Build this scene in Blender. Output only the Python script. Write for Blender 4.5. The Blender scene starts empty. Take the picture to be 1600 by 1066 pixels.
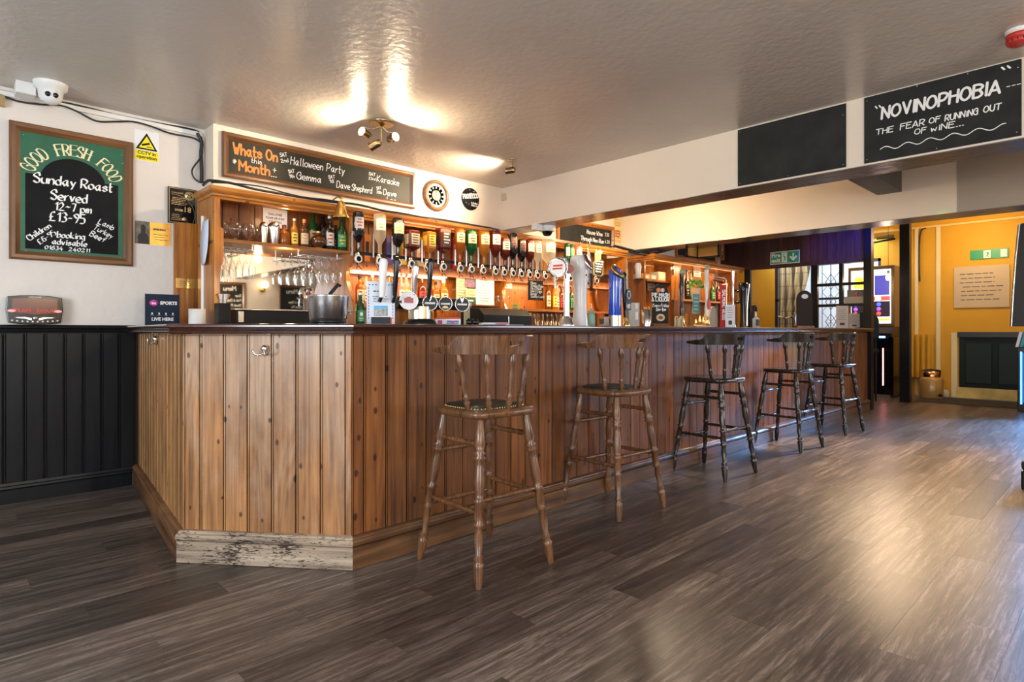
import bpy, bmesh, math, random
from mathutils import Vector, Matrix
random.seed(7)
PI = math.pi
# ------------------------------------------------------------------ camera, world, lights, exposure
SC = bpy.context.scene
C = SC.collection
FPX, HY, CAMH = 935.0, 517.0, 1.08
YAW = math.atan((1775 - 800) / FPX)
FX, FY = math.cos(YAW), math.sin(YAW)
RX, RY = math.sin(YAW), -math.cos(YAW)
cam = bpy.data.cameras.new('camera')
camo = bpy.data.objects.new('camera', cam); C.objects.link(camo)
camo.location = (0, 0, CAMH); camo.rotation_euler = (PI / 2, 0, YAW - PI / 2)
cam.sensor_width = 36; cam.lens = FPX / 1600 * 36
cam.shift_y = -(533 - HY) / 1600
cam.clip_start = 0.05; cam.clip_end = 60
SC.camera = camo
SC.view_settings.view_transform = 'Standard'
SC.view_settings.look = 'None'
SC.view_settings.exposure = 0.42
SC.view_settings.gamma = 1
w = bpy.data.worlds.new('world'); SC.world = w; w.use_nodes = True
w.node_tree.nodes['Background'].inputs[0].default_value = (0.75, 0.85, 1, 1)
w.node_tree.nodes['Background'].inputs[1].default_value = 0.6


def light(kind, name, loc, energy, col=(1, 1, 1), size=0.1, size_y=None, aim=None, spot=60, blend=0.5):
    l = bpy.data.lights.new(name, kind); l.energy = energy; l.color = col
    if kind == 'AREA':
        l.size = size
        if size_y:
            l.shape = 'RECTANGLE'; l.size_y = size_y
    else:
        l.shadow_soft_size = size
    if kind == 'SPOT':
        l.spot_size = math.radians(spot); l.spot_blend = blend
    o = bpy.data.objects.new(name, l); C.objects.link(o); o.location = loc
    if aim is not None:
        o.rotation_euler = (Vector(aim) - Vector(loc)).to_track_quat('-Z', 'Y').to_euler()
    return o


WARM = (1.0, 0.62, 0.28)
WARM2 = (1.0, 0.78, 0.52)
COOL = (0.80, 0.90, 1.0)
# daylight through the windows behind the camera and at the far right of the pub
light('AREA', 'daylight_front_window', (-0.6, -3.35, 1.45), 95, COOL, 2.6, 1.5, (0.0, 4.5, 1.5))
light('AREA', 'daylight_side_window', (-2.85, 1.2, 1.45), 120, COOL, 2.0, 1.4, (1.0, 3.2, 1.1))
light('AREA', 'daylight_long_window', (8.7, -3.35, 1.5), 100, (0.85, 0.92, 1), 2.6, 1.5, (4.0, 0, 2.6))
light('SPOT', 'daylight_far_doorway', (11.6, 0.2, 2.1), 2300, (0.24, 0.50, 1.0), 0.45, aim=(7.2, 0.35, 0), spot=56, blend=.8)
light('AREA', 'daylight_lattice_window', (12.30, 4.0, 2.75), 14, (.72, .86, 1), 2.2, 1.8, (11.95, 4.0, 1.6))
light('AREA', 'outdoor_sky_light', (13.15, 4.0, 3.3), 90, (.80, .90, 1), 2.0, 4.0, (14.15, 4.0, 1.3))
# lamps outside the picture, and warm fill added behind the camera
light('SPOT', 'warm_far_ceiling_spot', (7.4, 1.86, 2.5), 520, (1, .70, .42), 0.10, aim=(4.4, 1.25, 0), spot=95, blend=0.8)
light('SPOT', 'warm_ceiling_spot', (3.6, -1.0, 2.5), 60, WARM2, 0.06, aim=(3.0, 0.1, 0), spot=70, blend=0.8)
light('POINT', 'warm_room_fill', (1.2, -2.2, 1.9), 75, WARM2, 0.12)  # unseen fill, added to warm the beam and ceiling
light('POINT', 'warm_room_fill_far', (3.6, -2.8, 1.9), 50, WARM2, 0.12)  # second unseen fill, no lamp stands here
light('SPOT', 'blue_party_light', (8.2, 1.3, 2.5), 1000, (0.03, 0.05, 1), 0.05, aim=(9.2, 2.78, 2.3), spot=22, blend=1)
light('SPOT', 'green_party_light', (6.4, 1.0, 2.3), 150, (0.05, 1, 0.08), 0.04, aim=(6.55, 2.42, 1.04), spot=16, blend=1)
# warm back bar strips, and added fills that have no fitting
light('AREA', 'back_bar_fill_light', (4.2, 4.16, 1.98), 8, WARM, 3.4, 0.06, (4.2, 4.6, 1.5))  # added under the cornice to imitate the back bar glow, no fitting
light('AREA', 'bottle_shelf_strip_light', (4.2, 4.34, 1.58), 17, WARM, 3.6, 0.05, (4.2, 4.62, 1.2))
light('POINT', 'bay_fill_light', (1.87, 4.40, 1.66), 2.2, WARM2, 0.03)  # added fill that brightens the mirror bay, no strip here
light('POINT', 'bay_top_fill_light', (1.87, 4.38, 1.96), 1.2, WARM, 0.03)  # added fill below the cornice of the same bay
light('AREA', 'far_bar_strip_light', (7.8, 4.2, 1.95), 13, WARM, 2.2, 0.05, (7.8, 4.6, 1.4))
light('POINT', 'between_beams_fill', (5.45, 3.7, 2.3), 42, WARM2, 0.08)  # added light without a source, brightens wall and second beam
light('POINT', 'far_room_fill', (11.0, 1.6, 2.55), 30, (1.0, 0.72, 0.38), 0.15)  # added light without a fitting, warms the yellow wall
light('POINT', 'far_room_fill_back', (10.6, 3.9, 2.5), 18, (1.0, 0.78, 0.5), 0.15)  # added light for the back of the far room

# ------------------------------------------------------------------ pixel -> world helpers (true depths)


def ray(x, y):
    u = (x - 800) / FPX
    return Vector((FX + RX * u, FY + RY * u, (HY - y) / FPX))


def PY(x, y, Y):
    r = ray(x, y); t = Y / r.y
    return Vector((r.x * t, Y, CAMH + r.z * t))


def PX(x, y, X):
    r = ray(x, y); t = X / r.x
    return Vector((X, r.y * t, CAMH + r.z * t))


def PZ(x, y, Z):
    r = ray(x, y); t = (Z - CAMH) / r.z
    return Vector((r.x * t, r.y * t, Z))


def WY(x, wpx, Y):
    """metres spanned at depth Y by wpx pixels seen around column x on an upright facing the camera"""
    p = PY(x, 500, Y)
    return wpx / FPX * (p.x * FX + p.y * FY)

# ------------------------------------------------------------------ materials


MATS = {}


def new_mat(name):
    m = bpy.data.materials.new(name); m.use_nodes = True
    nt = m.node_tree
    return m, nt, nt.nodes, nt.links, nt.nodes['Principled BSDF']


def rgba(c):
    return (c[0], c[1], c[2], 1)


def plain(name, col, rough=0.5, metal=0.0, emit=0, ecol=None, bump=0, bscale=60, spec=0.5, coat=0, var=0.0, vscale=8, trans=0, alpha=None):
    if name in MATS:
        return MATS[name]
    m, nt, N, L, b = new_mat(name)
    b.inputs['Base Color'].default_value = rgba(col)
    b.inputs['Roughness'].default_value = rough
    b.inputs['Metallic'].default_value = metal
    b.inputs['Specular IOR Level'].default_value = spec
    b.inputs['Coat Weight'].default_value = coat
    b.inputs['Transmission Weight'].default_value = trans
    if emit:
        b.inputs['Emission Color'].default_value = rgba(ecol or col)
        b.inputs['Emission Strength'].default_value = emit
    if bump or var:
        tc = N.new('ShaderNodeTexCoord')
        no = N.new('ShaderNodeTexNoise'); no.inputs['Scale'].default_value = bscale; no.inputs['Detail'].default_value = 4
        L.new(tc.outputs['Object'], no.inputs['Vector'])
        if bump:
            bp = N.new('ShaderNodeBump'); bp.inputs['Strength'].default_value = bump; bp.inputs['Distance'].default_value = 0.01
            L.new(no.outputs['Fac'], bp.inputs['Height']); L.new(bp.outputs['Normal'], b.inputs['Normal'])
        if var:
            n2 = N.new('ShaderNodeTexNoise'); n2.inputs['Scale'].default_value = vscale; n2.inputs['Detail'].default_value = 5
            L.new(tc.outputs['Object'], n2.inputs['Vector'])
            mr = N.new('ShaderNodeMapRange'); mr.inputs['From Min'].default_value = 0.3; mr.inputs['From Max'].default_value = 0.7
            mr.inputs['To Min'].default_value = 1 - var; mr.inputs['To Max'].default_value = 1 + var
            L.new(n2.outputs['Fac'], mr.inputs['Value'])
            hs = N.new('ShaderNodeHueSaturation'); hs.inputs['Color'].default_value = rgba(col)
            L.new(mr.outputs['Result'], hs.inputs['Value']); L.new(hs.outputs['Color'], b.inputs['Base Color'])
    MATS[name] = m
    return m


def wood(name, dark, mid, light_, axis='z', rough=0.4, scale=1.0, knots=True, coat=0.0, bump=0.15, worn=None, world=False, var=1.0):
    """grained wood; 'axis' is the grain direction in object space"""
    if name in MATS:
        return MATS[name]
    m, nt, N, L, b = new_mat(name)
    tc = N.new('ShaderNodeTexCoord'); oi = N.new('ShaderNodeObjectInfo')
    off = N.new('ShaderNodeVectorMath'); off.operation = 'MULTIPLY_ADD'
    cx = N.new('ShaderNodeCombineXYZ')
    for k in range(3): L.new(oi.outputs['Random'], cx.inputs[k])
    L.new(cx.outputs[0], off.inputs[0]); off.inputs[1].default_value = (37.0, 21.0, 53.0)
    L.new(tc.outputs['Object'], off.inputs[2])

    def mapped(ac, al):
        s = [ac * scale] * 3; s['xyz'.index(axis)] = al * scale
        mp = N.new('ShaderNodeMapping'); mp.inputs['Scale'].default_value = s; L.new(off.outputs[0], mp.inputs['Vector']); return mp.outputs[0]

    def math_(op, a, b_=None, c=None):
        n = N.new('ShaderNodeMath'); n.operation = op
        for i, v in enumerate((a, b_, c)):
            if v is None: continue
            if isinstance(v, (int, float)): n.inputs[i].default_value = v
            else: L.new(v, n.inputs[i])
        return n.outputs[0]
    n1 = N.new('ShaderNodeTexNoise'); n1.inputs['Scale'].default_value = 1.0; n1.inputs['Detail'].default_value = 9; n1.inputs['Roughness'].default_value = 0.68; n1.inputs['Distortion'].default_value = 0.25
    L.new(mapped(38, 1.2), n1.inputs['Vector'])
    n2 = N.new('ShaderNodeTexNoise'); n2.inputs['Scale'].default_value = 1.0; n2.inputs['Detail'].default_value = 1.2; n2.inputs['Distortion'].default_value = 0.7
    L.new(mapped(7.5, 0.5), n2.inputs['Vector'])
    ring = math_('ABSOLUTE', math_('SUBTRACT', math_('FRACT', math_('MULTIPLY', n2.outputs['Fac'], 13.0)), 0.5))
    f = math_('ADD', math_('MULTIPLY', n1.outputs['Fac'], 0.80), math_('MULTIPLY', ring, 0.20))
    cr = N.new('ShaderNodeValToRGB')
    cr.color_ramp.elements[0].position = 0.26; cr.color_ramp.elements[0].color = rgba(dark)
    cr.color_ramp.elements[1].position = 0.68; cr.color_ramp.elements[1].color = rgba(light_)
    e = cr.color_ramp.elements.new(0.45); e.color = rgba(mid)
    L.new(f, cr.inputs['Fac'])
    col = cr.outputs['Color']
    n3 = N.new('ShaderNodeTexNoise'); n3.inputs['Scale'].default_value = 1.0; n3.inputs['Detail'].default_value = 3
    L.new(mapped(5, 2.2), n3.inputs['Vector'])
    mr = N.new('ShaderNodeMapRange'); mr.inputs['From Min'].default_value = 0.3; mr.inputs['From Max'].default_value = 0.7; mr.inputs['To Min'].default_value = 1 - .28 * var; mr.inputs['To Max'].default_value = 1 + .22 * var
    L.new(n3.outputs['Fac'], mr.inputs['Value'])
    rv = N.new('ShaderNodeMapRange'); rv.inputs['To Min'].default_value = 1 - .18 * var; rv.inputs['To Max'].default_value = 1 + .15 * var
    L.new(oi.outputs['Random'], rv.inputs['Value'])
    hs = N.new('ShaderNodeHueSaturation'); L.new(col, hs.inputs['Color']); L.new(math_('MULTIPLY', mr.outputs['Result'], rv.outputs['Result']), hs.inputs['Value'])
    col = hs.outputs['Color']
    if worn:
        sp = N.new('ShaderNodeSeparateXYZ'); L.new(tc.outputs['Object'], sp.inputs[0])
        nw = N.new('ShaderNodeTexNoise'); nw.inputs['Scale'].default_value = 1.0; nw.inputs['Detail'].default_value = 6; nw.inputs['Roughness'].default_value = 0.6
        L.new(mapped(6, 2.6), nw.inputs['Vector'])
        fz = math_('ADD', nw.outputs['Fac'], math_('MULTIPLY', math_('SUBTRACT', sp.outputs['Z'], 0.6), 0.30 if axis == 'z' else 0.0))
        rw = N.new('ShaderNodeValToRGB'); rw.color_ramp.elements[0].position = 0.42; rw.color_ramp.elements[1].position = 0.66
        L.new(fz, rw.inputs['Fac'])
        mg = N.new('ShaderNodeMix'); mg.data_type = 'RGBA'; mg.blend_type = 'MULTIPLY'; mg.inputs['Factor'].default_value = 0.8
        cr2 = N.new('ShaderNodeValToRGB'); cr2.color_ramp.elements[0].position = 0.28; cr2.color_ramp.elements[0].color = (0.35, 0.26, 0.2, 1); cr2.color_ramp.elements[1].position = 0.56
        mg.inputs['A'].default_value = rgba(worn); L.new(f, cr2.inputs['Fac']); L.new(cr2.outputs['Color'], mg.inputs['B'])
        mxc = N.new('ShaderNodeMix'); mxc.data_type = 'RGBA'; L.new(math_('MULTIPLY', rw.outputs['Color'], .85), mxc.inputs['Factor'])
        L.new(col, mxc.inputs['A']); L.new(mg.outputs['Result'], mxc.inputs['B'])
        col = mxc.outputs['Result']
    if knots:
        vo = N.new('ShaderNodeTexVoronoi'); vo.inputs['Scale'].default_value = 1.0
        kv = mapped(8.5, 5.0); vo.voronoi_dimensions = '2D'
        ks = N.new('ShaderNodeSeparateXYZ'); kc = N.new('ShaderNodeCombineXYZ'); L.new(kv, ks.inputs[0])
        L.new(ks.outputs['Y' if axis == 'y' else 'X'], kc.inputs[0]); L.new(ks.outputs['Z'], kc.inputs[1])
        L.new(kc.outputs[0], vo.inputs['Vector'])
        rk = N.new('ShaderNodeValToRGB'); rk.color_ramp.elements[0].position = 0.05; rk.color_ramp.elements[0].color = (0.10, 0.04, 0.02, 1); e_ = rk.color_ramp.elements.new(.075); e_.color = (.55, .42, .32, 1)
        rk.color_ramp.elements[-1].position = 0.16; rk.color_ramp.elements[1].color = (1, 1, 1, 1)
        sc_ = N.new('ShaderNodeSeparateColor'); L.new(vo.outputs['Color'], sc_.inputs[0])
        kd = math_('MULTIPLY_ADD', math_('GREATER_THAN', sc_.outputs[0], .55), .4, vo.outputs['Distance'])
        kd = math_('MULTIPLY_ADD', math_('SUBTRACT', sc_.outputs[1], .5), -.05, kd)
        L.new(math_('ADD', kd, math_('MULTIPLY', math_('SUBTRACT', n1.outputs['Fac'], .5), .07)), rk.inputs['Fac'])
        mk2 = N.new('ShaderNodeMix'); mk2.data_type = 'RGBA'; mk2.blend_type = 'MULTIPLY'; mk2.inputs['Factor'].default_value = 0.85
        L.new(col, mk2.inputs['A']); L.new(rk.outputs['Color'], mk2.inputs['B']); col = mk2.outputs['Result']
    L.new(col, b.inputs['Base Color'])
    rr = N.new('ShaderNodeMapRange'); rr.inputs['To Min'].default_value = rough - 0.08; rr.inputs['To Max'].default_value = rough + 0.12
    L.new(n1.outputs['Fac'], rr.inputs['Value']); L.new(rr.outputs['Result'], b.inputs['Roughness'])
    b.inputs['Coat Weight'].default_value = coat; b.inputs['Coat Roughness'].default_value = 0.12; b.inputs['Specular IOR Level'].default_value = 0.2 if 'black_painted' in name else 0.45
    bp = N.new('ShaderNodeBump'); bp.inputs['Strength'].default_value = bump; bp.inputs['Distance'].default_value = 0.003
    L.new(n1.outputs['Fac'], bp.inputs['Height']); L.new(bp.outputs['Normal'], b.inputs['Normal'])
    MATS[name] = m
    return m


def thin_glass(name, tint=(1, 1, 1), clear=0.8, rough=0.03):
    """cheap clear glass: fresnel-weighted mix of gloss and transparency"""
    if name in MATS:
        return MATS[name]
    m, nt, N, L, b = new_mat(name)
    N.remove(b)
    out = N['Material Output']
    tr = N.new('ShaderNodeBsdfTransparent'); tr.inputs[0].default_value = rgba(tint)
    gl = N.new('ShaderNodeBsdfGlossy'); gl.inputs['Roughness'].default_value = rough
    fr = N.new('ShaderNodeLayerWeight'); fr.inputs['Blend'].default_value = 1 - clear
    mx = N.new('ShaderNodeMixShader')
    L.new(fr.outputs['Facing'], mx.inputs[0]); L.new(tr.outputs[0], mx.inputs[1]); L.new(gl.outputs[0], mx.inputs[2])
    L.new(mx.outputs[0], out.inputs['Surface'])
    MATS[name] = m
    return m


def liquid(name, col, clear=0.5):
    """tinted bottle with its spirit: translucent body plus a glossy skin"""
    if name in MATS:
        return MATS[name]
    m, nt, N, L, b = new_mat(name)
    b.inputs['Base Color'].default_value = rgba(col); b.inputs['Roughness'].default_value = 0.08
    b.inputs['Coat Weight'].default_value = 0.6
    out = N['Material Output']
    tr = N.new('ShaderNodeBsdfTransparent'); tr.inputs[0].default_value = rgba([min(1, c * 1.3 + 0.02) for c in col])
    tl = N.new('ShaderNodeBsdfTranslucent'); tl.inputs[0].default_value = rgba(col)
    m1 = N.new('ShaderNodeMixShader'); m1.inputs[0].default_value = 0.5
    L.new(tr.outputs[0], m1.inputs[1]); L.new(tl.outputs[0], m1.inputs[2])
    m2 = N.new('ShaderNodeMixShader'); m2.inputs[0].default_value = 1 - clear
    L.new(m1.outputs[0], m2.inputs[1]); L.new(b.outputs[0], m2.inputs[2]); L.new(m2.outputs[0], out.inputs['Surface'])
    MATS[name] = m
    return m


def plaster(name, col, rough, bump, scale, gloss=0.5, dirt=0.06):
    m, nt, N, L, b = new_mat(name)
    geo = N.new('ShaderNodeNewGeometry')
    n1 = N.new('ShaderNodeTexNoise'); n1.inputs['Scale'].default_value = scale; n1.inputs['Detail'].default_value = 6; n1.inputs['Distortion'].default_value = 0.4
    n2 = N.new('ShaderNodeTexNoise'); n2.inputs['Scale'].default_value = 1.3; n2.inputs['Detail'].default_value = 4
    n4 = N.new('ShaderNodeTexVoronoi'); n4.inputs['Scale'].default_value = scale * 0.55; n4.feature = 'SMOOTH_F1'
    for n in (n1, n2, n4):
        L.new(geo.outputs['Position'], n.inputs['Vector'])
    ad = N.new('ShaderNodeMath'); ad.operation = 'ADD'; L.new(n1.outputs['Fac'], ad.inputs[0]); L.new(n4.outputs['Distance'], ad.inputs[1])
    bp = N.new('ShaderNodeBump'); bp.inputs['Strength'].default_value = bump; bp.inputs['Distance'].default_value = 0.006
    L.new(ad.outputs[0], bp.inputs['Height']); L.new(bp.outputs['Normal'], b.inputs['Normal'])
    mr = N.new('ShaderNodeMapRange'); mr.inputs['From Min'].default_value = 0.3; mr.inputs['From Max'].default_value = 0.7; mr.inputs['To Min'].default_value = 1 - dirt; mr.inputs['To Max'].default_value = 1 + dirt
    L.new(n2.outputs['Fac'], mr.inputs['Value'])
    hs = N.new('ShaderNodeHueSaturation'); hs.inputs['Color'].default_value = rgba(col); L.new(mr.outputs['Result'], hs.inputs['Value'])
    L.new(hs.outputs['Color'], b.inputs['Base Color'])
    b.inputs['Roughness'].default_value = rough; b.inputs['Specular IOR Level'].default_value = gloss
    MATS[name] = m
    return m


PW, PL, POFF = 0.152, 1.22, 0.37      # floor plank width, length, stagger


def floor_mat():
    m, nt, N, L, b = new_mat('grey_oak_vinyl_plank')
    geo = N.new('ShaderNodeNewGeometry'); sp = N.new('ShaderNodeSeparateXYZ'); L.new(geo.outputs['Position'], sp.inputs[0])

    def M_(op, a, bb=None, c=None):
        n = N.new('ShaderNodeMath'); n.operation = op
        for i, v in enumerate((a, bb, c)):
            if v is None:
                continue
            if isinstance(v, (int, float)):
                n.inputs[i].default_value = v
            else:
                L.new(v, n.inputs[i])
        return n.outputs[0]
    row = M_('FLOOR', M_('DIVIDE', sp.outputs['Y'], PW))
    xo = M_('ADD', sp.outputs['X'], M_('MULTIPLY', M_('FRACT', M_('MULTIPLY', row, POFF)), PL))
    cl = M_('FLOOR', M_('DIVIDE', xo, PL))
    cv = N.new('ShaderNodeCombineXYZ'); L.new(row, cv.inputs[0]); L.new(cl, cv.inputs[1])
    wn = N.new('ShaderNodeTexWhiteNoise'); wn.noise_dimensions = '2D'; L.new(cv.outputs[0], wn.inputs['Vector'])
    off = N.new('ShaderNodeVectorMath'); off.operation = 'MULTIPLY_ADD'; L.new(wn.outputs['Color'], off.inputs[0]); off.inputs[1].default_value = (30, 30, 30); L.new(geo.outputs['Position'], off.inputs[2])
    mp = N.new('ShaderNodeMapping'); mp.inputs['Scale'].default_value = (1.7, 30, 1); L.new(off.outputs[0], mp.inputs['Vector'])
    n1 = N.new('ShaderNodeTexNoise'); n1.inputs['Scale'].default_value = 1.4; n1.inputs['Detail'].default_value = 8; n1.inputs['Roughness'].default_value = 0.72; n1.inputs['Distortion'].default_value = 0.45
    L.new(mp.outputs[0], n1.inputs['Vector'])
    mp2 = N.new('ShaderNodeMapping'); mp2.inputs['Scale'].default_value = (1.2, 9, 1); L.new(off.outputs[0], mp2.inputs['Vector'])
    wv = N.new('ShaderNodeTexNoise'); wv.inputs['Scale'].default_value = 1.1; wv.inputs['Detail'].default_value = 2; wv.inputs['Distortion'].default_value = 2.5
    L.new(mp2.outputs[0], wv.inputs['Vector'])
    ring = M_('FRACT', M_('MULTIPLY', wv.outputs['Fac'], 9.0))
    f = M_('ADD', M_('MULTIPLY', n1.outputs['Fac'], 0.92), M_('MULTIPLY', M_('ABSOLUTE', M_('SUBTRACT', ring, .5)), 0.13))
    cr = N.new('ShaderNodeValToRGB')
    cr.color_ramp.elements[0].position = 0.28; cr.color_ramp.elements[0].color = (0.016, 0.0125, 0.010, 1)
    cr.color_ramp.elements[1].position = 0.74; cr.color_ramp.elements[1].color = (0.26, 0.208, 0.172, 1)
    e = cr.color_ramp.elements.new(0.5); e.color = (0.080, 0.061, 0.050, 1)
    L.new(f, cr.inputs['Fac'])
    hs = N.new('ShaderNodeHueSaturation'); L.new(cr.outputs['Color'], hs.inputs['Color'])
    L.new(M_('MULTIPLY_ADD', wn.outputs['Value'], 1.05, 0.60), hs.inputs['Value'])
    L.new(hs.outputs['Color'], b.inputs['Base Color'])
    L.new(M_('MULTIPLY_ADD', n1.outputs['Fac'], 0.22, 0.22), b.inputs['Roughness'])
    b.inputs['Specular IOR Level'].default_value = 0.5
    bp = N.new('ShaderNodeBump'); bp.inputs['Strength'].default_value = 0.13; bp.inputs['Distance'].default_value = 0.002
    L.new(f, bp.inputs['Height']); L.new(bp.outputs['Normal'], b.inputs['Normal'])
    return m


M_floor = floor_mat()
M_ceil = plaster('gloss_painted_ceiling', (0.60, 0.545, 0.485), 0.27, 0.30, 44, 0.6, 0.05)
M_wall = plaster('cream_textured_plaster', (0.72, 0.66, 0.60), 0.7, 0.55, 34, 0.3, 0.04)
M_beam = plaster('cream_smooth_plaster', (0.78, 0.68, 0.56), 0.6, 0.15, 20, 0.3, 0.04)
M_tan = plaster('tan_dark_plaster', (0.40, 0.35, 0.29), 0.7, 0.4, 30, 0.3, 0.06)
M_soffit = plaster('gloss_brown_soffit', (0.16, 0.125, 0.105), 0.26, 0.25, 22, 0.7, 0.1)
M_yellow = plaster('mustard_wall_paint', (0.64, 0.335, 0.025), 0.6, 0.2, 24, 0.3, 0.06)
M_joist = plaster('dark_grey_joist', (0.10, 0.095, 0.09), 0.5, 0.4, 24, 0.4, 0.2)
M_barpine = wood('bar_front_pine', (0.10, 0.036, 0.010), (0.30, 0.128, 0.038), (0.47, 0.24, 0.088), 'z', 0.45, 1.0, True, 0.1, 0.2, worn=(0.44, 0.285, 0.175))
M_barpine2 = wood('bar_front_pine_aged', (0.045, 0.013, 0.003), (0.160, 0.052, 0.010), (0.28, 0.104, 0.023), 'z', 0.50, 1.0, True, 0.0, 0.2)
M_barpine3 = wood('bar_return_pine_pale', (0.14, 0.055, 0.016), (0.36, 0.165, 0.052), (0.53, 0.29, 0.11), 'z', 0.45, 1.1, True, 0.15, 0.2)
M_plinthworn = wood('worn_cream_plinth', (0.02, 0.012, 0.008), (0.34, 0.25, 0.17), (0.62, 0.50, 0.36), 'x', 0.6, 0.8, False, 0.0, 0.5)
_m = M_plinthworn.node_tree; _b = _m.nodes['Principled BSDF']; _src = _b.inputs['Base Color'].links[0].from_socket
_tc = _m.nodes.new('ShaderNodeTexCoord'); _mp = _m.nodes.new('ShaderNodeMapping'); _mp.inputs['Scale'].default_value = (26, 150, 150); _m.links.new(_tc.outputs['Object'], _mp.inputs['Vector'])
_n = _m.nodes.new('ShaderNodeTexNoise'); _n.inputs['Scale'].default_value = 1.0; _n.inputs['Detail'].default_value = 5; _n.inputs['Distortion'].default_value = 1.5; _m.links.new(_mp.outputs[0], _n.inputs['Vector'])
_n2 = _m.nodes.new('ShaderNodeTexNoise'); _n2.inputs['Scale'].default_value = 6; _m.links.new(_tc.outputs['Object'], _n2.inputs['Vector'])
_a = _m.nodes.new('ShaderNodeMath'); _a.operation = 'MULTIPLY_ADD'; _a.inputs[1].default_value = .6; _m.links.new(_n2.outputs['Fac'], _a.inputs[0]); _m.links.new(_n.outputs['Fac'], _a.inputs[2])
_r = _m.nodes.new('ShaderNodeValToRGB'); _r.color_ramp.elements[0].position = .86; _r.color_ramp.elements[0].color = (1, 1, 1, 1); _r.color_ramp.elements[1].position = .93; _r.color_ramp.elements[1].color = (.10, .07, .05, 1); _m.links.new(_a.outputs[0], _r.inputs[0])
_x = _m.nodes.new('ShaderNodeMix'); _x.data_type = 'RGBA'; _x.blend_type = 'MULTIPLY'; _x.inputs['Factor'].default_value = 1; _m.links.new(_src, _x.inputs['A']); _m.links.new(_r.outputs[0], _x.inputs['B']); _m.links.new(_x.outputs['Result'], _b.inputs['Base Color'])
M_plinth = wood('brown_plinth', (0.035, 0.013, 0.005), (0.12, 0.052, 0.018), (0.25, 0.125, 0.05), 'x', 0.45, 0.8, False, 0.1, 0.3)
M_top = wood('dark_varnished_bartop', (0.022, 0.007, 0.004), (0.05, 0.015, 0.008), (0.085, 0.028, 0.014), 'x', 0.2, 0.6, False, 0.8, 0.05)
M_gap = plain('dark_groove_backing', (0.022, 0.014, 0.01), 0.7, spec=0.2)
M_blackwood = wood('black_painted_board', (0.003, 0.003, 0.0035), (0.006, 0.006, 0.007), (0.010, 0.010, 0.012), 'z', 0.30, 0.8, False, 0.0, 0.2)
M_pine = wood('back_bar_pine', (0.19, 0.055, 0.007), (0.42, 0.140, 0.016), (0.60, 0.235, 0.032), 'z', 0.38, 1.0, True, 0.25, 0.1)
M_pineh = wood('back_bar_pine_rail', (0.20, 0.060, 0.008), (0.44, 0.150, 0.018), (0.60, 0.240, 0.035), 'x', 0.35, 1.0, True, 0.3, 0.1)
M_pinedk = wood('back_bar_pine_dark', (0.07, 0.020, 0.005), (0.17, 0.052, 0.010), (0.27, 0.095, 0.020), 'z', 0.4, 1.0, True, 0.2, 0.1)
M_redwood = wood('dark_red_stained_board', (0.022, 0.008, 0.007), (0.045, 0.017, 0.014), (0.075, 0.03, 0.024), 'z', 0.35, 0.8, False, 0.3, 0.1)
M_frame = wood('oak_picture_frame', (0.09, 0.035, 0.012), (0.18, 0.078, 0.028), (0.28, 0.13, 0.05), 'x', 0.35, 1.0, False, 0.3, 0.1)
M_framez = wood('oak_picture_frame_upright', (0.09, 0.035, 0.012), (0.18, 0.078, 0.028), (0.28, 0.13, 0.05), 'z', 0.35, 1.0, False, 0.3, 0.1)
M_stool = wood('turned_stool_wood', (0.045, 0.017, 0.006), (0.135, 0.056, 0.021), (0.25, 0.118, 0.048), 'z', 0.30, 1.6, False, 0.25, 0.08)
M_stooldk = wood('dark_stool_wood', (0.010, 0.006, 0.005), (0.026, 0.017, 0.012), (0.055, 0.037, 0.028), 'z', 0.22, 1.6, False, 0.35, 0.06)
M_chalk = plain('chalkboard_black', (0.010, 0.010, 0.011), 0.7, spec=.15, var=0.35, vscale=5)
M_board = plain('chalkboard_grey_black', (0.022, 0.023, 0.022), 0.65, spec=.18, var=0.3, vscale=6)
M_white = plain('white_chalk', (0.85, 0.85, 0.82), 0.8)
M_orange = plain('orange_chalk', (0.80, 0.24, 0.05), 0.7)
M_cream = plain('cream_lettering', (0.82, 0.76, 0.45), 0.6)
M_green = plain('sign_green', (0.012, 0.11, 0.055), 0.45, var=0.15)
M_brass = plain('polished_brass', (0.78, 0.50, 0.16), 0.22, 1.0)
M_chrome = plain('chrome', (0.78, 0.78, 0.78), 0.12, 1.0)
M_steel = plain('brushed_steel', (0.72, 0.71, 0.70), 0.22, 1.0)
M_copper = plain('polished_copper', (0.82, 0.36, 0.16), 0.22, 1.0)
M_black = plain('black_plastic', (0.007, 0.007, 0.008), 0.4, spec=.25)
M_blackg = plain('gloss_black', (0.005, 0.005, 0.006), 0.14, spec=.4)
M_cable = plain('black_cable', (0.01, 0.01, 0.01), 0.45)
M_wplas = plain('white_plastic', (0.78, 0.77, 0.74), 0.35)
M_paper = plain('white_paper', (0.80, 0.80, 0.80), 0.8)
M_print = plain('grey_print', (0.12, 0.12, 0.13), 0.8)
M_leather = plain('green_leather', (0.016, 0.024, 0.020), 0.35, bump=0.3, bscale=120)
M_mirror = plain('mirror_glass', (0.82, 0.80, 0.76), 0.02, 1.0)
M_glass = thin_glass('clear_glass', (0.97, 0.98, 0.98), 0.72)
M_glassw = thin_glass('window_glass', (0.97, 0.98, 1.0), 0.92)

# ------------------------------------------------------------------ mesh builder


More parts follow.
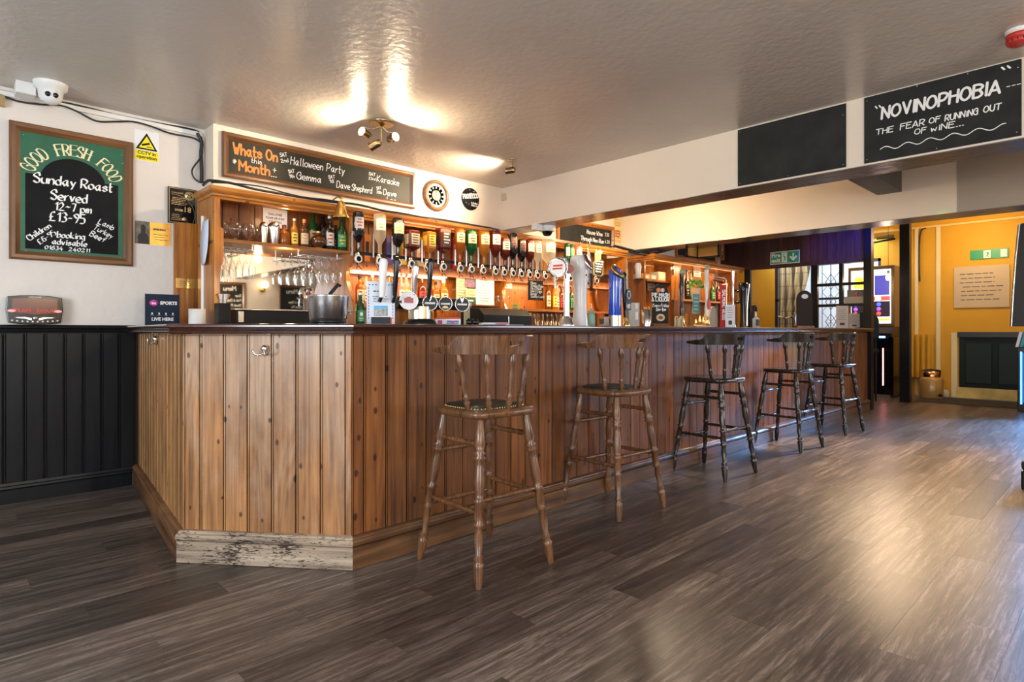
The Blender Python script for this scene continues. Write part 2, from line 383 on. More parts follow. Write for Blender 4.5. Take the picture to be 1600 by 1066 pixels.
class MB:
    def __init__(s):
        s.v = []; s.f = []; s.sm = []

    def add(s, vs, fs, smooth=False):
        n = len(s.v); s.v.extend([tuple(p) for p in vs])
        for f in fs:
            s.f.append([i + n for i in f]); s.sm.append(smooth)
        return s

    def box(s, x0, x1, y0, y1, z0, z1):
        if x0 > x1: x0, x1 = x1, x0
        if y0 > y1: y0, y1 = y1, y0
        if z0 > z1: z0, z1 = z1, z0
        v = [(x, y, z) for z in (z0, z1) for y in (y0, y1) for x in (x0, x1)]
        return s.add(v, [(0, 2, 3, 1), (4, 5, 7, 6), (0, 1, 5, 4), (2, 6, 7, 3), (0, 4, 6, 2), (1, 3, 7, 5)])

    def lathe(s, prof, n=16, c=(0, 0, 0), a0=None, a1=None, smooth=True, M=None, sx=1, sy=1, rim=False):
        """prof: (r, z) from bottom to top; M optional Matrix; a0/a1 partial arc"""
        full = a0 is None
        k = n if full else n + 1
        vs = []
        for r, z in prof:
            for i in range(k):
                a = 2 * PI * i / n if full else a0 + (a1 - a0) * i / n
                p = Vector((r * math.cos(a) * sx, r * math.sin(a) * sy, z))
                if M is not None: p = M @ p
                vs.append(p + Vector(c))
        fs = []
        for j in range(len(prof) - 1):
            for i in range(n):
                i2 = (i + 1) % k if full else i + 1
                fs.append((j * k + i, j * k + i2, (j + 1) * k + i2, (j + 1) * k + i))
        s.add(vs, fs, smooth)
        if full:
            if prof[0][0] > 1e-5: s.add(vs[:k], [tuple(reversed(range(k)))])
            if prof[-1][0] > 1e-5 and not rim and prof[-1][1] >= max(q[1] for q in prof) - 1e-6: s.add(vs[-k:], [tuple(range(k))])
        return s

    def turned(s, p0, p1, prof, n=10):
        """lathe between two points; prof: (t 0..1, r)"""
        p0, p1 = Vector(p0), Vector(p1); d = p1 - p0
        q = d.to_track_quat('Z', 'Y').to_matrix()
        return s.lathe([(r, t * d.length) for t, r in prof], n, p0, M=q)

    def cyl(s, p0, p1, r, n=12, r2=None):
        return s.turned(p0, p1, [(0, r), (1, r if r2 is None else r2)], n)

    def tube(s, pts, r, n=8, smooth=True):
        pts = [Vector(p) for p in pts]
        vs = []; m = len(pts)
        prev = None
        for i, p in enumerate(pts):
            t = (pts[min(i + 1, m - 1)] - pts[max(i - 1, 0)]).normalized()
            if prev is None:
                up = Vector((0, 0, 1)) if abs(t.z) < 0.9 else Vector((1, 0, 0))
                a = t.cross(up).normalized()
            else:
                a = (prev - t * prev.dot(t)).normalized()
            prev = a; b_ = t.cross(a)
            rr = r[i] if isinstance(r, (list, tuple)) else r
            for k in range(n):
                an = 2 * PI * k / n
                vs.append(p + (a * math.cos(an) + b_ * math.sin(an)) * rr)
        fs = [(i * n + k, i * n + (k + 1) % n, (i + 1) * n + (k + 1) % n, (i + 1) * n + k) for i in range(m - 1) for k in range(n)]
        s.add(vs, fs, smooth)
        s.add(vs[:n], [tuple(reversed(range(n)))]); s.add(vs[-n:], [tuple(range(n))])
        return s

    def prism(s, poly, y0, y1, axis='y'):
        """polygon in (x, z) extruded along y (or in (x, y) along z)"""
        n = len(poly)
        if axis == 'y':
            vs = [(x, y0, z) for x, z in poly] + [(x, y1, z) for x, z in poly]
        elif axis == 'z':
            vs = [(x, y, y0) for x, y in poly] + [(x, y, y1) for x, y in poly]
        else:
            vs = [(y0, a, z) for a, z in poly] + [(y1, a, z) for a, z in poly]
        fs = [tuple(range(n)), tuple(reversed(range(n, 2 * n)))] + [(i, (i + 1) % n, n + (i + 1) % n, n + i)[::-1] for i in range(n)]
        return s.add(vs, fs)

    def ball(s, c, r, n=10, m=7, sz=1):
        return s.lathe([(r * math.sin(PI * i / m) if 0 < i < m else 0.00001, -r * sz * math.cos(PI * i / m)) for i in range(m + 1)], n, c)

    def build(s, name, mat, parent=None, bevel=0, loc=None, rot=None):
        me = bpy.data.meshes.new(name); me.from_pydata(s.v, [], s.f)
        me.polygons.foreach_set('use_smooth', s.sm)
        bm = bmesh.new(); bm.from_mesh(me)
        bmesh.ops.recalc_face_normals(bm, faces=bm.faces)
        bm.to_mesh(me); bm.free()
        if mat: me.materials.append(mat)
        me.update()
        o = bpy.data.objects.new(name, me); C.objects.link(o)
        if parent: o.parent = parent
        if loc is not None: o.location = loc
        if rot is not None: o.rotation_euler = rot
        if bevel:
            b = o.modifiers.new('bevel', 'BEVEL'); b.width = bevel; b.segments = 2; b.limit_method = 'ANGLE'; b.angle_limit = 0.7
        return o


def tag(o, label=None, cat=None, group=None, kind=None):
    if label: o['label'] = label
    if cat: o['category'] = cat
    if group: o['group'] = group
    if kind: o['kind'] = kind
    return o


def thing(name, label, cat, loc=(0, 0, 0), rotz=0, group=None, scale=None):
    o = bpy.data.objects.new(name, None); C.objects.link(o); o.empty_display_size = 0.05
    o.location = loc; o.rotation_euler = (0, 0, rotz)
    if scale: o.scale = (scale,) * 3
    return tag(o, label, cat, group)


def struct(name, mb, mat, parent=None):
    o = mb.build(name, mat, parent)
    if parent is None: o['kind'] = 'structure'
    return o


KIDS = {}


def copy_tree(o, parent=None):
    c = o.copy(); C.objects.link(c)
    if parent: c.parent = parent
    for ch in [x for x in o.children]:
        copy_tree(ch, c)
    return c


def B(x0, x1, y0, y1, z0, z1):
    return MB().box(x0, x1, y0, y1, z0, z1)

# ------------------------------------------------------------------ lettering


G = {
 'A': '!02 39 62/!14 54', 'B': '!09 02/09 39 58 57 36 06/06 36 54 53 32 02', 'C': '57 49 29 07 04 22 42 53', 'D': '!09 02/09 39 57 54 32 02',
 'E': '!59 09 02 52/!06 46', 'F': '!59 09 02/!06 46', 'G': '57 49 29 07 04 22 42 54/!36 56 52', 'H': '!09 02/!59 52/!06 56', 'I': '!19 12',
 'J': '49 44 32 12 03', 'K': '!09 02/!59 05 52', 'L': '!09 02 52', 'M': '!02 09 35 69 62', 'N': '!02 09 52 59', 'O': '39 18 05 13 32 53 65 58 39',
 'P': '!02 09/09 39 58 57 35 05', 'Q': '39 18 05 13 32 53 65 58 39/!43 61', 'R': '!02 09/09 39 58 57 35 05/!25 52', 'S': '57 49 29 07 26 45 54 42 22 03',
 'T': '!09 69/!39 32', 'U': '09 04 22 42 54 59', 'V': '!09 32 59', 'W': '!09 22 36 42 69', 'X': '!09 52/!59 02', 'Y': '!09 35 59/!35 32', 'Z': '!09 59 02 52',
 'a': '46 26 04 13 22 33 46/46 43 52', 'b': '!09 02/04 26 45 43 22 02', 'c': '45 26 05 03 22 42', 'd': '45 26 05 03 22 43/!49 42', 'e': '04 44 45 26 05 03 22 42',
 'f': '48 39 28 22/!06 46', 'g': '45 26 05 03 22 43/46 41 30 10', 'h': '!09 02/04 26 45 42', 'i': '!16 12/!18 17', 'j': '26 21 10 00/!28 27', 'k': '!09 02/!46 04 42',
 'l': '19 13 22', 'm': '!06 02/04 16 25 22/24 46 55 52', 'n': '!06 02/04 26 45 42', 'o': '26 05 03 22 43 45 26', 'p': '!06 00/05 26 45 43 22 03',
 'q': '45 26 05 03 22 43/!46 40', 'r': '!06 02/04 26 36', 's': '45 26 05 34 43 22 03', 't': '19 13 22 32/!06 36', 'u': '06 03 22 43/!46 42', 'v': '!06 22 46',
 'w': '!06 12 25 42 56', 'x': '!06 42/!46 02', 'y': '!06 23/!46 10', 'z': '!06 46 02 42', '0': '29 07 04 22 44 47 29', '1': '!07 29 22', '2': '07 29 47 35 02/!02 52',
 '3': '08 29 47 26/26 44 32 02', '4': '!39 04 54/!36 31', '5': '!49 09 06/06 36 44 32 02', '6': '48 29 05 03 22 43 45 26 05', '7': '!09 49 22', '8': '26 07 29 47 26 04 22 44 26',
 '9': '46 26 08 29 48 46 22', '-': '!05 35', '~': '05 16 35 46', '.': '!02 12', '£': '48 39 17 13 02/!02 52/!05 35', '"': '!09 17/!29 37', "'": '!19 18', '&': '52 27 29 38 04 22 53',
 '+': '!32 38/!05 65', '*': '!32 38/!05 65/!13 57/!17 53', ':': '!03 04/!06 07', ',': '!12 01', '!': '!19 14/!12 13', '%': '!02 59',
}


def catmull(p, seg=4):
    out = []
    for i in range(len(p) - 1):
        a, b_, c, d = p[max(i - 1, 0)], p[i], p[i + 1], p[min(i + 2, len(p) - 1)]
        for k in range(seg):
            t = k / seg
            out.append(tuple(0.5 * ((2 * b_[j]) + (-a[j] + c[j]) * t + (2 * a[j] - 5 * b_[j] + 4 * c[j] - d[j]) * t * t + (-a[j] + 3 * b_[j] - 3 * c[j] + d[j]) * t ** 3) for j in (0, 1)))
    out.append(p[-1])
    return out


def strokes(text, h, squash=0.8, slant=0.0, jitter=0.0):
    """list of polylines, text height h for capitals, origin at baseline start"""
    u = h / 7.0; x = 0; out = []
    for ch in text:
        if ch == ' ':
            x += 3.4 * u * squash; continue
        g = G.get(ch)
        if not g: continue
        mx = 0; dy = random.uniform(-jitter, jitter) * h
        for st in g.split('/'):
            hard = st[0] == '!'
            pts = [(int(t[0]), int(t[1]) - 2) for t in st.lstrip('!').split()]
            mx = max(mx, max(p[0] for p in pts))
            if not hard and len(pts) > 2: pts = catmull(pts)
            out.append([(x + p[0] * u * squash + p[1] * u * slant, p[1] * u + dy) for p in pts])
        x += (mx + 1.7) * u * squash
    return out, x - 1.7 * u * squash


def ribbon_mesh(mb, lines, pen, nib=None, y=0.0, xf=None):
    """pen strokes as flat ribbons; nib=angle gives a broad-edged pen"""
    parts = []
    for ln in lines:
        if xf: ln = [xf(p) for p in ln]
        cur = [ln[0]]
        for i in range(1, len(ln)):
            cur.append(ln[i])
            if i < len(ln) - 1:
                ax, az = ln[i][0] - ln[i - 1][0], ln[i][1] - ln[i - 1][1]; bx, bz = ln[i + 1][0] - ln[i][0], ln[i + 1][1] - ln[i][1]
                if ax * bx + az * bz < .62 * math.hypot(ax, az) * math.hypot(bx, bz): parts.append(cur); cur = [ln[i]]
        parts.append(cur)
    yb = y
    for kk, ln in enumerate(parts):
        n = len(ln); vs = []; y = yb - 0.00012 * (kk % 9)
        for i, p in enumerate(ln):
            a, b_ = ln[max(i - 1, 0)], ln[min(i + 1, n - 1)]
            dx, dz = b_[0] - a[0], b_[1] - a[1]; l = math.hypot(dx, dz) or 1
            nx, nz = -dz / l, dx / l
            if nib is not None:
                bx, bz = math.cos(nib), math.sin(nib)
                s_ = 1 if nx * bx + nz * bz >= 0 else -1
                ox, oz = bx * s_ * pen * 0.5 + nx * pen * 0.13, bz * s_ * pen * 0.5 + nz * pen * 0.13
            else:
                ox, oz = nx * pen * 0.5, nz * pen * 0.5
            vs += [(p[0] + ox, y, p[1] + oz), (p[0] - ox, y, p[1] - oz)]
        mb.add(vs, [(2 * i, 2 * i + 1, 2 * i + 3, 2 * i + 2) for i in range(n - 1)])
        if nib is None:
            for ci, p in enumerate((ln[0], ln[-1])):
                y = yb - 0.00012 * (kk % 9) - .00004 - .00003 * ci
                mb.add([(p[0] + pen * 0.5 * math.cos(k * PI / 3), y, p[1] + pen * 0.5 * math.sin(k * PI / 3)) for k in range(6)], [tuple(range(6))])


def write(parent, lines, mat, name='lettering', y=-0.002):
    """lines: (text, x, z, height, pen, nib, slant, squash, align, rot)"""
    mb = MB()
    for t in lines:
        text, x, z, h, pen = t[:5]
        nib = t[5] if len(t) > 5 else None; sl = t[6] if len(t) > 6 else 0.0; sq = t[7] if len(t) > 7 else 0.8
        al = t[8] if len(t) > 8 else 'l'; rot = t[9] if len(t) > 9 else 0
        st, w_ = strokes(text, h, sq, sl, 0.02)
        x0 = {'l': 0, 'c': -w_ / 2, 'r': -w_}[al]
        ca, sa = math.cos(rot), math.sin(rot)
        ribbon_mesh(mb, st, pen, nib, y, lambda p: (x + (p[0] + x0) * ca - p[1] * sa, z + (p[0] + x0) * sa + p[1] * ca))
    return tag(mb.build(name, mat, parent), kind='stuff')


def printed(parent, text, x, z, size, mat, name='lettering', y=-0.002, align='CENTER', bold=0.0, rot=0, sx=1.0):
    """set type: built-in sans face turned into a flat mesh"""
    cu = bpy.data.curves.new('type', 'FONT'); cu.body = text; cu.size = size; cu.align_x = align; cu.offset = bold; cu.resolution_u = 2
    cu.fill_mode = 'FRONT'; cu.space_line = 0.9
    t = bpy.data.objects.new('type', cu)
    me = t.to_mesh()
    ca, sa = math.cos(rot), math.sin(rot)
    mb = MB()
    mb.add([(x + v.co.x * sx * ca - v.co.y * sa, y, z + v.co.x * sx * sa + v.co.y * ca) for v in me.vertices], [tuple(p.vertices) for p in me.polygons])
    t.to_mesh_clear(); bpy.data.objects.remove(t); bpy.data.curves.remove(cu)
    return tag(mb.build(name, mat, parent), kind='stuff')


def textlines(parent, x0, x1, z0, z1, n, mat, name='print', y=-0.0015, t=0.35, seed=1):
    """rows of small unreadable print"""
    r = random.Random(seed); mb = MB(); dz = (z1 - z0) / n
    for i in range(n):
        z = z0 + dz * (i + 0.3); x = x0 + r.uniform(0, 0.1) * (x1 - x0); xe = x1 - r.uniform(0, 0.3) * (x1 - x0)
        while x < xe:
            w_ = r.uniform(0.08, 0.2) * (x1 - x0)
            e = min(x + w_, xe); mb.add([(x, y, z), (e, y, z), (e, y, z + dz * t), (x, y, z + dz * t)], [(0, 1, 2, 3)]); x = e + 0.03 * (x1 - x0)
    return tag(mb.build(name, mat, parent), kind='stuff')

# ------------------------------------------------------------------ geometry of paths


def offset(path, d):
    """offset an open 2D polyline to its right-hand side by d"""
    out = []; n = len(path)
    for i, p in enumerate(path):
        ds = []
        if i > 0: ds.append((Vector(path[i]) - Vector(path[i - 1])).normalized())
        if i < n - 1: ds.append((Vector(path[i + 1]) - Vector(path[i])).normalized())
        ns = [Vector((v.y, -v.x)) for v in ds]
        if len(ns) == 1: out.append(Vector(p) + ns[0] * d)
        else:
            m = (ns[0] + ns[1]).normalized(); out.append(Vector(p) + m * (d / max(0.2, m.dot(ns[0]))))
    return out


def sweep(path, prof, i0=0, i1=None, mb=None):
    """closed profile [(offset, z)] along a polyline with mitred corners"""
    mb = mb or MB(); i1 = len(path) - 1 if i1 is None else i1
    rings = [offset(path, o) for o, z in prof]
    n = len(prof); idx = list(range(i0, i1 + 1)); vs = []
    for i in idx:
        for k in range(n):
            vs.append((rings[k][i].x, rings[k][i].y, prof[k][1]))
    fs = [(j * n + k, j * n + (k + 1) % n, (j + 1) * n + (k + 1) % n, (j + 1) * n + k) for j in range(len(idx) - 1) for k in range(n)]
    fs += [tuple(range(n)), tuple(range((len(idx) - 1) * n, len(idx) * n))]
    return mb.add(vs, fs)


def arc(cx, cz, r, a0, a1, n):
    return [(cx + r * math.cos(math.radians(a0 + (a1 - a0) * i / n)), cz + r * math.sin(math.radians(a0 + (a1 - a0) * i / n))) for i in range(n + 1)]

# ================================================================== THE SETTING
exec_order = []
# floor: base slab plus planks
XMIN, XMAX, YMIN, YMAX = -3.0, 12.0, -3.5, 4.9
fl = struct('floor', B(XMIN, XMAX + 0.2, YMIN, YMAX + 1.6, -0.06, -0.0035), M_gap)
rows = []
for r in range(int(YMIN / PW) - 1, int(YMAX / PW) + 1):
    so = (r * POFF) % 1.0 * PL
    for c in range(-5, 13):
        x0, x1 = c * PL - so, (c + 1) * PL - so
        y0, y1 = r * PW, (r + 1) * PW
        x0c, x1c = max(x0, XMIN), min(x1, XMAX); y0c, y1c = max(y0, YMIN), min(y1, YMAX)
        if x1c - x0c < 0.02 or y1c - y0c < 0.02: continue
        mx_, my_ = (x0c + x1c) / 2, (y0c + y1c) / 2
        d = mx_ * FX + my_ * FY; s = mx_ * RX + my_ * RY
        vis = d > 1.2 and abs(s / d) < 1.05 and not (my_ > 2.75 and mx_ > 1.0 and mx_ < 9.2)
        rows.append((0 if vis else 1, d if vis else 99, x0c, x1c, y0c, y1c))
rows.sort()
plank_me = {}
stuff = MB(); npl = 0
for vis, d, x0, x1, y0, y1 in rows:
    g = 0.0003
    def plankbox(mb, x0, x1, y0, y1):
        c_ = 0.00008
        vs = [(x0, y0, -0.004), (x1, y0, -0.004), (x1, y1, -0.004), (x0, y1, -0.004), (x0, y0, -c_), (x1, y0, -c_), (x1, y1, -c_), (x0, y1, -c_),
              (x0 + c_, y0 + c_, 0), (x1 - c_, y0 + c_, 0), (x1 - c_, y1 - c_, 0), (x0 + c_, y1 - c_, 0)]
        mb.add(vs, [(0, 1, 5, 4), (1, 2, 6, 5), (2, 3, 7, 6), (3, 0, 4, 7), (4, 5, 9, 8), (5, 6, 10, 9), (6, 7, 11, 10), (7, 4, 8, 11), (8, 9, 10, 11)])
    if vis == 0 and npl < 298:
        L_, W_ = round(x1 - x0, 3), round(y1 - y0, 3)
        if (L_, W_) not in plank_me:
            mb = MB(); plankbox(mb, g, L_ - g, g, W_ - g)
            o = mb.build('plank', M_floor, fl, loc=(x0, y0, 0)); plank_me[(L_, W_)] = o.data
        else:
            o = bpy.data.objects.new('plank', plank_me[(L_, W_)]); C.objects.link(o); o.parent = fl; o.location = (x0, y0, 0)
        npl += 1
    else:
        plankbox(stuff, x0 + g, x1 - g, y0 + g, y1 - g)
tag(stuff.build('outer_planks', M_floor, fl), kind='stuff')

CEIL = 2.6
struct('ceiling', B(XMIN, 6.5, YMIN, YMAX + 0.1, CEIL, CEIL + 0.1), M_ceil)
struct('ceiling_far', B(6.5, XMAX + 0.2, YMIN, YMAX + 1.6, 2.92, 3.02), M_beam)
struct('wall_bar_recess', B(XMIN, 1.455, 4.88, 5.0, 0, CEIL), M_wall)
struct('wall_chimney', B(1.455, 9.2, 4.68, 5.0, 0, CEIL + 0.4), M_beam)
struct('wall_left', MB().box(XMIN - 0.1, XMIN, YMIN, 0.2, 0, CEIL).box(XMIN - 0.1, XMIN, 2.2, YMAX, 0, CEIL).box(XMIN - 0.1, XMIN, 0.2, 2.2, 0, 0.75).box(XMIN - 0.1, XMIN, 0.2, 2.2, 2.15, CEIL), M_wall)
struct('wall_front', MB().box(XMIN, -1.9, YMIN - 0.1, YMIN, 0, CEIL).box(0.7, 7.4, YMIN - 0.1, YMIN, 0, CEIL).box(10.0, XMAX, YMIN - 0.1, YMIN, 0, 2.95)
       .box(-1.9, 0.7, YMIN - 0.1, YMIN, 0, 0.7).box(-1.9, 0.7, YMIN - 0.1, YMIN, 2.2, CEIL).box(7.4, 10.0, YMIN - 0.1, YMIN, 0, 0.75).box(7.4, 10.0, YMIN - 0.1, YMIN, 2.25, CEIL), M_wall)
# far yellow room wall with its window opening (X = 11.95)
WX = 11.95
wy0, wy1, wz0, wz1 = 3.10, 4.95, 0.95, 2.36
struct('wall_far', MB().box(WX, WX + 0.12, YMIN, wy0, 0, 2.92).box(WX, WX + 0.12, wy1, 6.4, 0, 2.92).box(WX, WX + 0.12, wy0, wy1, 0, wz0).box(WX, WX + 0.12, wy0, wy1, wz1, 2.92), M_yellow)
struct('wall_far_return', B(9.25, WX, 6.3, 6.4, 0, 2.92), M_yellow)
struct('wall_behind_bar_end', B(9.2, 9.3, 4.9, 6.4, 0, 2.92), M_yellow)

# downstand beam carrying the two blackboards, its gloss soffit, the second beam and the joist between
struct('trim_front_beam', B(4.35, 4.645, YMIN, 4.68, 2.155, CEIL), M_beam)
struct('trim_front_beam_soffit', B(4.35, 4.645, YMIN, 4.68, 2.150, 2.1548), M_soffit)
struct('trim_second_beam', B(6.48, 6.80, 1.09, 4.68, 2.125, CEIL + 0.35), M_beam)
struct('trim_second_beam_end', B(6.475, 6.80, YMIN, 1.09, 2.125, CEIL + 0.35), M_tan)  # this length of the beam is a darker tan
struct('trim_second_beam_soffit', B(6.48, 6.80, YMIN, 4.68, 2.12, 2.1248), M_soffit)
struct('trim_joist', B(4.65, 6.475, 1.51, 1.71, 2.375, CEIL), M_joist)

# black dado on the recess wall: planks, rail, skirting
dado = struct('trim_dado', B(XMIN, 1.02, 4.868, 4.88, 0.1, 1.08), M_gap)
pl0 = None
gx = 0.292 - 0.1013 * 16
for i in range(24):
    x = gx + 0.1013 * i
    if x + 0.1 > 1.03: break
    if pl0 is None:
        mb = MB(); w_ = 0.0955
        mb.prism([(0, 0), (0.003, -0.012), (0.008, -0.012), (0.010, -0.009), (0.013, -0.012), (w_ - 0.003, -0.012), (w_, 0)], 0.12, 1.062, 'z')
        pl0 = mb.build('plank', M_blackwood, dado, loc=(x, 4.868, 0))
    else:
        o = pl0.copy(); C.objects.link(o); o.location = (x, 4.868, 0)
struct('trim_dado_rail', sweep([(XMIN, 4.88), (1.0, 4.88)], [(0, 1.05), (0.018, 1.052), (0.02, 1.07), (0.03, 1.075), (0.034, 1.09), (0.045, 1.096), (0.048, 1.112), (0.04, 1.118), (0, 1.118)]), M_blackwood)
struct('baseboard_recess', sweep([(XMIN, 4.88), (0.98, 4.88)], [(0, 0), (0.024, 0), (0.024, 0.085), (0.028, 0.095), (0.026, 0.108), (0.034, 0.115), (0.03, 0.132), (0.016, 0.136), (0, 0.14)]), M_blackwood)

# ================================================================== THE BAR
W_, A_, B_, C_ = (0.985, 4.86), (0.80, 3.09), (1.345, 2.437), (9.14, 2.50)
path = [W_, A_, B_, C_]
inner = offset(path, -0.03)
bar = thing('bar_counter', 'pine boarded bar counter with knotty vertical planks and worn plinth', 'bar counter', (B_[0], B_[1], 0))
bl = Vector((B_[0], B_[1], 0))


def loc_(mb):
    mb.v = [(x - bl.x, y - bl.y, z) for x, y, z in mb.v]; return mb


loc_(sweep(path, [(-0.045, 0.0), (-0.0475, 1.058), (-0.09, 1.058), (-0.09, 0)])).build('backing', M_gap, bar)
for s_, (p, q) in enumerate([(0, 1), (1, 2), (2, 3)]):
    mt = (M_plinth, M_plinthworn, M_plinth)[s_]
    mb = sweep(path, [(-0.05, 0.002), (0, 0.002), (0, 0.096), (-0.004, 0.100), (-0.016, 0.101), (-0.016, 0.110), (0.005, 0.112), (0.007, 0.124), (0.001, 0.134), (-0.006, 0.136), (-0.008, 0.142), (-0.014, 0.146), (-0.05, 0.15)], p, q)
    d_ = (Vector(path[q]) - Vector(path[p])).normalized(); ox, oy = path[p]
    mb.v = [((x - ox) * d_.x + (y - oy) * d_.y, -(x - ox) * d_.y + (y - oy) * d_.x, z) for x, y, z in mb.v]
    mb.build('plinth', mt, bar, loc=(ox - bl.x, oy - bl.y, 0), rot=(0, 0, math.atan2(d_.y, d_.x)))
pk = {}
def bar_planks(p, q, mat, first):
    p, q = Vector(p), Vector(q); L_ = (q - p).length; d = (q - p).normalized(); ang = math.atan2(d.y, d.x)
    x = 0; w_ = first
    while x < L_ - 0.01:
        e = min(x + w_, L_)
        key = (round(e - x, 3), mat.name)
        if key not in pk:
            ww = e - x - 0.0055; mb = MB()
            bead = [(0.0, 0.018), (0.0005, 0.001), (0.006, 0.001), (0.0066, 0.014), (0.0092, 0.014), (0.0098, 0.001)] if ww > 0.04 else [(0.0, 0.018), (0.0005, 0)]
            mb.prism([(a, b_) for a, b_ in bead] + [(ww - 0.0015, 0), (ww, 0.003), (ww, 0.018)], 0.142, 1.058, 'z')
            pk[key] = mb.build('plank', mat, bar)
            o = pk[key]
        else:
            o = pk[key].copy(); C.objects.link(o)
        pos = p + d * x
        o.location = (pos.x - bl.x, pos.y - bl.y, 0); o.rotation_euler = (0, 0, ang)
        x = e; w_ = 0.118


bar_planks(inner[0], inner[1], M_barpine3, 0.118)
bar_planks(inner[1], inner[2], M_barpine, 0.085)
bar_planks(inner[2], inner[3], M_barpine2, 0.062)
# worktop with its two-step bullnose
top = thing('countertop', 'dark varnished bar top with double rounded edge on the pine counter', 'bar top', (B_[0], B_[1], 1.06))


def loct(mb):
    mb.v = [(x - bl.x, y - bl.y, z - 1.06) for x, y, z in mb.v]; return mb


nose = [(-0.455, 1.09), (-0.455, 1.112), (0.03, 1.112), (0.04, 1.1105), (0.046, 1.105), (0.046, 1.098), (0.040, 1.093), (0.028, 1.0905), (0.024, 1.087), (0.026, 1.083), (0.031, 1.081), (0.034, 1.076), (0.032, 1.069), (0.024, 1.064), (0.0, 1.06), (-0.06, 1.06), (-0.06, 1.09)]
loct(sweep([(W_[0], W_[1] + 0.0)] + path[1:], nose, 0, 3)).build('worktop', M_top, top)
# coat hooks


def hook(name, label, p, ang):
    t = thing(name, label, 'hook', p, ang, 'coat hooks on the bar front')
    MB().turned((0, 0, -0.02), (0, 0, 0.03), [(0, 0.004), (0.15, 0.011), (0.45, 0.012), (0.7, 0.018), (0.9, 0.012), (1, 0.002)], 10).build('backplate', M_chrome, t)
    for sx in (-1, 1):
        MB().tube([(0, -0.006, -0.004), (sx * 0.012, -0.022, -0.016), (sx * 0.028, -0.032, -0.014), (sx * 0.038, -0.034, 0.0), (sx * 0.04, -0.034, 0.01)], [0.005, 0.0045, 0.004, 0.004, 0.006], 8).build('prong', M_chrome, t)
    return t


dAB = (Vector(B_) - Vector(A_)).normalized(); angAB = math.atan2(dAB.y, dAB.x); nAB = Vector((dAB.y, -dAB.x))
pI = Vector(inner[1]) + dAB * 0.41
hook('coat_hook', 'chrome double coat hook on the angled corner panel of the bar', (pI.x + nAB.x * 0.012, pI.y + nAB.y * 0.012, 0.985), angAB)
dWA = (Vector(A_) - Vector(W_)).normalized(); angWA = math.atan2(dWA.y, dWA.x); nWA = Vector((dWA.y, -dWA.x))
pI = Vector(inner[0]) + dWA * 0.95
hook('coat_hook', 'chrome double coat hook on the bar return near the dado', (pI.x + nWA.x * 0.012, pI.y + nWA.y * 0.012, 1.02), angWA)
exec_order.append('bar')
#PART2
# ================================================================== STOOLS
LEGP = [(0, .011), (.02, .014), (.10, .021), (.17, .025), (.20, .016), (.215, .028), (.23, .017), (.245, .028), (.26, .017), (.30, .020), (.38, .024), (.46, .019), (.485, .017),
        (.50, .027), (.515, .017), (.60, .022), (.62, .016), (.635, .025), (.65, .016), (.72, .020), (.80, .013), (.83, .023), (.845, .014), (.86, .024), (.88, .022), (.93, .020), (1.0, .013)]
STRP = [(0, .008), (.12, .010), (.16, .014), (.19, .009), (.22, .014), (.27, .010), (.5, .013), (.73, .010), (.78, .014), (.81, .009), (.84, .014), (.88, .010), (1, .008)]
SPIP = [(0, .010), (.10, .011), (.16, .016), (.20, .010), (.235, .017), (.27, .010), (.33, .012), (.50, .011), (.62, .013), (.70, .009), (.78, .016), (.86, .018), (.93, .012), (1, .009)]


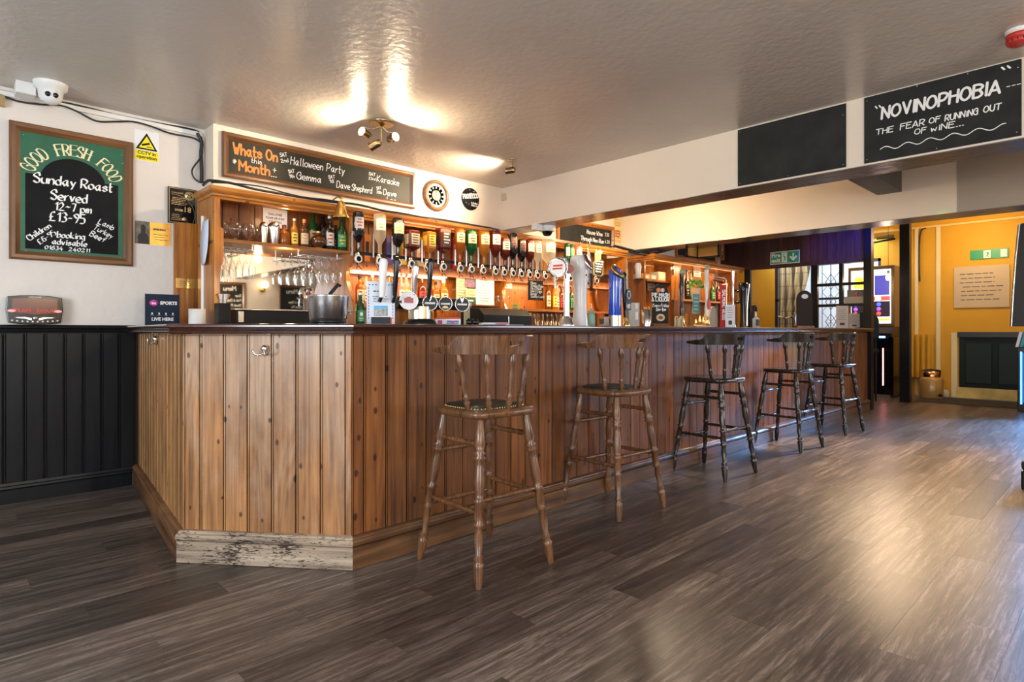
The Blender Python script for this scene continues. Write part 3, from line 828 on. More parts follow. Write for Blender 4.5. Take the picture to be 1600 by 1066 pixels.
def make_stool(label, loc, rz, wood_, pad, studs):
    t = thing('bar_stool', label, 'stool', loc, rz, 'bar stools along the counter')
    # seat
    pts = []
    for i in range(56):
        a = 2 * PI * i / 56; c, s = math.cos(a), math.sin(a)
        ex = 6.0 if s < 0 else 3.0
        k = (abs(c) ** ex + abs(s) ** ex) ** (-1 / ex)
        r = 0.203 * k
        if s < 0: r *= 1 - 0.05 * abs(c) * abs(s) * 2
        pts.append((r * c * 0.98, r * s * 0.96))
    mb = MB(); n = len(pts)
    lv = [(0.86, .692), (0.97, .697), (1.0, .708), (1.0, .718), (0.975, .728), (0.90, .731), (0.5, .726), (0.02, .724)]
    vs = [(x * f, y * f, z) for f, z in lv for x, y in pts]
    mb.add(vs, [(j * n + i, j * n + (i + 1) % n, (j + 1) * n + (i + 1) % n, (j + 1) * n + i) for j in range(len(lv) - 1) for i in range(n)], True)
    mb.add(vs[:n], [tuple(range(n))])
    mb.build('seat', wood_, t)
    if pad:
        mb = MB(); lv = [(0.80, .728), (0.80, .736), (0.76, .741), (0.5, .746), (0.02, .748)]
        vs = [(x * f, y * f + 0.012, z) for f, z in lv for x, y in pts]
        mb.add(vs, [(j * n + i, j * n + (i + 1) % n, (j + 1) * n + (i + 1) % n, (j + 1) * n + i) for j in range(len(lv) - 1) for i in range(n)], True)
        pd = mb.build('seat_pad', M_leather, t)
        if studs:
            mb = MB()
            for i in range(72):
                a = 2 * PI * i / 72 ; k = i / 72 * n; i0 = int(k); f = k - i0
                x = (pts[i0][0] * (1 - f) + pts[(i0 + 1) % n][0] * f) * .80; y = (pts[i0][1] * (1 - f) + pts[(i0 + 1) % n][1] * f) * .80 + 0.012
                mb.ball((x, y, .734), 0.0042, 6, 4)
            tag(mb.build('upholstery_studs', M_brass, pd), kind='stuff')
    # legs and stretchers
    T = {}; Bm = {}
    for sx in (-1, 1):
        for sy in (-1, 1):
            T[sx, sy] = Vector((sx * .135, sy * .135, .70)); Bm[sx, sy] = Vector((sx * .215, sy * .222, 0))
            MB().turned(T[sx, sy], Bm[sx, sy], LEGP, 14).build('leg', wood_, t)

    def on(k, z):
        a, b_ = T[k], Bm[k]; f = (a.z - z) / (a.z - b_.z); return a + (b_ - a) * f
    for k1, k2, z in [((-1, -1), (-1, 1), .585), ((1, -1), (1, 1), .60), ((-1, 1), (1, 1), .52), ((-1, -1), (1, -1), .62),
                      ((-1, -1), (-1, 1), .30), ((1, -1), (1, 1), .33), ((-1, 1), (1, 1), .27), ((-1, -1), (1, -1), .35)]:
        if (k1, k2) == ((-1, -1), (1, -1)) and z > .5: continue
        MB().turned(on(k1, z), on(k2, z), STRP, 10).build('stretcher', wood_, t)
    # curved comb
    R_, cy = .232, .03; m = 72; mb = MB(); prof = []
    a0, a1 = math.radians(168), math.radians(372)
    for i in range(m + 1):
        u = i / m; a = a0 + (a1 - a0) * u; e = min(u, 1 - u)
        k = min(1, max(0, (e - 0.125) / 0.07)); k = k * k * (3 - 2 * k)
        zt = 1.014 + (1.060 - 1.014) * k; k2 = min(1, e / 0.09)
        zb = .985 - .008 * k2; zt = zt - (1 - k2) * 0.012
        lean = 0.012
        prof.append((a, zb, zt, lean))
    def P_(a, r, z): return (r * math.cos(a) * 0.98, cy + r * math.sin(a), z)
    vs = []
    for a, zb, zt, ln in prof:
        th = .011
        vs += [P_(a, R_ - th, zb), P_(a, R_ + th, zb), P_(a, R_ + th + ln * .8, zt - .004), P_(a, R_ + th + ln - .006, zt), P_(a, R_ - th + ln + .005, zt), P_(a, R_ - th + ln, zt - .004)]
    q = 6
    # slot through the middle of the back: leave out the two long faces and line the hole
    slot = range(33, 40)
    fs = []; inner_f = []
    for j in range(m):
        for k in range(q):
            f = (j * q + k, j * q + (k + 1) % q, (j + 1) * q + (k + 1) % q, (j + 1) * q + k)
            if j in slot and k in (1, 5): continue
            fs.append(f)
    mb.add(vs, fs)
    for side in (1, 5):        # rebuild these faces as bands above and below the slot
        def zlerp(j, f):
            A = Vector(vs[j * q + (1 if side == 1 else 0)]); Bv = Vector(vs[j * q + (2 if side == 1 else 5)])
            return A + (Bv - A) * f
        for j in slot:
            for f0, f1 in ((0, .42), (.72, 1)):
                mb.add([zlerp(j, f0), zlerp(j + 1, f0), zlerp(j + 1, f1), zlerp(j, f1)], [(0, 1, 2, 3)])
    for f in (.42, .72):
        for j in slot:
            o_ = [Vector(vs[(j + d) * q + 1]) + (Vector(vs[(j + d) * q + 2]) - Vector(vs[(j + d) * q + 1])) * f for d in (0, 1)]
            i_ = [Vector(vs[(j + d) * q]) + (Vector(vs[(j + d) * q + 5]) - Vector(vs[(j + d) * q])) * f for d in (0, 1)]
            mb.add([o_[0], o_[1], i_[1], i_[0]], [(0, 1, 2, 3)])
    for j in (slot[0], slot[-1] + 1):
        o_ = [Vector(vs[j * q + 1]) + (Vector(vs[j * q + 2]) - Vector(vs[j * q + 1])) * f for f in (.42, .72)]
        i_ = [Vector(vs[j * q]) + (Vector(vs[j * q + 5]) - Vector(vs[j * q])) * f for f in (.42, .72)]
        mb.add([o_[0], o_[1], i_[1], i_[0]], [(0, 1, 2, 3)])
    mb.add(vs[:q], [tuple(range(q))]); mb.add(vs[-q:], [tuple(range(q))])
    mb.build('backrest', wood_, t)
    for deg in (205, 237, 270, 303, 335):
        a = math.radians(deg); b0 = Vector((0.165 * math.cos(a) , 0.168 * math.sin(a) + .0, .72)); t0 = Vector(P_(a, R_ - .001, .988))
        MB().turned(b0, t0, SPIP, 12).build('spindle', wood_, t)
    return t


make_stool('nearest turned wood bar stool, studded green leather seat pad, comb back', (1.85, 2.115, 0), math.radians(-2), M_stool, True, True)
make_stool('second bar stool from the bar corner, brown turned legs, dark plain seat pad', (3.005, 2.235, 0), math.radians(-3), M_stool, True, False)
make_stool('middle stool of the five, very dark turned wood with bare polished seat', (4.285, 2.235, 0), math.radians(-4), M_stooldk, False, False)
make_stool('dark wooden bar stool, second from the black end post, bare seat', (5.73, 2.25, 0), math.radians(-5), M_stooldk, False, False)
make_stool('farthest dark wooden bar stool, right beside the black end post', (6.99, 2.27, 0), math.radians(-6), M_stooldk, False, False)

# ================================================================== BACK BAR SHELVING
FYB = 4.35       # front plane of the shelving
KY = 4.665       # its back
bb = thing('back_bar_shelving', 'long pine back bar shelving with moulded cornice behind the optics', 'shelving', (1.35, 4.35, 0))


def lo(mb, dx=1.35, dy=4.35, dz=0):
    mb.v = [(x - dx, y - dy, z - dz) for x, y, z in mb.v]; return mb


E1 = 6.12
corn = [(-0.03, 1.985), (0.0, 1.985), (0.004, 2.0), (0.014, 2.006), (0.016, 2.02), (0.03, 2.032), (0.036, 2.04), (0.036, 2.066), (-0.03, 2.066)]
lo(sweep([(1.36, 4.675), (1.36, FYB), (E1, FYB)], corn)).build('cornice', M_pineh, bb)
lo(B(1.38, E1, FYB + .02, KY, 2.03, 2.05)).build('top_board', M_pineh, bb)
lo(B(1.35, 1.378, FYB + .0, 4.675, 1.128, 2.0)).build('side_panel', M_pine, bb)
lo(MB().prism([(1.352, 1.13), (1.412, 1.13), (1.412, 1.22), (1.395, 1.26), (1.388, 1.40), (1.395, 1.52), (1.412, 1.56), (1.412, 1.78), (1.39, 1.79), (1.39, 1.98), (1.352, 1.98)], FYB - .022, FYB - .002)).build('front_stile', M_pine, bb)
for i, x in enumerate((2.37, E1 - .03)):
    lo(MB().prism([(4.665, 1.128), (FYB - .06, 1.128), (FYB - .06, 1.27), (FYB - .02, 1.36), (FYB + .05, 1.48), (FYB + .05, 1.56), (FYB, 1.60), (FYB, 1.99), (4.665, 1.99)], x, x + .03, 'x')).build('upright', M_pine, bb)
for x in (3.27, 3.33, 4.22, 4.97, 5.5):
    lo(MB().prism([(4.665, 1.13), (FYB + .12, 1.13), (FYB + .12, 1.25), (FYB + .17, 1.36), (FYB + .2, 1.50), (FYB + .14, 1.60), (4.665, 1.60)], x, x + .025, 'x')).build('divider', M_pine, bb)
lo(B(1.39, 2.37, FYB, KY, 1.695, 1.717)).build('shelf', M_pineh, bb)
lo(B(2.40, E1 - .03, FYB + .1, KY, 1.585, 1.66)).build('optics_shelf', M_pinedk, bb)
lo(B(2.40, 3.27, FYB + .04, KY, 1.275, 1.298)).build('shelf', M_pineh, bb)
lo(B(4.36, E1 - .03, FYB + .04, KY, 1.285, 1.31)).build('shelf', M_pineh, bb)
# vertical boards at the back
bx = 1.392; first = None
while bx < E1 - .04:
    w_ = .118
    if bx < 2.36 and bx + w_ > 2.37: w_ = 2.37 - bx
    z0 = 1.717 if bx < 2.36 else 1.66
    mb = MB().prism([(0, 0), (.004, -.006), (w_ - .006, -.006), (w_ - .002, 0)], z0, 2.03, 'z')
    mb.build('board', M_pinedk if bx < 2.36 else M_pine, bb, loc=(bx - 1.35, KY - 4.35, 0))
    bx += w_
lo(B(2.40, E1 - .03, KY - .004, KY + .004, 1.13, 1.585)).build('lower_back', M_pine, bb)
lo(B(1.392, 2.37, KY - .004, KY + .002, 1.13, 1.695)).build('mirror', M_mirror, bb)
# arched pine spandrels in the lower optics bay
for xx0, xx1 in ((2.95, 3.22), (3.36, 3.72), (3.78, 4.2)):
    pl = [(xx0, 1.14), (xx1, 1.14), (xx1, 1.46)] + arc(xx1 - .08, 1.46, .08, 0, 90, 6) + [(xx0, 1.54)]
    lo(MB().prism(pl, KY - .02, KY - .006)).build('panel', M_pine, bb)
bc = thing('back_counter', 'dark worktop below the back bar shelving', 'counter', (1.4, 4.05, 0))
lo(B(1.47, 6.1, 4.08, 4.67, 1.10, 1.128), 1.4, 4.05).build('worktop', M_top, bc)
lo(B(1.49, 6.08, 4.14, 4.66, 0.0, 1.10), 1.4, 4.05).build('cabinet', M_pinedk, bc)
BCZ = 1.128

# tall cornice of the farther unit, past the second beam
fb = thing('back_bar_shelving', 'farther pine back bar unit with deep flat canopy past the second beam', 'shelving', (6.6, 4.3, 0))
D6 = (6.6, 4.3)
lo(sweep([(6.62, 4.675), (6.62, 4.28), (9.12, 4.28)], [(a, b + .0) for a, b in corn]), *D6).build('cornice', M_pineh, fb)
lo(B(6.64, 9.12, 4.30, 4.67, 1.99, 2.005), *D6).build('canopy', M_pineh, fb)
lo(B(6.62, 6.65, 4.42, 4.67, 1.13, 1.99), *D6).build('side_panel', M_pinedk, fb)
lo(B(7.24, 7.42, 4.36, 4.67, 1.10, 1.99), *D6).build('upright', M_pinedk, fb)
lo(B(9.09, 9.12, 4.36, 4.67, 1.10, 1.99), *D6).build('side_panel', M_pinedk, fb)
lo(B(6.65, 7.24, 4.40, 4.67, 1.73, 1.755), *D6).build('shelf', M_pinedk, fb)
lo(B(7.42, 9.09, 4.40, 4.67, 1.50, 1.525), *D6).build('shelf', M_pineh, fb)
for i in range(21):
    x = 6.65 + i * .118
    if x + .118 > 9.1: break
    MB().prism([(0, 0), (.004, -.006), (.112, -.006), (.116, 0)], 1.14, 1.98, 'z').build('board', M_pine, fb, loc=(x - 6.6, .375, 0))
lo(B(6.62, 9.1, 4.1, 4.67, 1.10, 1.128), *D6).build('worktop', M_top, fb)
lo(B(6.64, 9.08, 4.16, 4.66, 0, 1.10), *D6).build('cabinet', M_pinedk, fb)

# strip light fitting under the optics shelf
st = thing('strip_light', 'lit warm strip light under the optics shelf behind the spirit bottles', 'strip light', (2.95, 4.50, 1.578))
B(-.5, .5, -.02, .02, -.004, .006).build('housing', M_wplas, st)
B(-.48, .48, -.014, .014, -.018, -.004).build('tube', plain('warm_tube', (1, .8, .5), emit=7, ecol=(1, .72, .38)), st)

# ================================================================== BOTTLES
CLR = M_glass
L_amber = liquid('amber_spirit', (0.50, 0.17, 0.02), .6)
L_gold = liquid('golden_spirit', (0.62, 0.30, 0.05), .65)
L_red = liquid('red_brown_spirit', (0.14, 0.018, 0.010), .35)
L_dark = plain('near_black_bottle', (0.012, 0.008, 0.007), .08, coat=.6)
L_green = liquid('green_bottle_glass', (0.015, 0.11, 0.025), .4)
L_dgreen = liquid('dark_green_bottle_glass', (0.012, 0.06, 0.02), .2)
L_clear = liquid('clear_spirit', (0.80, 0.76, 0.66), .86)
L_brown = liquid('brown_bottle_glass', (0.12, 0.04, 0.012), .25)
L_pink = liquid('pink_spirit', (0.75, 0.28, 0.25), .5)
P_white = plain('label_white', (.62, .59, .52), .6)
P_cream = plain('label_cream', (.58, .49, .31), .6)
P_blk = plain('label_black', (.02, .02, .022), .5)
P_red = plain('label_red', (.55, .03, .02), .5)
P_yel = plain('label_yellow', (.80, .55, .06), .5)
P_org = plain('label_orange', (.75, .22, .04), .5)
P_grn = plain('label_green', (.05, .28, .10), .5)
P_blu = plain('label_blue', (.03, .10, .38), .5)
P_teal = plain('label_teal', (.05, .33, .40), .5)
BA0, BA1 = math.radians(205), math.radians(305)


def label_patch(parent, r, z0, z1, mat, a0=BA0, a1=BA1, ink=None, lines=3, sub=True):
    o = MB().lathe([(r + .0012, z0), (r + .0012, z1)], 8, a0=a0, a1=a1).build('label', mat, parent)
    if ink:
        mb = MB(); am = (a0 + a1) / 2
        for i in range(lines):
            z = z0 + (z1 - z0) * (.25 + .55 * i / max(1, lines - 1)); hw = (a1 - a0) * (.30 if i % 2 else .2)
            mb.lathe([(r + .0018, z - (z1 - z0) * .05), (r + .0018, z + (z1 - z0) * .05)], 4, a0=am - hw, a1=am + hw)
        mb.build('print', ink, o)
    return o


OY = 4.25


def optic_bottle(label, xp, yt, wpx, mat, lab, ink=None, kind='round', shift=0, neck=None, empty=False, labz=(.35, .92), yn=None):
    Y = OY
    T_ = PY(xp, yt, Y); r = WY(xp, wpx, Y) / 2
    zr = RAILZ
    h = T_.z - zr
    t = thing('spirit_bottle', label, 'bottle', (T_.x, Y, zr), 0, 'upturned spirit bottles on the optics')
    nk = .016
    if kind == 'round':
        body = [(nk, 0), (nk, h * .22), (nk * 1.1, h * .25), (r * .75, h * .36), (r, h * .42), (r, h * .93), (r * .93, h * .97), (r * .7, h), (0.0001, h * .97)]
        MB().lathe(body, 18).build('body', mat, t)
        label_patch(t, r, h * (.42 + .5 * labz[0] * .9), h * (.42 + .52 * labz[1] * .9), lab, ink=ink)
    else:
        q = r * .92
        MB().lathe([(nk, 0), (nk, h * .2), (nk * 1.2, h * .25)], 14).build('neck', mat, t)
        mb = MB()
        lv = [(q * .30, h * .25), (q * .85, h * .33), (q, h * .38), (q, h * .94), (q * .85, h * .985), (q * .3, h)]
        vs = []
        for a, z in lv:
            c_ = a * .78
            vs += [(-a, -c_, z), (-c_, -a, z), (c_, -a, z), (a, -c_, z), (a, c_, z), (c_, a, z), (-c_, a, z), (-a, c_, z)]
        fs = [(j * 8 + i, j * 8 + (i + 1) % 8, (j + 1) * 8 + (i + 1) % 8, (j + 1) * 8 + i) for j in range(5) for i in range(8)] + [tuple(range(8)), tuple(range(40, 48))]
        mb.add(vs, fs).build('body', mat, t)
        lb = B(-q * .72, q * .72, -q - .0015, -q - .0003, h * .46, h * .86).build('label', lab, t)
        B(-q - .0015, -q - .0003, -q * .6, q * .6, h * .48, h * .84).build('label', lab, t)
        if ink: textlines(lb, -q * .6, q * .6, h * .48, h * .84, 4, ink, y=-q - .002, t=.5, seed=int(xp))
    return t


RAILZ = 1.70
rail = thing('optics_rail', 'dark metal rail carrying the spirit optics', 'rail', (2.42, OY + .035, 1.70))
B(0, E1 - 2.5, .0, .02, -.012, .012).build('bar', M_black, rail)
opt0 = None; OPT = []
ringpx = [(560, 'black drop bottle'), (593, ''), (622, ''), (643, ''), (668, ''), (693, ''), (719.5, ''), (736.7, ''), (755, ''), (774, ''), (788, ''), (801.5, ''), (814.5, ''), (827.6, ''), (839.5, ''), (852, ''), (868, ''), (891, ''), (921, ''), (932, '')]
M_ring = plain('white_ring', (.80, .79, .76), .35)
for i, (xp, _) in enumerate(ringpx):
    p = PY(xp, 420, OY - .02)
    if opt0 is None:
        opt0 = thing('spirit_optic', 'silver and black optic measure with white ring front, in the row on the rail', 'optic', (p.x, OY, RAILZ), 0, 'spirit optics on the rail')
        MB().lathe([(.010, .0), (.019, -.004), (.021, -.03), (.021, -.075), (.012, -.085), (.008, -.1)], 12).build('chamber', M_chrome, opt0)
        Mx = Matrix.Rotation(PI / 2, 3, 'X')
        MB().lathe([(.024, .024), (.032, .018), (.032, .026), (.028, .031), (.022, .031), (.022, .024)], 16, (0, 0, -.055), M=Mx).build('ring', M_ring, opt0)
        MB().cyl((0, -.012, -.055), (0, -.027, -.055), .021, 12).build('ring_centre', M_blackg, opt0)
        MB().tube([(-.022, -.03, -.135), (-.008, -.02, -.115), (.008, -.02, -.115), (.022, -.03, -.135)], .004, 6).build('push_bar', M_black, opt0)
        B(-.008, .008, .01, .05, -.02, .005).build('clamp', M_black, opt0)
        B(-.05, -.036, .0, .016, -.03, .16).build('support_rod', M_steel, opt0)
    else:
        o = copy_tree(opt0); o.location = (p.x, OY, RAILZ)
    OPT.append(opt0 if i == 0 else o)

ob = [
 ('upturned bottle of dark spirit with white label, nearest the brass bell', 560, 331, 18, L_dark, P_white, P_red, 'round'),
 ('upturned clear bottle with white label and orange lower band', 593.5, 334, 19, L_clear, P_white, P_org, 'round'),
 ('upturned black cream liqueur bottle with oval cream label', 621.6, 341, 20, L_dark, P_cream, P_org, 'round'),
 ('square upturned whiskey bottle, deep red with cream label', 643.5, 360, 22, L_red, P_cream, P_blk, 'square'),
 ('square upturned bottle of pale gold spirit with yellow label', 671, 362, 18, L_gold, P_yel, P_blk, 'square'),
 ('square upturned whiskey bottle with black and white label', 692, 356.5, 22, L_red, P_blk, P_white, 'square'),
 ('upturned amber bottle with cream label beside the green one', 718, 357, 17, L_amber, P_cream, P_blk, 'round'),
 ('upturned green glass whisky bottle with cream label', 736, 359, 18, L_green, P_cream, P_blk, 'round'),
 ('upturned golden rum bottle with tall cream label', 756, 360, 18, L_gold, P_cream, P_blk, 'round'),
 ('upturned red brown rum bottle with small white label', 773.6, 359, 17, L_red, P_white, P_blk, 'round'),
 ('shorter upturned bottle of red brown spirit with pale label', 789, 372, 16, L_red, P_white, P_blk, 'round'),
 ('tall upturned black liqueur bottle with red mark', 801, 364, 15, L_dark, P_blk, P_red, 'round'),
 ('short upturned dark brown bottle with red and black label', 815, 374, 14, L_dark, P_blk, P_red, 'round'),
 ('upturned bottle of ruby red spirit with white and yellow label', 828, 374, 14, L_red, P_white, P_yel, 'round'),
 ('upturned clear bottle with speckled white label under the dome camera', 840, 376, 13, L_clear, P_white, P_blk, 'round'),
 ('wide upturned frosted clear bottle with small yellow figure', 857, 374, 22, L_clear, P_white, P_yel, 'round'),
]
for a in ob: optic_bottle(*a)
for lbl, xp, yt, wp, m, la, ik in [
    ('upturned pale blue green gin bottle beyond the ringed chrome font', 886, 380, 9, L_green, P_white, P_blu),
    ('upturned bright green bottle above the round font badge', 893, 382, 9, L_green, P_grn, P_yel),
    ('upturned pink gin bottle with white top behind the white font', 903, 384, 13, L_pink, P_white, P_red)]:
    optic_bottle(lbl, xp, yt, wp, m, la, ik)


OPN = ['dark spirit bottle by the bell', 'clear bottle with orange band', 'black cream liqueur bottle', 'square deep red bottle', 'square pale gold bottle', 'square black labelled bottle', 'amber bottle', 'green whisky bottle',
       'golden rum bottle', 'red brown rum bottle', 'shorter red brown bottle', 'tall black liqueur bottle', 'short dark brown bottle', 'ruby red bottle', 'speckled clear bottle', 'wide frosted bottle', 'space beside the wide frosted bottle',
       'pale gin bottle', 'pink gin bottle', 'jug shaped chalkboard']
for o_, n_ in zip(OPT, OPN): o_['label'] = 'ringed spirit optic measure beneath the ' + n_


def bottle(label, x, y, z, h, r, mat, lab=None, ink=None, cap=M_black, shape='tall', group=None, name='bottle', cat='bottle', capn='cap', foil=None):
    t = thing(name, label, cat, (x, y, z), 0, group)
    if shape == 'tall':
        pr = [(r * .9, 0), (r, .006), (r, h * .60), (r * .85, h * .67), (r * .40, h * .76), (r * .34, h * .93)]
        lz = (.12, .5)
    elif shape == 'squat':
        pr = [(r * .9, 0), (r, .006), (r, h * .58), (r * .8, h * .68), (r * .35, h * .74), (r * .35, h * .88)]; lz = (.12, .5)
    elif shape == 'globe':
        pr = [(r * .5, 0), (r * .7, .004)] + [(r * math.cos(math.radians(a)), h * .42 + h * .4 * math.sin(math.radians(a))) for a in range(-60, 71, 13)] + [(r * .3, h * .85), (r * .3, h * .92)]; lz = None
    elif shape == 'beer':
        pr = [(r * .9, 0), (r, .005), (r, h * .52), (r * .8, h * .62), (r * .45, h * .78), (r * .38, h * .96)]; lz = (.1, .45)
    else:
        pr = [(r * .95, 0), (r, .004), (r, h * .8), (r * .5, h * .86), (r * .4, h * .94)]; lz = (.1, .7)
    MB().lathe(pr, 16).build('body', mat, t)
    MB().cyl((0, 0, pr[-1][1]), (0, 0, h), pr[-1][0] * 1.12, 12).build(capn, cap, t)
    if lab and lz: label_patch(t, r, h * lz[0], h * lz[1], lab, ink=ink)
    return t


SH1 = 1.717
def sb(label, xp, ytop, ybot, wpx, mat, lab=None, ink=None, cap=M_black, shape='tall', Y=4.5, z=SH1, **k):
    p = PY(xp, ytop, Y); return bottle(label, p.x, Y, z, p.z - z, WY(xp, wpx, Y) / 2, mat, lab, ink, cap, shape, **k)


G1 = 'bottles on the upper shelf by the bell'
sb('slim clear bottle of golden spirit, nearest the shakers on the upper shelf', 460, 342, 380, 12, L_gold, P_yel, P_blk, M_wplas, Y=4.45, group=G1)
sb('square shouldered bottle with orange stopper and cream label on the upper shelf', 475.5, 343, 384, 14, L_brown, P_cream, P_org, P_org, 'squat', Y=4.43, group=G1)
sb('tall green glass bottle with cream label at the back of the upper shelf', 489, 330, 376, 14, L_green, P_cream, P_blk, M_black, Y=4.58, group=G1)
sb('tall dark bottle with red top at the back of the upper shelf', 505, 328, 376, 12, L_dark, P_blk, P_red, P_red, Y=4.58, group=G1)
sb('round dark copper coloured liqueur bottle on the upper shelf', 497, 362, 386, 24, L_brown, None, None, M_brass, 'globe', Y=4.42, group=G1)
sb('clear bottle of dark liqueur with pink and white label on the upper shelf', 515, 338, 388, 15, L_dark, P_white, P_red, M_wplas, Y=4.42, group=G1)
sb('short red bottle between the clear and green bottles on the upper shelf', 524, 352, 385, 10, L_red, P_red, P_white, M_black, Y=4.55, group=G1)
sb('dark green bottle with pale green stripe, last before the pine upright', 533.5, 343, 390, 16, L_dgreen, P_grn, P_yel, M_black, Y=4.40, group=G1)
sb('squat brown decanter bottle beside the steel shakers', 444, 352, 379, 17, L_amber, None, None, L_brown, 'squat', Y=4.45, group=G1)

# brandy balloons, shakers
GA = []; ORD = ['first', 'second', 'third', 'fourth', 'fifth', 'sixth', 'seventh', 'eighth', 'ninth', 'tenth']
gl_prof = [(.030, 0), (.031, .003), (.006, .008), (.005, .028), (.012, .036), (.030, .052), (.038, .072), (.037, .09), (.028, .112)]


def glass(label, loc, prof, name='wine_glass', cat='glass', group=None, flip=False, mat=M_glass, n=14):
    o = MB().lathe([(r, -z if flip else z) for r, z in (prof if not flip else prof)], n, smooth=True)
    m = o.build(name, mat, None, loc=loc)
    return tag(m, label, cat, group)


g0 = None
for i, (xp, Y) in enumerate([(347, 4.45), (359, 4.55), (367, 4.43), (379, 4.53), (388, 4.43), (397, 4.55)]):
    p = PY(xp, 370, Y)
    if g0 is None:
        g0 = MB().lathe([(.031, 0), (.034, .002), (.034, .004), (.006, .010), (.005, .03), (.018, .040), (.038, .058), (.046, .082), (.043, .105), (.031, .135)], 16, rim=True).build('brandy_glass', M_glass, loc=(p.x, Y, SH1))
        tag(g0, 'clear balloon brandy glass among those on the upper shelf beside the stile', 'glass', 'brandy glasses on the upper shelf')
    else:
        o = g0.copy(); C.objects.link(o); o.location = (p.x, Y, SH1)
        o['label'] = 'clear balloon brandy glass on the upper shelf, %s from the stile' % ORD[i]
for lbl, xp, r in (('tall straight steel cocktail shaker beside the brandy glasses', 412, .03), ('wider steel cocktail shaker with domed lid beside the notice', 428, .042)):
    p = PY(xp, 347, 4.43)
    t = thing('cocktail_shaker', lbl, 'shaker', (p.x, 4.43, SH1), 0, 'cocktail shakers')
    h = p.z - SH1
    MB().lathe([(r * .72, 0), (r * .76, .004), (r, h * .72)], 18).build('cup', M_steel if r > .035 else plain('gold_steel', (.7, .6, .4), .25, 1.0), t)
    MB().lathe([(r * 1.0, h * .72), (r * 1.02, h * .76), (r * .9, h * .9), (r * .5, h * .98), (r * .3, h)], 18).build('lid', M_chrome, t)
nt = thing('notice', 'small white typed notice pinned to the back boards above the shakers', 'notice', (PY(430, 341, 4.655).x, 4.655, PY(430, 341, 4.655).z))
nw = WY(430, 38, 4.65) / 2
B(-nw, nw, -.002, 0, -.075, .072).build('sheet', M_paper, nt)
write(nt, [('CHALLENGE', 0, .02, .016, .003, None, 0, .8, 'c'), ('PLEASE ASK STAFF', 0, -.01, .014, .003, None, 0, .7, 'c'), ('FOR DETAILS', 0, -.038, .014, .003, None, 0, .7, 'c')], M_print, y=-.003)

# hanging glass racks with flutes
def rack(label, xa, xb, nrow, Y0, prof_, lab2, grp, zt=1.655):
    t = thing('glass_rack', label, 'rack', ((xa + xb) / 2, Y0, zt), 0, 'hanging glass racks')
    w_ = (xb - xa)
    n = nrow + 1
    for i in range(n):
        x = -w_ / 2 + w_ * i / nrow
        MB().tube([(x, -.12, .0), (x, .10, .0), (x, .10, .03)], .003, 6).build('rail', M_steel, t)
    MB().tube([(-w_ / 2, -.02, .002), (w_ / 2, -.02, .002)], .003, 6).build('cross_bar', M_steel, t)
    for x in (-w_ / 2, w_ / 2): MB().cyl((x, -.02, .0), (x, -.02, .04), .004, 6).build('hanger', M_steel, t)
    first = None
    for j in range(2):
        for i in range(nrow):
            x = (xa + xb) / 2 - w_ / 2 + w_ * (i + .5) / nrow; y = Y0 - .08 + j * .12
            if first is None:
                first = MB().lathe([(r, -z) for r, z in prof_], 14).build('wine_glass' if 'wine' in lab2 else 'champagne_flute', M_glass, loc=(x, y, zt + .004))
                tag(first, lab2, 'glass', grp)
            else:
                o = first.copy(); C.objects.link(o); o.location = (x, y, zt + .004)
                o['label'] = lab2 + ', %s row, %s one' % (('front', 'rear')[j], ORD[i])


fl_prof = [(.030, 0), (.031, .003), (.006, .010), (.004, .075), (.010, .085), (.022, .115), (.0255, .15), (.0225, .20)]
wi_prof = [(.033, 0), (.034, .003), (.006, .010), (.004, .075), (.012, .085), (.033, .115), (.037, .145), (.030, .195)]
xa, xb = PY(342, 400, 4.45).x, PY(394, 400, 4.45).x
rack('steel wire rack of upturned flutes under the shelf near the stile', xa, xb, 5, 4.47, fl_prof, 'upturned clear flute in the wire rack near the stile', 'flutes in the hanging rack')
xa, xb = PY(466, 400, 4.45).x, PY(527, 400, 4.45).x
rack('steel wire rack of upturned wine glasses above the ice bucket', xa, xb, 5, 4.47, wi_prof, 'upturned clear wine glass in the wire rack above the ice bucket', 'wine glasses in the hanging rack')

# packets and small bottles standing on the optics shelf
def packet(lbl, x0, x1, y0, mat, labm, name='packet', Y=4.56):
    a, b_ = PY(x0, y0, Y), PY(x1, y0, Y); hw = (b_.x - a.x) / 2; h = a.z - 1.66
    t = thing(name, lbl, 'packet', ((a.x + b_.x) / 2, Y, 1.66), 0, 'packets on the optics shelf')
    MB().prism([(-hw, 0), (hw, 0), (hw * .96, h * .5), (hw, h), (-hw, h), (-hw * .96, h * .5)], -.015, .015).build('pack', mat, t)
    B(-hw * .6, hw * .6, -.0165, -.0155, h * .3, h * .75).build('label', labm, t)


packet('black and orange flat bottle shaped packet behind the first optics', 568, 577, 366, P_org, P_blk)
packet('violet and blue snack packet behind the black liqueur bottle', 603, 612, 368, plain('packet_violet', (.16, .08, .30), .4), P_blu)
packet('blue patterned snack packet beside the black liqueur bottle', 611, 619, 372, P_blu, P_white)
packet('bright yellow snack packet behind the square red bottle', 626, 634, 380, P_yel, P_red)
packet('yellow and red packet between the two square bottles', 653, 662, 370, P_yel, P_red)
packet('cream carton between the square bottles', 650, 658, 388, P_cream, P_org, Y=4.50)
packet('red carton near the amber bottle', 706, 711, 372, P_red, P_cream)

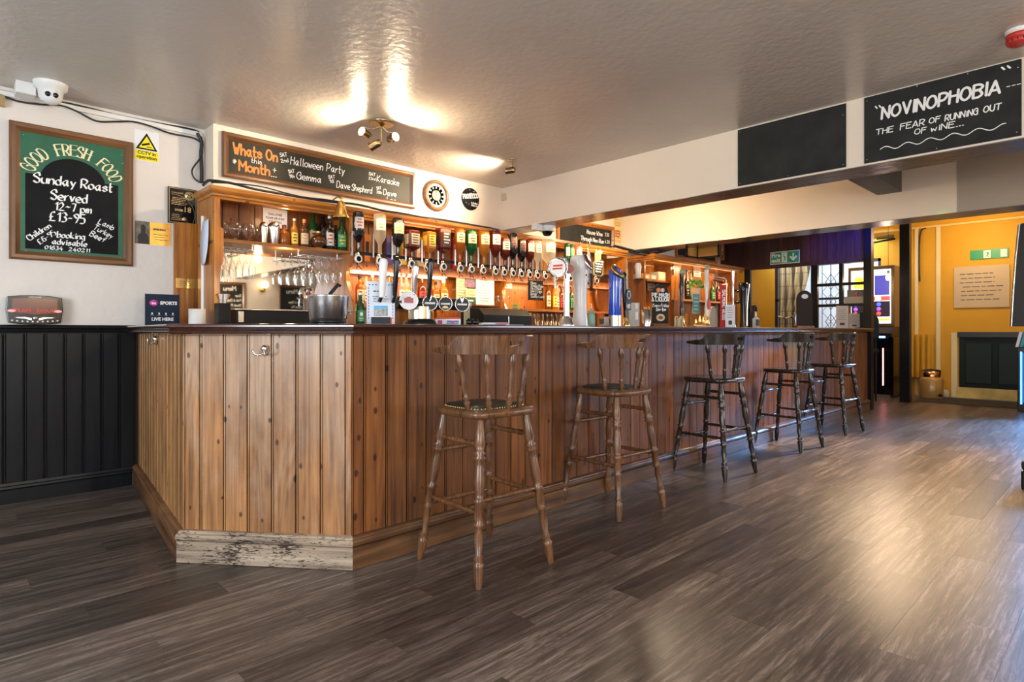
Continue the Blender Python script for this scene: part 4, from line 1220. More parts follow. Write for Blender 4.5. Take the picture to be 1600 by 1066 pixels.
# shelf bottles in the lit lower bay
r_ = random.Random(3)
low = [
 ('small bottle of amber spirit with black cap beside the curved upright', 562, L_amber, P_cream, 13, 430, M_black), ('green gin miniature behind the menu card', 572, L_clear, P_white, 11, 432, P_org),
 ('orange liqueur bottle with white cap on the lit shelf', 582, L_gold, P_org, 11, 428, M_wplas), ('golden bottle half hidden by the white beer tap', 608, L_gold, P_yel, 11, 430, M_black),
 ('pink topped clear bottle behind the black tap lever', 627, L_pink, P_white, 11, 428, P_red), ('red capped clear bottle with yellow label between the tap levers', 635, L_clear, P_yel, 11, 427, P_red),
 ('second red capped bottle with pink label between the tap levers', 643, L_pink, P_white, 10, 430, P_red), ('bottle with red label and white top beyond the silver tap lever', 659, L_red, P_red, 13, 432, M_wplas),
 ('short amber bottle beyond the far black tap lever', 681, L_amber, P_cream, 12, 440, M_black), ('round shouldered cream labelled bottle against the pine panel', 693, L_gold, P_cream, 15, 437, M_wplas),
]
for lbl, xp, m, la, wp, yt, cp in low:
    p = PY(xp, yt, 4.48); h = p.z - 1.298
    bottle(lbl, p.x, 4.48, 1.298, h, WY(xp, wp, 4.48) / 2, m, la, P_blk, cp, 'squat' if r_.random() < .4 else 'tall', group='small bottles on the lit shelf')
low2 = [
 ('dark bottle with orange mark beside the slate menu', 856, L_brown, P_cream, 9, 440, M_wplas), ('yellow labelled clear bottle behind the chrome font', 866, L_gold, P_yel, 9, 442, M_wplas),
 ('red wrapped bottle with white cap behind the chrome font', 877, L_red, P_red, 8, 446, P_red), ('dark green bottle between the chrome pillar and white font', 893, L_dgreen, P_grn, 7, 447, P_red),
 ('white topped bottle just before the chrome pillar', 871, L_clear, P_white, 6, 446, M_wplas)]
for lbl, xp, m, la, wp, yt, cp in low2:
    p = PY(xp, yt, 4.5); h = p.z - 1.31
    bottle(lbl, p.x, 4.5, 1.31, h, WY(xp, wp, 4.5) / 2, m, la, P_blk, cp, 'tall', group='bottles on the shelf behind the chrome font')
# tumblers below
tm0 = None
for i in range(9):
    xp = 838 + i * 7; p = PY(xp, 490, 4.25)
    if tm0 is None:
        tm0 = MB().lathe([(.024, 0), (.025, .012), (.0245, .012), (.032, .125)], 14, rim=True).build('tumbler', M_glass, loc=(p.x, 4.25, BCZ))
        tag(tm0, 'clear straight tumbler in the row beneath the bottle shelf', 'glass', 'tumblers in a row on the back counter')
    else:
        o = tm0.copy(); C.objects.link(o); o.location = (p.x, 4.25, BCZ); o['label'] = 'clear straight tumbler, %s from the yellow tub in its row' % ORD[i]
# ================================================================== ON THE BACK COUNTER (bay near the stile)
CT = 1.112       # bar top height
def prop_at(xp, Y, z): p = PY(xp, 500, Y); return (p.x, Y, z)


t = thing('utensil_cup', 'black square cup of wooden stirrers and spoons by the pine stile', 'cup', prop_at(347.5, 4.15, BCZ))
h = PY(347, 474, 4.15).z - BCZ; r = WY(347, 19, 4.15) / 2
B(-r, r, -r, r, 0, h).build('cup', M_black, t, .004)
for i in range(7):
    a = -.5 + i / 6; x = a * r * 1.2
    MB().tube([(x * .6, 0, .02), (x, -.01, h + .02), (x * 1.6, -.015 + .01 * (i % 2), h + .06)], [.003, .003, .009], 6).build('stirrer', M_wplas if i % 3 else M_pineh, t)
t = thing('drinks_chiller', 'low dark chiller with pale top edge under the mirror', 'chiller', prop_at(421, 4.28, BCZ))
hw = WY(421, 108, 4.28) / 2 * 1.1; h = PY(421, 484, 4.28).z - BCZ
B(-hw, hw, -.12, .16, 0, h - .012).build('body', M_black, t, .004)
B(-hw - .01, hw + .01, -.13, .17, h - .012, h).build('lid', M_steel, t, .003)
B(-hw * .95, -hw * .82, -.128, -.12, .01, h - .02).build('hinge', M_steel, t)
t = thing('ice_bucket', 'large wide brushed steel ice bucket on a black foot', 'ice bucket', prop_at(513, 2.80, CT))
r = WY(513, 62, 2.80) / 2; h = PY(513, 462, 2.80).z - CT
MB().lathe([(r * .85, 0), (r * .86, .0), (r * .88, .022), (r * .84, .024)], 32).build('base', M_black, t)
MB().lathe([(r * .86, .022), (r * .93, .03), (r, h - .006), (r * 1.02, h), (r * .96, h), (r * .9, .04)], 40).build('bowl', M_steel, t)
MB().tube([(r * 1.0, -.03, h * .35), (r * 1.12, -.03, h * .45), (r * 1.12, .03, h * .45), (r, .03, h * .35)], .006, 8).build('handle', M_chrome, t)
MB().tube([(.0, 0, h * .6), (.02, .02, h + .01), (.05, -.01, h + .06), (.06, -.01, h + .05)], .009, 8).build('scoop', M_black, t)

# ================================================================== THINGS ON THE BAR TOP
t = thing('green_bottle', 'green bottle with white round logo beside the menu card', 'bottle', prop_at(563, 2.8, CT))
r = WY(563, 14, 2.8) / 2; h = PY(563, 458, 2.8).z - CT
MB().lathe([(r * .9, 0), (r, .006), (r, h * .52), (r * .72, h * .68), (r * .42, h * .8), (r * .4, h * .95)], 16).build('body', L_green, t)
MB().cyl((0, 0, h * .94), (0, 0, h), r * .5, 12).build('cap', M_wplas, t)
o = MB().lathe([(r + .001, h * .1), (r + .001, h * .45)], 8, a0=BA0, a1=BA1).build('label', P_grn, t)
mb = MB(); am = (BA0 + BA1) / 2
for zz, hh, ww in ((.33, .10, .28), (.2, .02, .5), (.14, .012, .35)): mb.lathe([(r + .0018, h * (zz - hh / 2)), (r + .0018, h * (zz + hh / 2))], 4, a0=am - ww, a1=am + ww)
mb.build('print', M_paper, o)

def standing_card(label, xa, xb, yt, yb, Y, face, cat='menu card', name='menu_card', lean=.0, rot=0, th=.004, base=CT):
    a, b_ = PY(xa, yb, Y), PY(xb, yb, Y); hw = (b_.x - a.x) / 2; z1 = PY((xa + xb) / 2, yt, Y).z
    t = thing(name, label, cat, ((a.x + b_.x) / 2, Y, base), rot)
    if rot: hw *= 1.0
    B(-hw, hw, 0, th, 0, z1 - base).build('card', face, t)
    return t, hw, z1 - base


CROT = math.radians(-30)
def cam_card(label, xc, wpx, yt, Y, face, rot=CROT, **k):
    """card turned a little towards the room; true width worked out from its apparent width"""
    p = PY(xc, 500, Y); z1 = PY(xc, yt, Y).z; d = Vector((p.x, p.y)).normalized(); n = Vector((math.sin(rot), -math.cos(rot)))
    wv = WY(xc, wpx, Y) / max(.3, abs((Vector((math.cos(rot), math.sin(rot)))).dot(Vector((RX, RY))) + (xc - 800) / FPX * -(Vector((math.cos(rot), math.sin(rot)))).dot(Vector((FX, FY)))))
    t = thing(k.get('name', 'menu_card'), label, k.get('cat', 'menu card'), (p.x, Y, CT), rot)
    hw = wv / 2; h = z1 - CT
    B(-hw, hw, 0, .003, 0, h).build('card', face, t)
    return t, hw, h


P_menu = plain('pale_menu_paper', (.66, .68, .74), .5)
t, hw, h = cam_card('white menu card with dashed border and small harbour picture', 595, 44, 440, 2.72, P_menu)
mb = MB()
for i in range(8):
    x = -hw * .8 + hw * 1.6 * i / 7; mb.box(x - .004, x + .004, -.0015, 0, h - .02, h - .014)
for i in range(11):
    z = .03 + (h - .07) * i / 10
    for s in (-1, 1): mb.box(s * hw * .86 - .002, s * hw * .86 + .002, -.0015, 0, z, z + .009)
mb.build('border', P_blu, t)
textlines(t, -hw * .6, hw * .6, h * .74, h * .80, 1, M_print, t=.5, seed=5)
textlines(t, -hw * .65, hw * .7, h * .52, h * .68, 3, M_print, t=.3, seed=6)
pc = B(-hw * .5, hw * .5, -.0015, 0, h * .20, h * .44).build('picture', plain('harbour_grey', (.35, .33, .32), .7, var=.6, vscale=60), t)
B(-hw * .5, hw * .5, -.0022, -.0015, h * .37, h * .44).build('sky', plain('picture_sky', (.12, .42, .70), .7), pc)
t = thing('card_reader_box', 'small matt black box with red end in front of the menu card', 'box', prop_at(596, 2.62, CT), CROT)
hw = WY(596, 31, 2.62) / 2 * 1.02
B(-hw, hw * .86, -.02, .02, 0, .036).build('body', M_black, t, .003); B(hw * .86, hw, -.019, .019, .001, .035).build('end', P_red, t)

# T-bar font with four badges and tap levers
t = thing('beer_font', 'wide black and chrome beer font with four round badges and tap levers', 'beer font', prop_at(676, 2.72, CT))
X0 = t.location.x
def fx(xp, Y=2.72): return PY(xp, 500, Y).x - X0
zb = PY(660, 474, 2.72).z - CT
xs = [631, 664, 688, 714]
MB().cyl((fx(618), 0, zb), (fx(722), 0, zb), .034, 20).build('manifold', plain('gunmetal', (.05, .045, .04), .25, .8), t)
MB().lathe([(.105, 0), (.105, .012), (.085, .03), (.06, .034)], 28, (fx(656), 0, 0), sx=.8).build('base', M_black, t)
MB().cyl((fx(656), 0, .03), (fx(656), 0, zb - .02), .062, 28).build('column', plain('brushed_brass_steel', (.66, .58, .42), .3, 1.0), t)
M_bw = plain('badge_pale', (.62, .55, .55), .3)
nrm = Vector((-.45, -.89, 0))
for i, xp in enumerate(xs):
    c = Vector((fx(xp), -.045, zb + (.008 if i == 0 else 0))); rr = WY(xp, (28, 23, 21, 22)[i], 2.7) / 2
    ro = nrm.to_track_quat('Z', 'Y').to_matrix()
    fm = M_bw if i == 0 else plain('badge_black', (.012, .012, .012), .45, spec=.3)
    bd = MB().lathe([(rr * .6, -.012), (rr, -.006), (rr, .006)], 26, c, M=ro).build('badge', fm, t)
    MB().lathe([(rr, .002), (rr * 1.06, .006), (rr * 1.02, .011), (rr * .94, .009), (rr * .94, .004)], 26, c, M=ro).build('rim', M_chrome, bd)
    q = nrm.to_track_quat('Z', 'Y').to_matrix()
    ux = Vector((.89, -.45, 0))
    def onb(lx, lz, e=.0085): return c + ux * lx * rr + Vector((0, 0, 1)) * lz * rr + nrm * e
    def patch(par, pts, mat, nm='emblem', e=.0085): MB().add([onb(x, z, e) for x, z in pts], [tuple(range(len(pts)))]).build(nm, mat, par)
    if i == 0:
        patch(bd, [(-.5, -.25), (.5, -.25), (.5, .3), (.3, .3), (.15, .45), (-.15, .45), (-.3, .3), (-.5, .3)], plain('badge_maroon', (.32, .05, .04), .4))
    else:
        patch(bd, [(-.7, -.15), (.7, -.15), (.7, .1), (-.7, .1)], plain('badge_silver', (.5, .5, .48), .3))
        if i != 2: patch(bd, [(-.25, .85), (0, .25), (.25, .85), (.12, .85), (0, .5), (-.12, .85)], M_chrome, e=.009)
        if i == 2: patch(bd, [(-.5, -.7), (.5, -.7), (.3, -.4), (-.1, -.3), (-.4, -.45)], plain('badge_gold', (.6, .4, .08), .3))
levs = [(598, 404, 446, M_wplas, 12, 'white'), (618.5, 402, 462, M_blackg, 8, 'b'), (648, 412, 466, M_chrome, 9, 's'), (671.5, 404, 466, M_blackg, 8, 'b')]
for xp, y0, y1, mt, wp, k in levs:
    za = PY(xp, y0, 2.66).z - CT; zc = zb + .02; w2 = WY(xp, wp, 2.66) / 2
    x = fx(xp, 2.66)
    MB().turned((x, -.05, zc), (x - .004, -.075, za), [(0, w2 * .7), (.1, w2 * .8), (.3, w2 * .95), (.6, w2 * 1.05), (.9, w2 * 1.15), (.97, w2 * .9), (1, w2 * .4)], 14).build('lever', mt, t)
    MB().cyl((x, -.03, zb), (x, -.052, zc + .01), .012, 10).build('tap', M_chrome, t)

t = thing('snack_box', 'white and red packet box with navy printed band on the bar top', 'box', prop_at(700, 2.70, CT), CROT)
hw = WY(700, 40, 2.7) / 2; B(-hw, hw, 0, .06, 0, .042).build('box', P_menu, t, .001)
B(-hw, hw, -.001, .06, .034, .0432).build('lid', P_red, t)
B(-hw * .1, hw * .85, -.002, 0, .008, .026).build('printed_band', P_blu, t)
mb = MB().cyl((hw * .38, -.003, .017), (hw * .38, -.001, .017), .007, 10); mb.build('emblem', P_red, t)
printed(t, 'Paper', hw * .08, .012, .013, M_paper, y=-.003); printed(t, 'band', hw * .65, .012, .013, M_paper, y=-.003)
B(-hw * .8, -hw * .45, -.002, 0, .006, .028).build('colour_patch', plain('crimson', (.4, .02, .12), .5), t)

# papers, spectacles, newspapers
t = thing('sunglasses', 'folded dark sunglasses lying on the bar top beside the newspaper', 'glasses', prop_at(738, 2.66, CT))
for s in (-1, 1): MB().lathe([(.001, 0), (.022, .002), (.022, .006), (.001, .007)], 14, (s * .026, 0, .018), M=Matrix.Rotation(PI / 2, 3, 'X')).build('lens', M_blackg, t)
MB().tube([(-.048, 0, .025), (-.02, .0, .036), (.03, .02, .034), (.07, .06, .02)], .0025, 6).build('arm', M_black, t)
t = thing('newspaper', 'folded newspaper with red and blue print on the bar top', 'newspaper', prop_at(768, 2.68, CT), -.4)
for i in range(4): B(-.09 + .004 * i, .09 - .003 * i, -.07, .07, .004 * i, .004 * i + .0035).build('sheet', P_menu if i < 3 else M_paper, t)
B(-.08, .07, -.0725, -.0715, .001, .006).build('masthead', P_blu, t); B(.0, .08, -.073, -.072, .007, .013).build('headline', P_red, t)
t = thing('beer_mat', 'pale beer mat lying on the bar top before the till', 'beer mat', prop_at(800, 2.62, CT))
B(-.05, .05, -.05, .05, 0, .004).build('mat', M_paper, t)

# till, yellow tub, papers at the back counter
t = thing('till', 'black till with sloping lid on the back counter', 'till', prop_at(775, 4.1, BCZ), 0)
hw = WY(775, 80, 4.1) / 2 * 1.25; h = PY(775, 481, 4.1).z - BCZ
MB().prism([(-.17, 0), (.15, 0), (.15, h), (-.10, h * .92), (-.17, h * .55)], -hw, hw, 'x').build('body', M_black, t, .004)
B(-.002, .004, -.172, -.16, .01, h * .5).build('seam', M_steel, t)
B(-hw, -.02, -.1, .12, h, h + .006).build('lid_tray', M_black, t)
t = thing('yellow_tub', 'small yellow plastic tub at the till side', 'tub', prop_at(820, 3.6, 1.128)); t.location.z = 1.128
w2 = WY(820, 15, 3.6) / 2; h = PY(820, 489, 3.6).z - 1.128 + .01
t.location.y = 4.12; t.location.x = PY(820, 500, 4.12).x; w2 = WY(820, 15, 4.12) / 2; h = PY(820, 489, 4.12).z - BCZ
MB().prism([(-w2 * .85, 0), (w2 * .85, 0), (w2, h), (-w2, h)], -w2, w2).build('tub', P_yel, t, .003)
B(-w2 * 1.05, w2 * 1.05, -w2 * 1.05, w2 * 1.05, h - .008, h).build('rim', plain('tub_rim', (.5, .34, .06), .5), t)

def wall_sheet(label, x0, x1, y0, y1, mat, Y=4.63, name='notice', cat='notice', n=6, ink=None, th=.003, seed=1, group=None):
    a = PY(x0, y1, Y); b_ = PY(x1, y0, Y)
    t = thing(name, label, cat, ((a.x + b_.x) / 2, Y, (a.z + b_.z) / 2), 0, group)
    hw, hh = (b_.x - a.x) / 2, (b_.z - a.z) / 2
    B(-hw, hw, 0, th, -hh, hh).build('sheet', mat, t)
    if n: textlines(t, -hw * .75, hw * .75, -hh * .8, hh * .8, n, ink or M_print, t=.28, seed=seed)
    return t, hw, hh


wall_sheet('large white typed price list behind the optics above the till', 744, 772, 433, 476, M_paper, Y=4.50, n=9, seed=2)
wall_sheet('pale yellow sheet beside the pine panel behind the font', 713, 730, 433, 478, P_cream, Y=4.52, n=8, seed=3)
wall_sheet('small photo card above a green card in the back bar', 727, 744, 437, 449, plain('photo_purple', (.10, .05, .12), .5, var=.5, vscale=40), Y=4.51, n=0)
wall_sheet('cream card with orange print under the small photo card', 728, 744, 452, 464, P_cream, Y=4.50, n=2, ink=P_org, seed=4)
wall_sheet('dark green card with white mountain mark in the back bar', 727, 743, 465, 474, plain('deep_green', (.02, .09, .06), .5), Y=4.49, n=1, ink=M_paper, seed=9)
wall_sheet('tall pale receipt sheet standing beside the last font badge', 725, 737, 473, 497, P_cream, Y=4.12, n=0, name='receipt', cat='paper')
wall_sheet('white notice with small crest stuck over the orange panel', 779, 800, 435, 450, M_paper, Y=4.63, n=3, seed=6)
wall_sheet('yellow handwritten card standing on the till end', 799, 812, 474, 490, P_yel, Y=4.05, n=3, seed=7, name='price_card', cat='card')
wall_sheet('small cream sticker on the orange panel above the goblets', 783, 790, 453, 461, P_cream, Y=4.63, n=1, seed=8)
# goblets on the till
g1 = None
for i, xp in enumerate((779, 787, 796)):
    p = PY(xp, 460, 4.12)
    if g1 is None:
        g1 = MB().lathe([(.022, 0), (.022, .003), (.005, .008), (.004, .05), (.02, .065), (.03, .09), (.028, .12)], 12, rim=True).build('goblet', M_glass, loc=(p.x, 4.16, BCZ + .152))
        tag(g1, 'clear stemmed goblet standing on the black till', 'glass', 'goblets on the till')
    else:
        o = g1.copy(); C.objects.link(o); o['label'] = 'clear stemmed goblet on the black till, ' + ('middle of the three', 'nearest the yellow card')[i - 1]; o.location = (p.x, 4.16, BCZ + .152)
gz = PY(775, 481, 4.1).z
for o in [x for x in C.objects if x.name.startswith('goblet')]: o.location.z = gz + .001

# slate menu hung under the optics
t, hw, hh = wall_sheet('small hanging slate menu with white chalk list and scalloped edge', 826, 848, 440, 468, M_board, Y=4.22, n=0, name='slate_menu', cat='slate menu', th=.006)
mb = MB()
for i in range(10):
    for s in (-1, 1): mb.ball((s * hw, .003, -hh + 2 * hh * i / 9), .008, 6, 4)
for i in range(8):
    for s in (-1, 1): mb.ball((-hw + 2 * hw * i / 7, .003, s * hh), .008, 6, 4)
mb.build('scalloped_edge', M_board, t)
for i, s in enumerate(['Menu', 'Scampi Chips', 'Pie & Mash', 'Ham & Eggs', 'Burger', 'Sunday Lunch']):
    write(t, [(s, -hw * .75, hh * (.62 - .28 * i), .026 if i else .03, .0045, None, .15, .8)], M_white)

# chrome swan font with ringed badge
t = thing('beer_font', 'slim chrome beer font with ringed white badge and knurled base', 'beer font', prop_at(885, 2.72, CT))
X0 = t.location.x; Zt = PY(885, 405, 2.72).z - CT
MB().lathe([(.055, 0), (.055, .02), (.045, .03), (.045, .05), (.03, .062), (.022, .07)], 20).build('base', M_chrome, t)
MB().tube([(0, 0, .06), (0, 0, Zt * .8), (0, 0, Zt * .92), (-.012, 0, Zt * .98), (-.04, 0, Zt), (-.085, 0, Zt * .97)], [.022, .022, .020, .017, .015, .013], 14).build('pillar', M_chrome, t)
cz = PY(874, 418, 2.7).z - CT; cx_ = PY(873, 418, 2.7).x - X0; rr = WY(874, 31, 2.7) / 2
ro = Vector((-.55, -.83, 0)).to_track_quat('Z', 'Y').to_matrix()
MB().lathe([(rr * .92, -.02), (rr, -.02), (rr, .02), (rr * .92, .02), (rr * .92, -.02)], 30, (cx_, -.01, cz), M=ro).build('ring', M_chrome, t)
bd = MB().lathe([(rr * .2, -.006), (rr * .82, 0), (rr * .82, .006)], 24, (cx_, -.01, cz), M=ro).build('badge', plain('badge_ivory', (.75, .72, .70), .3), t)
c = Vector((cx_, -.01, cz)); ux = Vector((.83, -.55, 0)); nn = Vector((-.55, -.83, 0))
def pp(lx, lz, rr=rr, c=c, e=.008): return c + ux * lx * rr + Vector((0, 0, lz * rr)) + nn * e
MB().add([pp(-.55, -.25), pp(.45, -.15), pp(.45, .0), pp(-.55, -.08)], [(0, 1, 2, 3)]).add([pp(-.5, .05), pp(.5, .12), pp(.5, .32), pp(-.5, .22)], [(0, 1, 2, 3)]).build('emblem', P_red, bd)
MB().cyl((cx_ - .04, -.02, cz - rr), (cx_ - .04, -.03, cz - rr * 2.2), .010, 10).build('nozzle', M_chrome, t)
MB().tube([(-.02, 0, Zt * .98), (.0, -.01, Zt * .84), (.025, -.01, Zt * .80)], .01, 8).build('crook', M_chrome, t)
bd = MB().lathe([(.006, -.01), (.03, -.006), (.03, .006)], 20, (PY(891, 420, 2.68).x - X0, -.035, PY(891, 420, 2.68).z - CT), M=ro).build('round_badge', plain('badge_maroon', (.32, .05, .04), .4), t)

def tall_font(label, xp, yt, wp, Y, mat, badge, twist=.9, slim=.85):
    t = thing('beer_font', label, 'beer font', prop_at(xp, Y, CT)); h = PY(xp, yt, Y).z - CT; r = WY(xp, wp, Y) / 2
    return t, h, r


t, h, r = tall_font('tall frosted white curved beer font with dark red oval badge', 906, 400, 26, 2.75, None, None)
mb = MB(); lv = [(0, 1.0, 0), (.03, .96, 0), (.25, .78, .004), (.5, .80, .006), (.68, .95, .004), (.8, 1.1, 0), (.9, 1.1, -.008), (.97, .95, -.016), (1, .6, -.02)]
n = 20
vs = [(r * f * math.cos(2 * PI * k / n) + dx, r * f * math.sin(2 * PI * k / n), z * h) for z, f, dx in lv for k in range(n)]
mb.add(vs, [(j * n + k, j * n + (k + 1) % n, (j + 1) * n + (k + 1) % n, (j + 1) * n + k) for j in range(len(lv) - 1) for k in range(n)], True).add(vs[-n:], [tuple(range(n))])
mb.build('column', plain('frosted_white', (.62, .60, .60), .35, coat=.3), t)
ro2 = Vector((.15, -.85, .45)).normalized().to_track_quat('Z', 'Y').to_matrix()
bd = MB().lathe([(r * .5, -.01), (r * 1.0, 0), (r * 1.05, .012), (r * .9, .018)], 24, (.012, -r * .95, h * .9), M=ro2, sx=.75, sy=1.1).build('badge_rim', M_chrome, t)
MB().lathe([(.001, .019), (r * .9, .0185), (r * .9, .012)], 24, (.012, -r * .95, h * .9), M=ro2, sx=.75, sy=1.1).build('badge', plain('dark_wine', (.12, .015, .03), .25), bd)
MB().ball((.0, -r * .95, h * .72), .008, 8, 5).build('stud', M_black, t)

t, h, r = tall_font('glossy blue cylindrical beer font with angled oval gold rimmed badge', 961, 420, 20, 2.75, None, None)
MB().lathe([(r, 0), (r, h * .19)], 24).build('foot', M_steel, t)
MB().lathe([(r * .98, h * .19), (r * 1.0, h * .2), (r, h * .80), (r * .95, h * .98)], 24).build('column', plain('gloss_blue', (.008, .07, .50), .15, coat=.6), t)
ro3 = Vector((.1, -.8, .6)).normalized().to_track_quat('Z', 'Y').to_matrix()
bd = MB().lathe([(r * .7, -.04), (r * 1.3, -.006), (r * 1.35, .008), (r * 1.1, .014)], 26, (.008, -.018, h * .95), M=ro3).build('badge_rim', plain('antique_gold', (.42, .30, .12), .3, 1.0), t)
MB().lathe([(.001, .016), (r * 1.1, .014)], 24, (.008, -.018, h * .95), M=ro3).build('badge', plain('navy_badge', (.03, .03, .08), .3), bd)
MB().lathe([(.001, .018), (r * .6, .0175)], 24, (.008, -.018, h * .95), M=ro3, sx=.7).build('emblem', P_red, bd)

# small things between the fonts
t = thing('hand_soap', 'pale green pump bottle between the white and blue fonts', 'bottle', prop_at(924, 2.85, CT))
MB().lathe([(.024, 0), (.026, .004), (.026, .11), (.012, .125), (.011, .135)], 14).build('body', liquid('soap_green', (.45, .62, .52), .5), t)
MB().cyl((0, 0, .135), (0, 0, .165), .005, 8).tube([(0, 0, .165), (-.02, -.01, .168)], .005, 6).build('pump', M_wplas, t)
label_patch(t, .026, .02, .09, plain('mint', (.25, .5, .4), .5))
t = thing('snack_tub', 'red and orange printed snack tub between the fonts', 'tub', prop_at(938, 2.85, CT))
MB().lathe([(.022, 0), (.03, .09), (.032, .092)], 14).build('tub', P_org, t); MB().lathe([(.033, .09), (.033, .1), (.001, .104)], 14).build('lid', P_red, t)
label_patch(t, .028, .02, .06, P_blk)
t = thing('jug', 'white jug with dark handle beside the blue font', 'jug', prop_at(948, 2.92, CT))
MB().lathe([(.03, 0), (.035, .02), (.03, .06), (.024, .08)], 14).build('body', M_wplas, t)
MB().tube([(.024, 0, .07), (.05, 0, .085), (.052, 0, .05), (.034, 0, .025)], .004, 6).build('handle', M_black, t)

# chalkboard shaped like a jug, hung on a black paddle
t = thing('hanging_chalkboard', 'jug shaped wooden chalkboard with white list above the blue font', 'chalkboard', PY(935, 412, 4.15))
s = WY(935, 1, 4.15)
ol = [(-9, -18), (5, -20), (9, -17), (10, -6), (8, 4), (5, 7), (6, 15), (9, 20), (4, 23), (1, 20), (-3, 20), (-6, 14), (-6, 4), (-9, 0)]
MB().prism([(x * s * 1.25, z * s) for x, z in ol], 0, .012).build('board', plain('gilt_wood', (.55, .40, .16), .5), t)
MB().prism([(x * s * 1.05, z * s * .93) for x, z in ol[:6] + ol[12:]], -.003, 0).build('slate', M_board, t)
for i in range(5): write(t, [('aBcnadew'[i:] + 'wine', -8 * s, (2.5 - i * 4) * s, 3 * s, .6 * s, None, 0, .7)], M_white, y=-.005)
t = thing('bottle_opener_bar', 'long black and grey paddle hanging slanted beside the jug chalkboard', 'opener', PY(920, 396, 4.17))
MB().prism([(-3 * s, 0), (3 * s, 2 * s), (10 * s, -36 * s), (6 * s, -52 * s), (3 * s, -50 * s)], 0, .012).build('blade', plain('slate_grey_plastic', (.14, .14, .15), .4), t)
MB().prism([(2.5 * s, -30 * s), (9.5 * s, -32 * s), (10 * s, -58 * s), (5 * s, -58 * s)], -.002, .014).build('grip', M_black, t)

# black clip with white crest at the blue font
t = thing('hand_pump', 'black hand pump lever with white outlined pump clip beyond the blue font', 'hand pump', prop_at(977, 2.85, CT))
h = PY(977, 425, 2.85).z - CT; s = WY(977, 1, 2.85)
MB().lathe([(.035, 0), (.036, .02), (.02, .04), (.022, .06), (.015, .075)], 16).build('base', M_brass, t)
MB().turned((0, 0, .07), (-.01, .01, h), [(0, .012), (.3, .016), (.6, .022), (.85, .018), (.95, .024), (1, .01)], 12).build('lever', M_blackg, t)
cl = MB().prism([(x * s, z * s) for x, z in [(-6, 26), (7, 26), (7, 34), (8, 44), (9, 54), (4, 60), (-2, 58), (-6, 50), (-5, 42), (-7, 34)]], -.03, -.024).build('pump_clip', P_blk, t)
write(cl, [('O', -3 * s, 44 * s, 12 * s, 1.2 * s, None, 0, .8), ('HB', -4 * s, 29 * s, 6 * s, 1.2 * s)], M_white, y=-.032)
t = thing('plastic_box', 'clear plastic box with white tags beside the steel jug', 'box', prop_at(991, 2.85, CT), CROT)
w2 = WY(991, 18, 2.85) / 2; h = PY(991, 473, 2.85).z - CT
MB().box(-w2, w2, 0, .002, 0, h).box(-w2, w2, .08, .082, 0, h).box(-w2, -w2 + .002, 0, .08, 0, h).box(w2 - .002, w2, 0, .08, 0, h).box(-w2, w2, 0, .08, 0, .003).build('walls', plain('grey_clear_plastic', (.35, .38, .40), .2, alpha=.5), t)
B(w2 * .2, w2 * .7, -.002, 0, h * .3, h * .62).build('tag', M_paper, t); B(w2 * .2, w2 * .65, -.002, 0, h * .75, h * .98).build('tag', M_paper, t)
t = thing('steel_jug', 'tapered steel jug holding small things beside the pie chalkboard', 'jug', prop_at(1010, 2.85, CT))
r = WY(1010, 17, 2.85) / 2; h = PY(1010, 484, 2.85).z - CT
MB().lathe([(r * .72, 0), (r, h), (r * .95, h), (r * .68, .004)], 18).build('cup', M_steel, t)
for i in range(4): MB().ball(((i - 1.5) * r * .4, 0, h + .012), r * .3, 8, 6).build('wrapped_sweet', (M_brass, P_org, P_red, P_yel)[i], t)

# paddle chalk boards standing on the bar
def paddle(label, xc, wp, yt, Y, mat, rot=CROT, handle=True):
    p = PY(xc, 500, Y); rv = Vector((math.cos(rot), math.sin(rot)))
    k = max(.3, abs(rv.dot(Vector((RX, RY))) - (xc - 800) / FPX * rv.dot(Vector((FX, FY)))))
    hw = WY(xc, wp, Y) / 2 / k; h = PY(xc, yt, Y).z - CT
    t = thing('menu_paddle', label, 'menu board', (p.x, Y, CT), rot)
    ol = [(-hw, .03), (hw, .03), (hw, h - hw * 1.1)] + [(hw * math.cos(math.radians(a)), h - hw * 1.1 + hw * 1.1 * math.sin(math.radians(a))) for a in range(15, 180, 15)] + [(-hw, h - hw * 1.1)]
    MB().prism(ol, 0, .012).build('board', mat, t)
    B(-hw * 1.05, hw * 1.05, -.03, .05, 0, .03).build('foot', M_pinedk, t)
    return t, hw, h


t, hw, h = paddle('rounded black chalk menu board for pie mash and liquor on wooden foot', 1032, 24, 444, 2.8, M_board)
write(t, [('PIE MASH', 0, h * .70, .032, .007, None, 0, .75, 'c'), ('& LIQUOR', 0, h * .60, .032, .007, None, 0, .75, 'c'), ('Every Friday', 0, h * .47, .024, .004, None, .2, .7, 'c'), ('7pm-9pm', 0, h * .38, .024, .004, None, .2, .7, 'c')], M_white)
MB().lathe([(.0001, 0), (hw * .55, 0), (hw * .55, .002)], 20, (0, -.001, h * .22), M=Matrix.Rotation(PI / 2, 3, 'X'), sy=.8).build('pie_drawing', plain('pie_cream', (.6, .5, .32), .6), t)
MB().lathe([(.0001, .003), (hw * .3, .003), (hw * .3, .001)], 14, (0, -.001, h * .22), M=Matrix.Rotation(PI / 2, 3, 'X'), sy=.7).build('pie_filling', plain('pie_brown', (.25, .1, .04), .6), t)
mb = MB().lathe([(.0001, .0), (.02, 0), (.02, .002)], 12, (-.02, -.001, h * .86), M=Matrix.Rotation(PI / 2, 3, 'X')); mb.build('drawing', P_org, t)
MB().lathe([(.0001, .0), (.018, 0), (.018, .002)], 12, (.018, -.002, h * .86), M=Matrix.Rotation(PI / 2, 3, 'X')).build('drawing', plain('chalk_pink', (.7, .45, .5), .6), t)
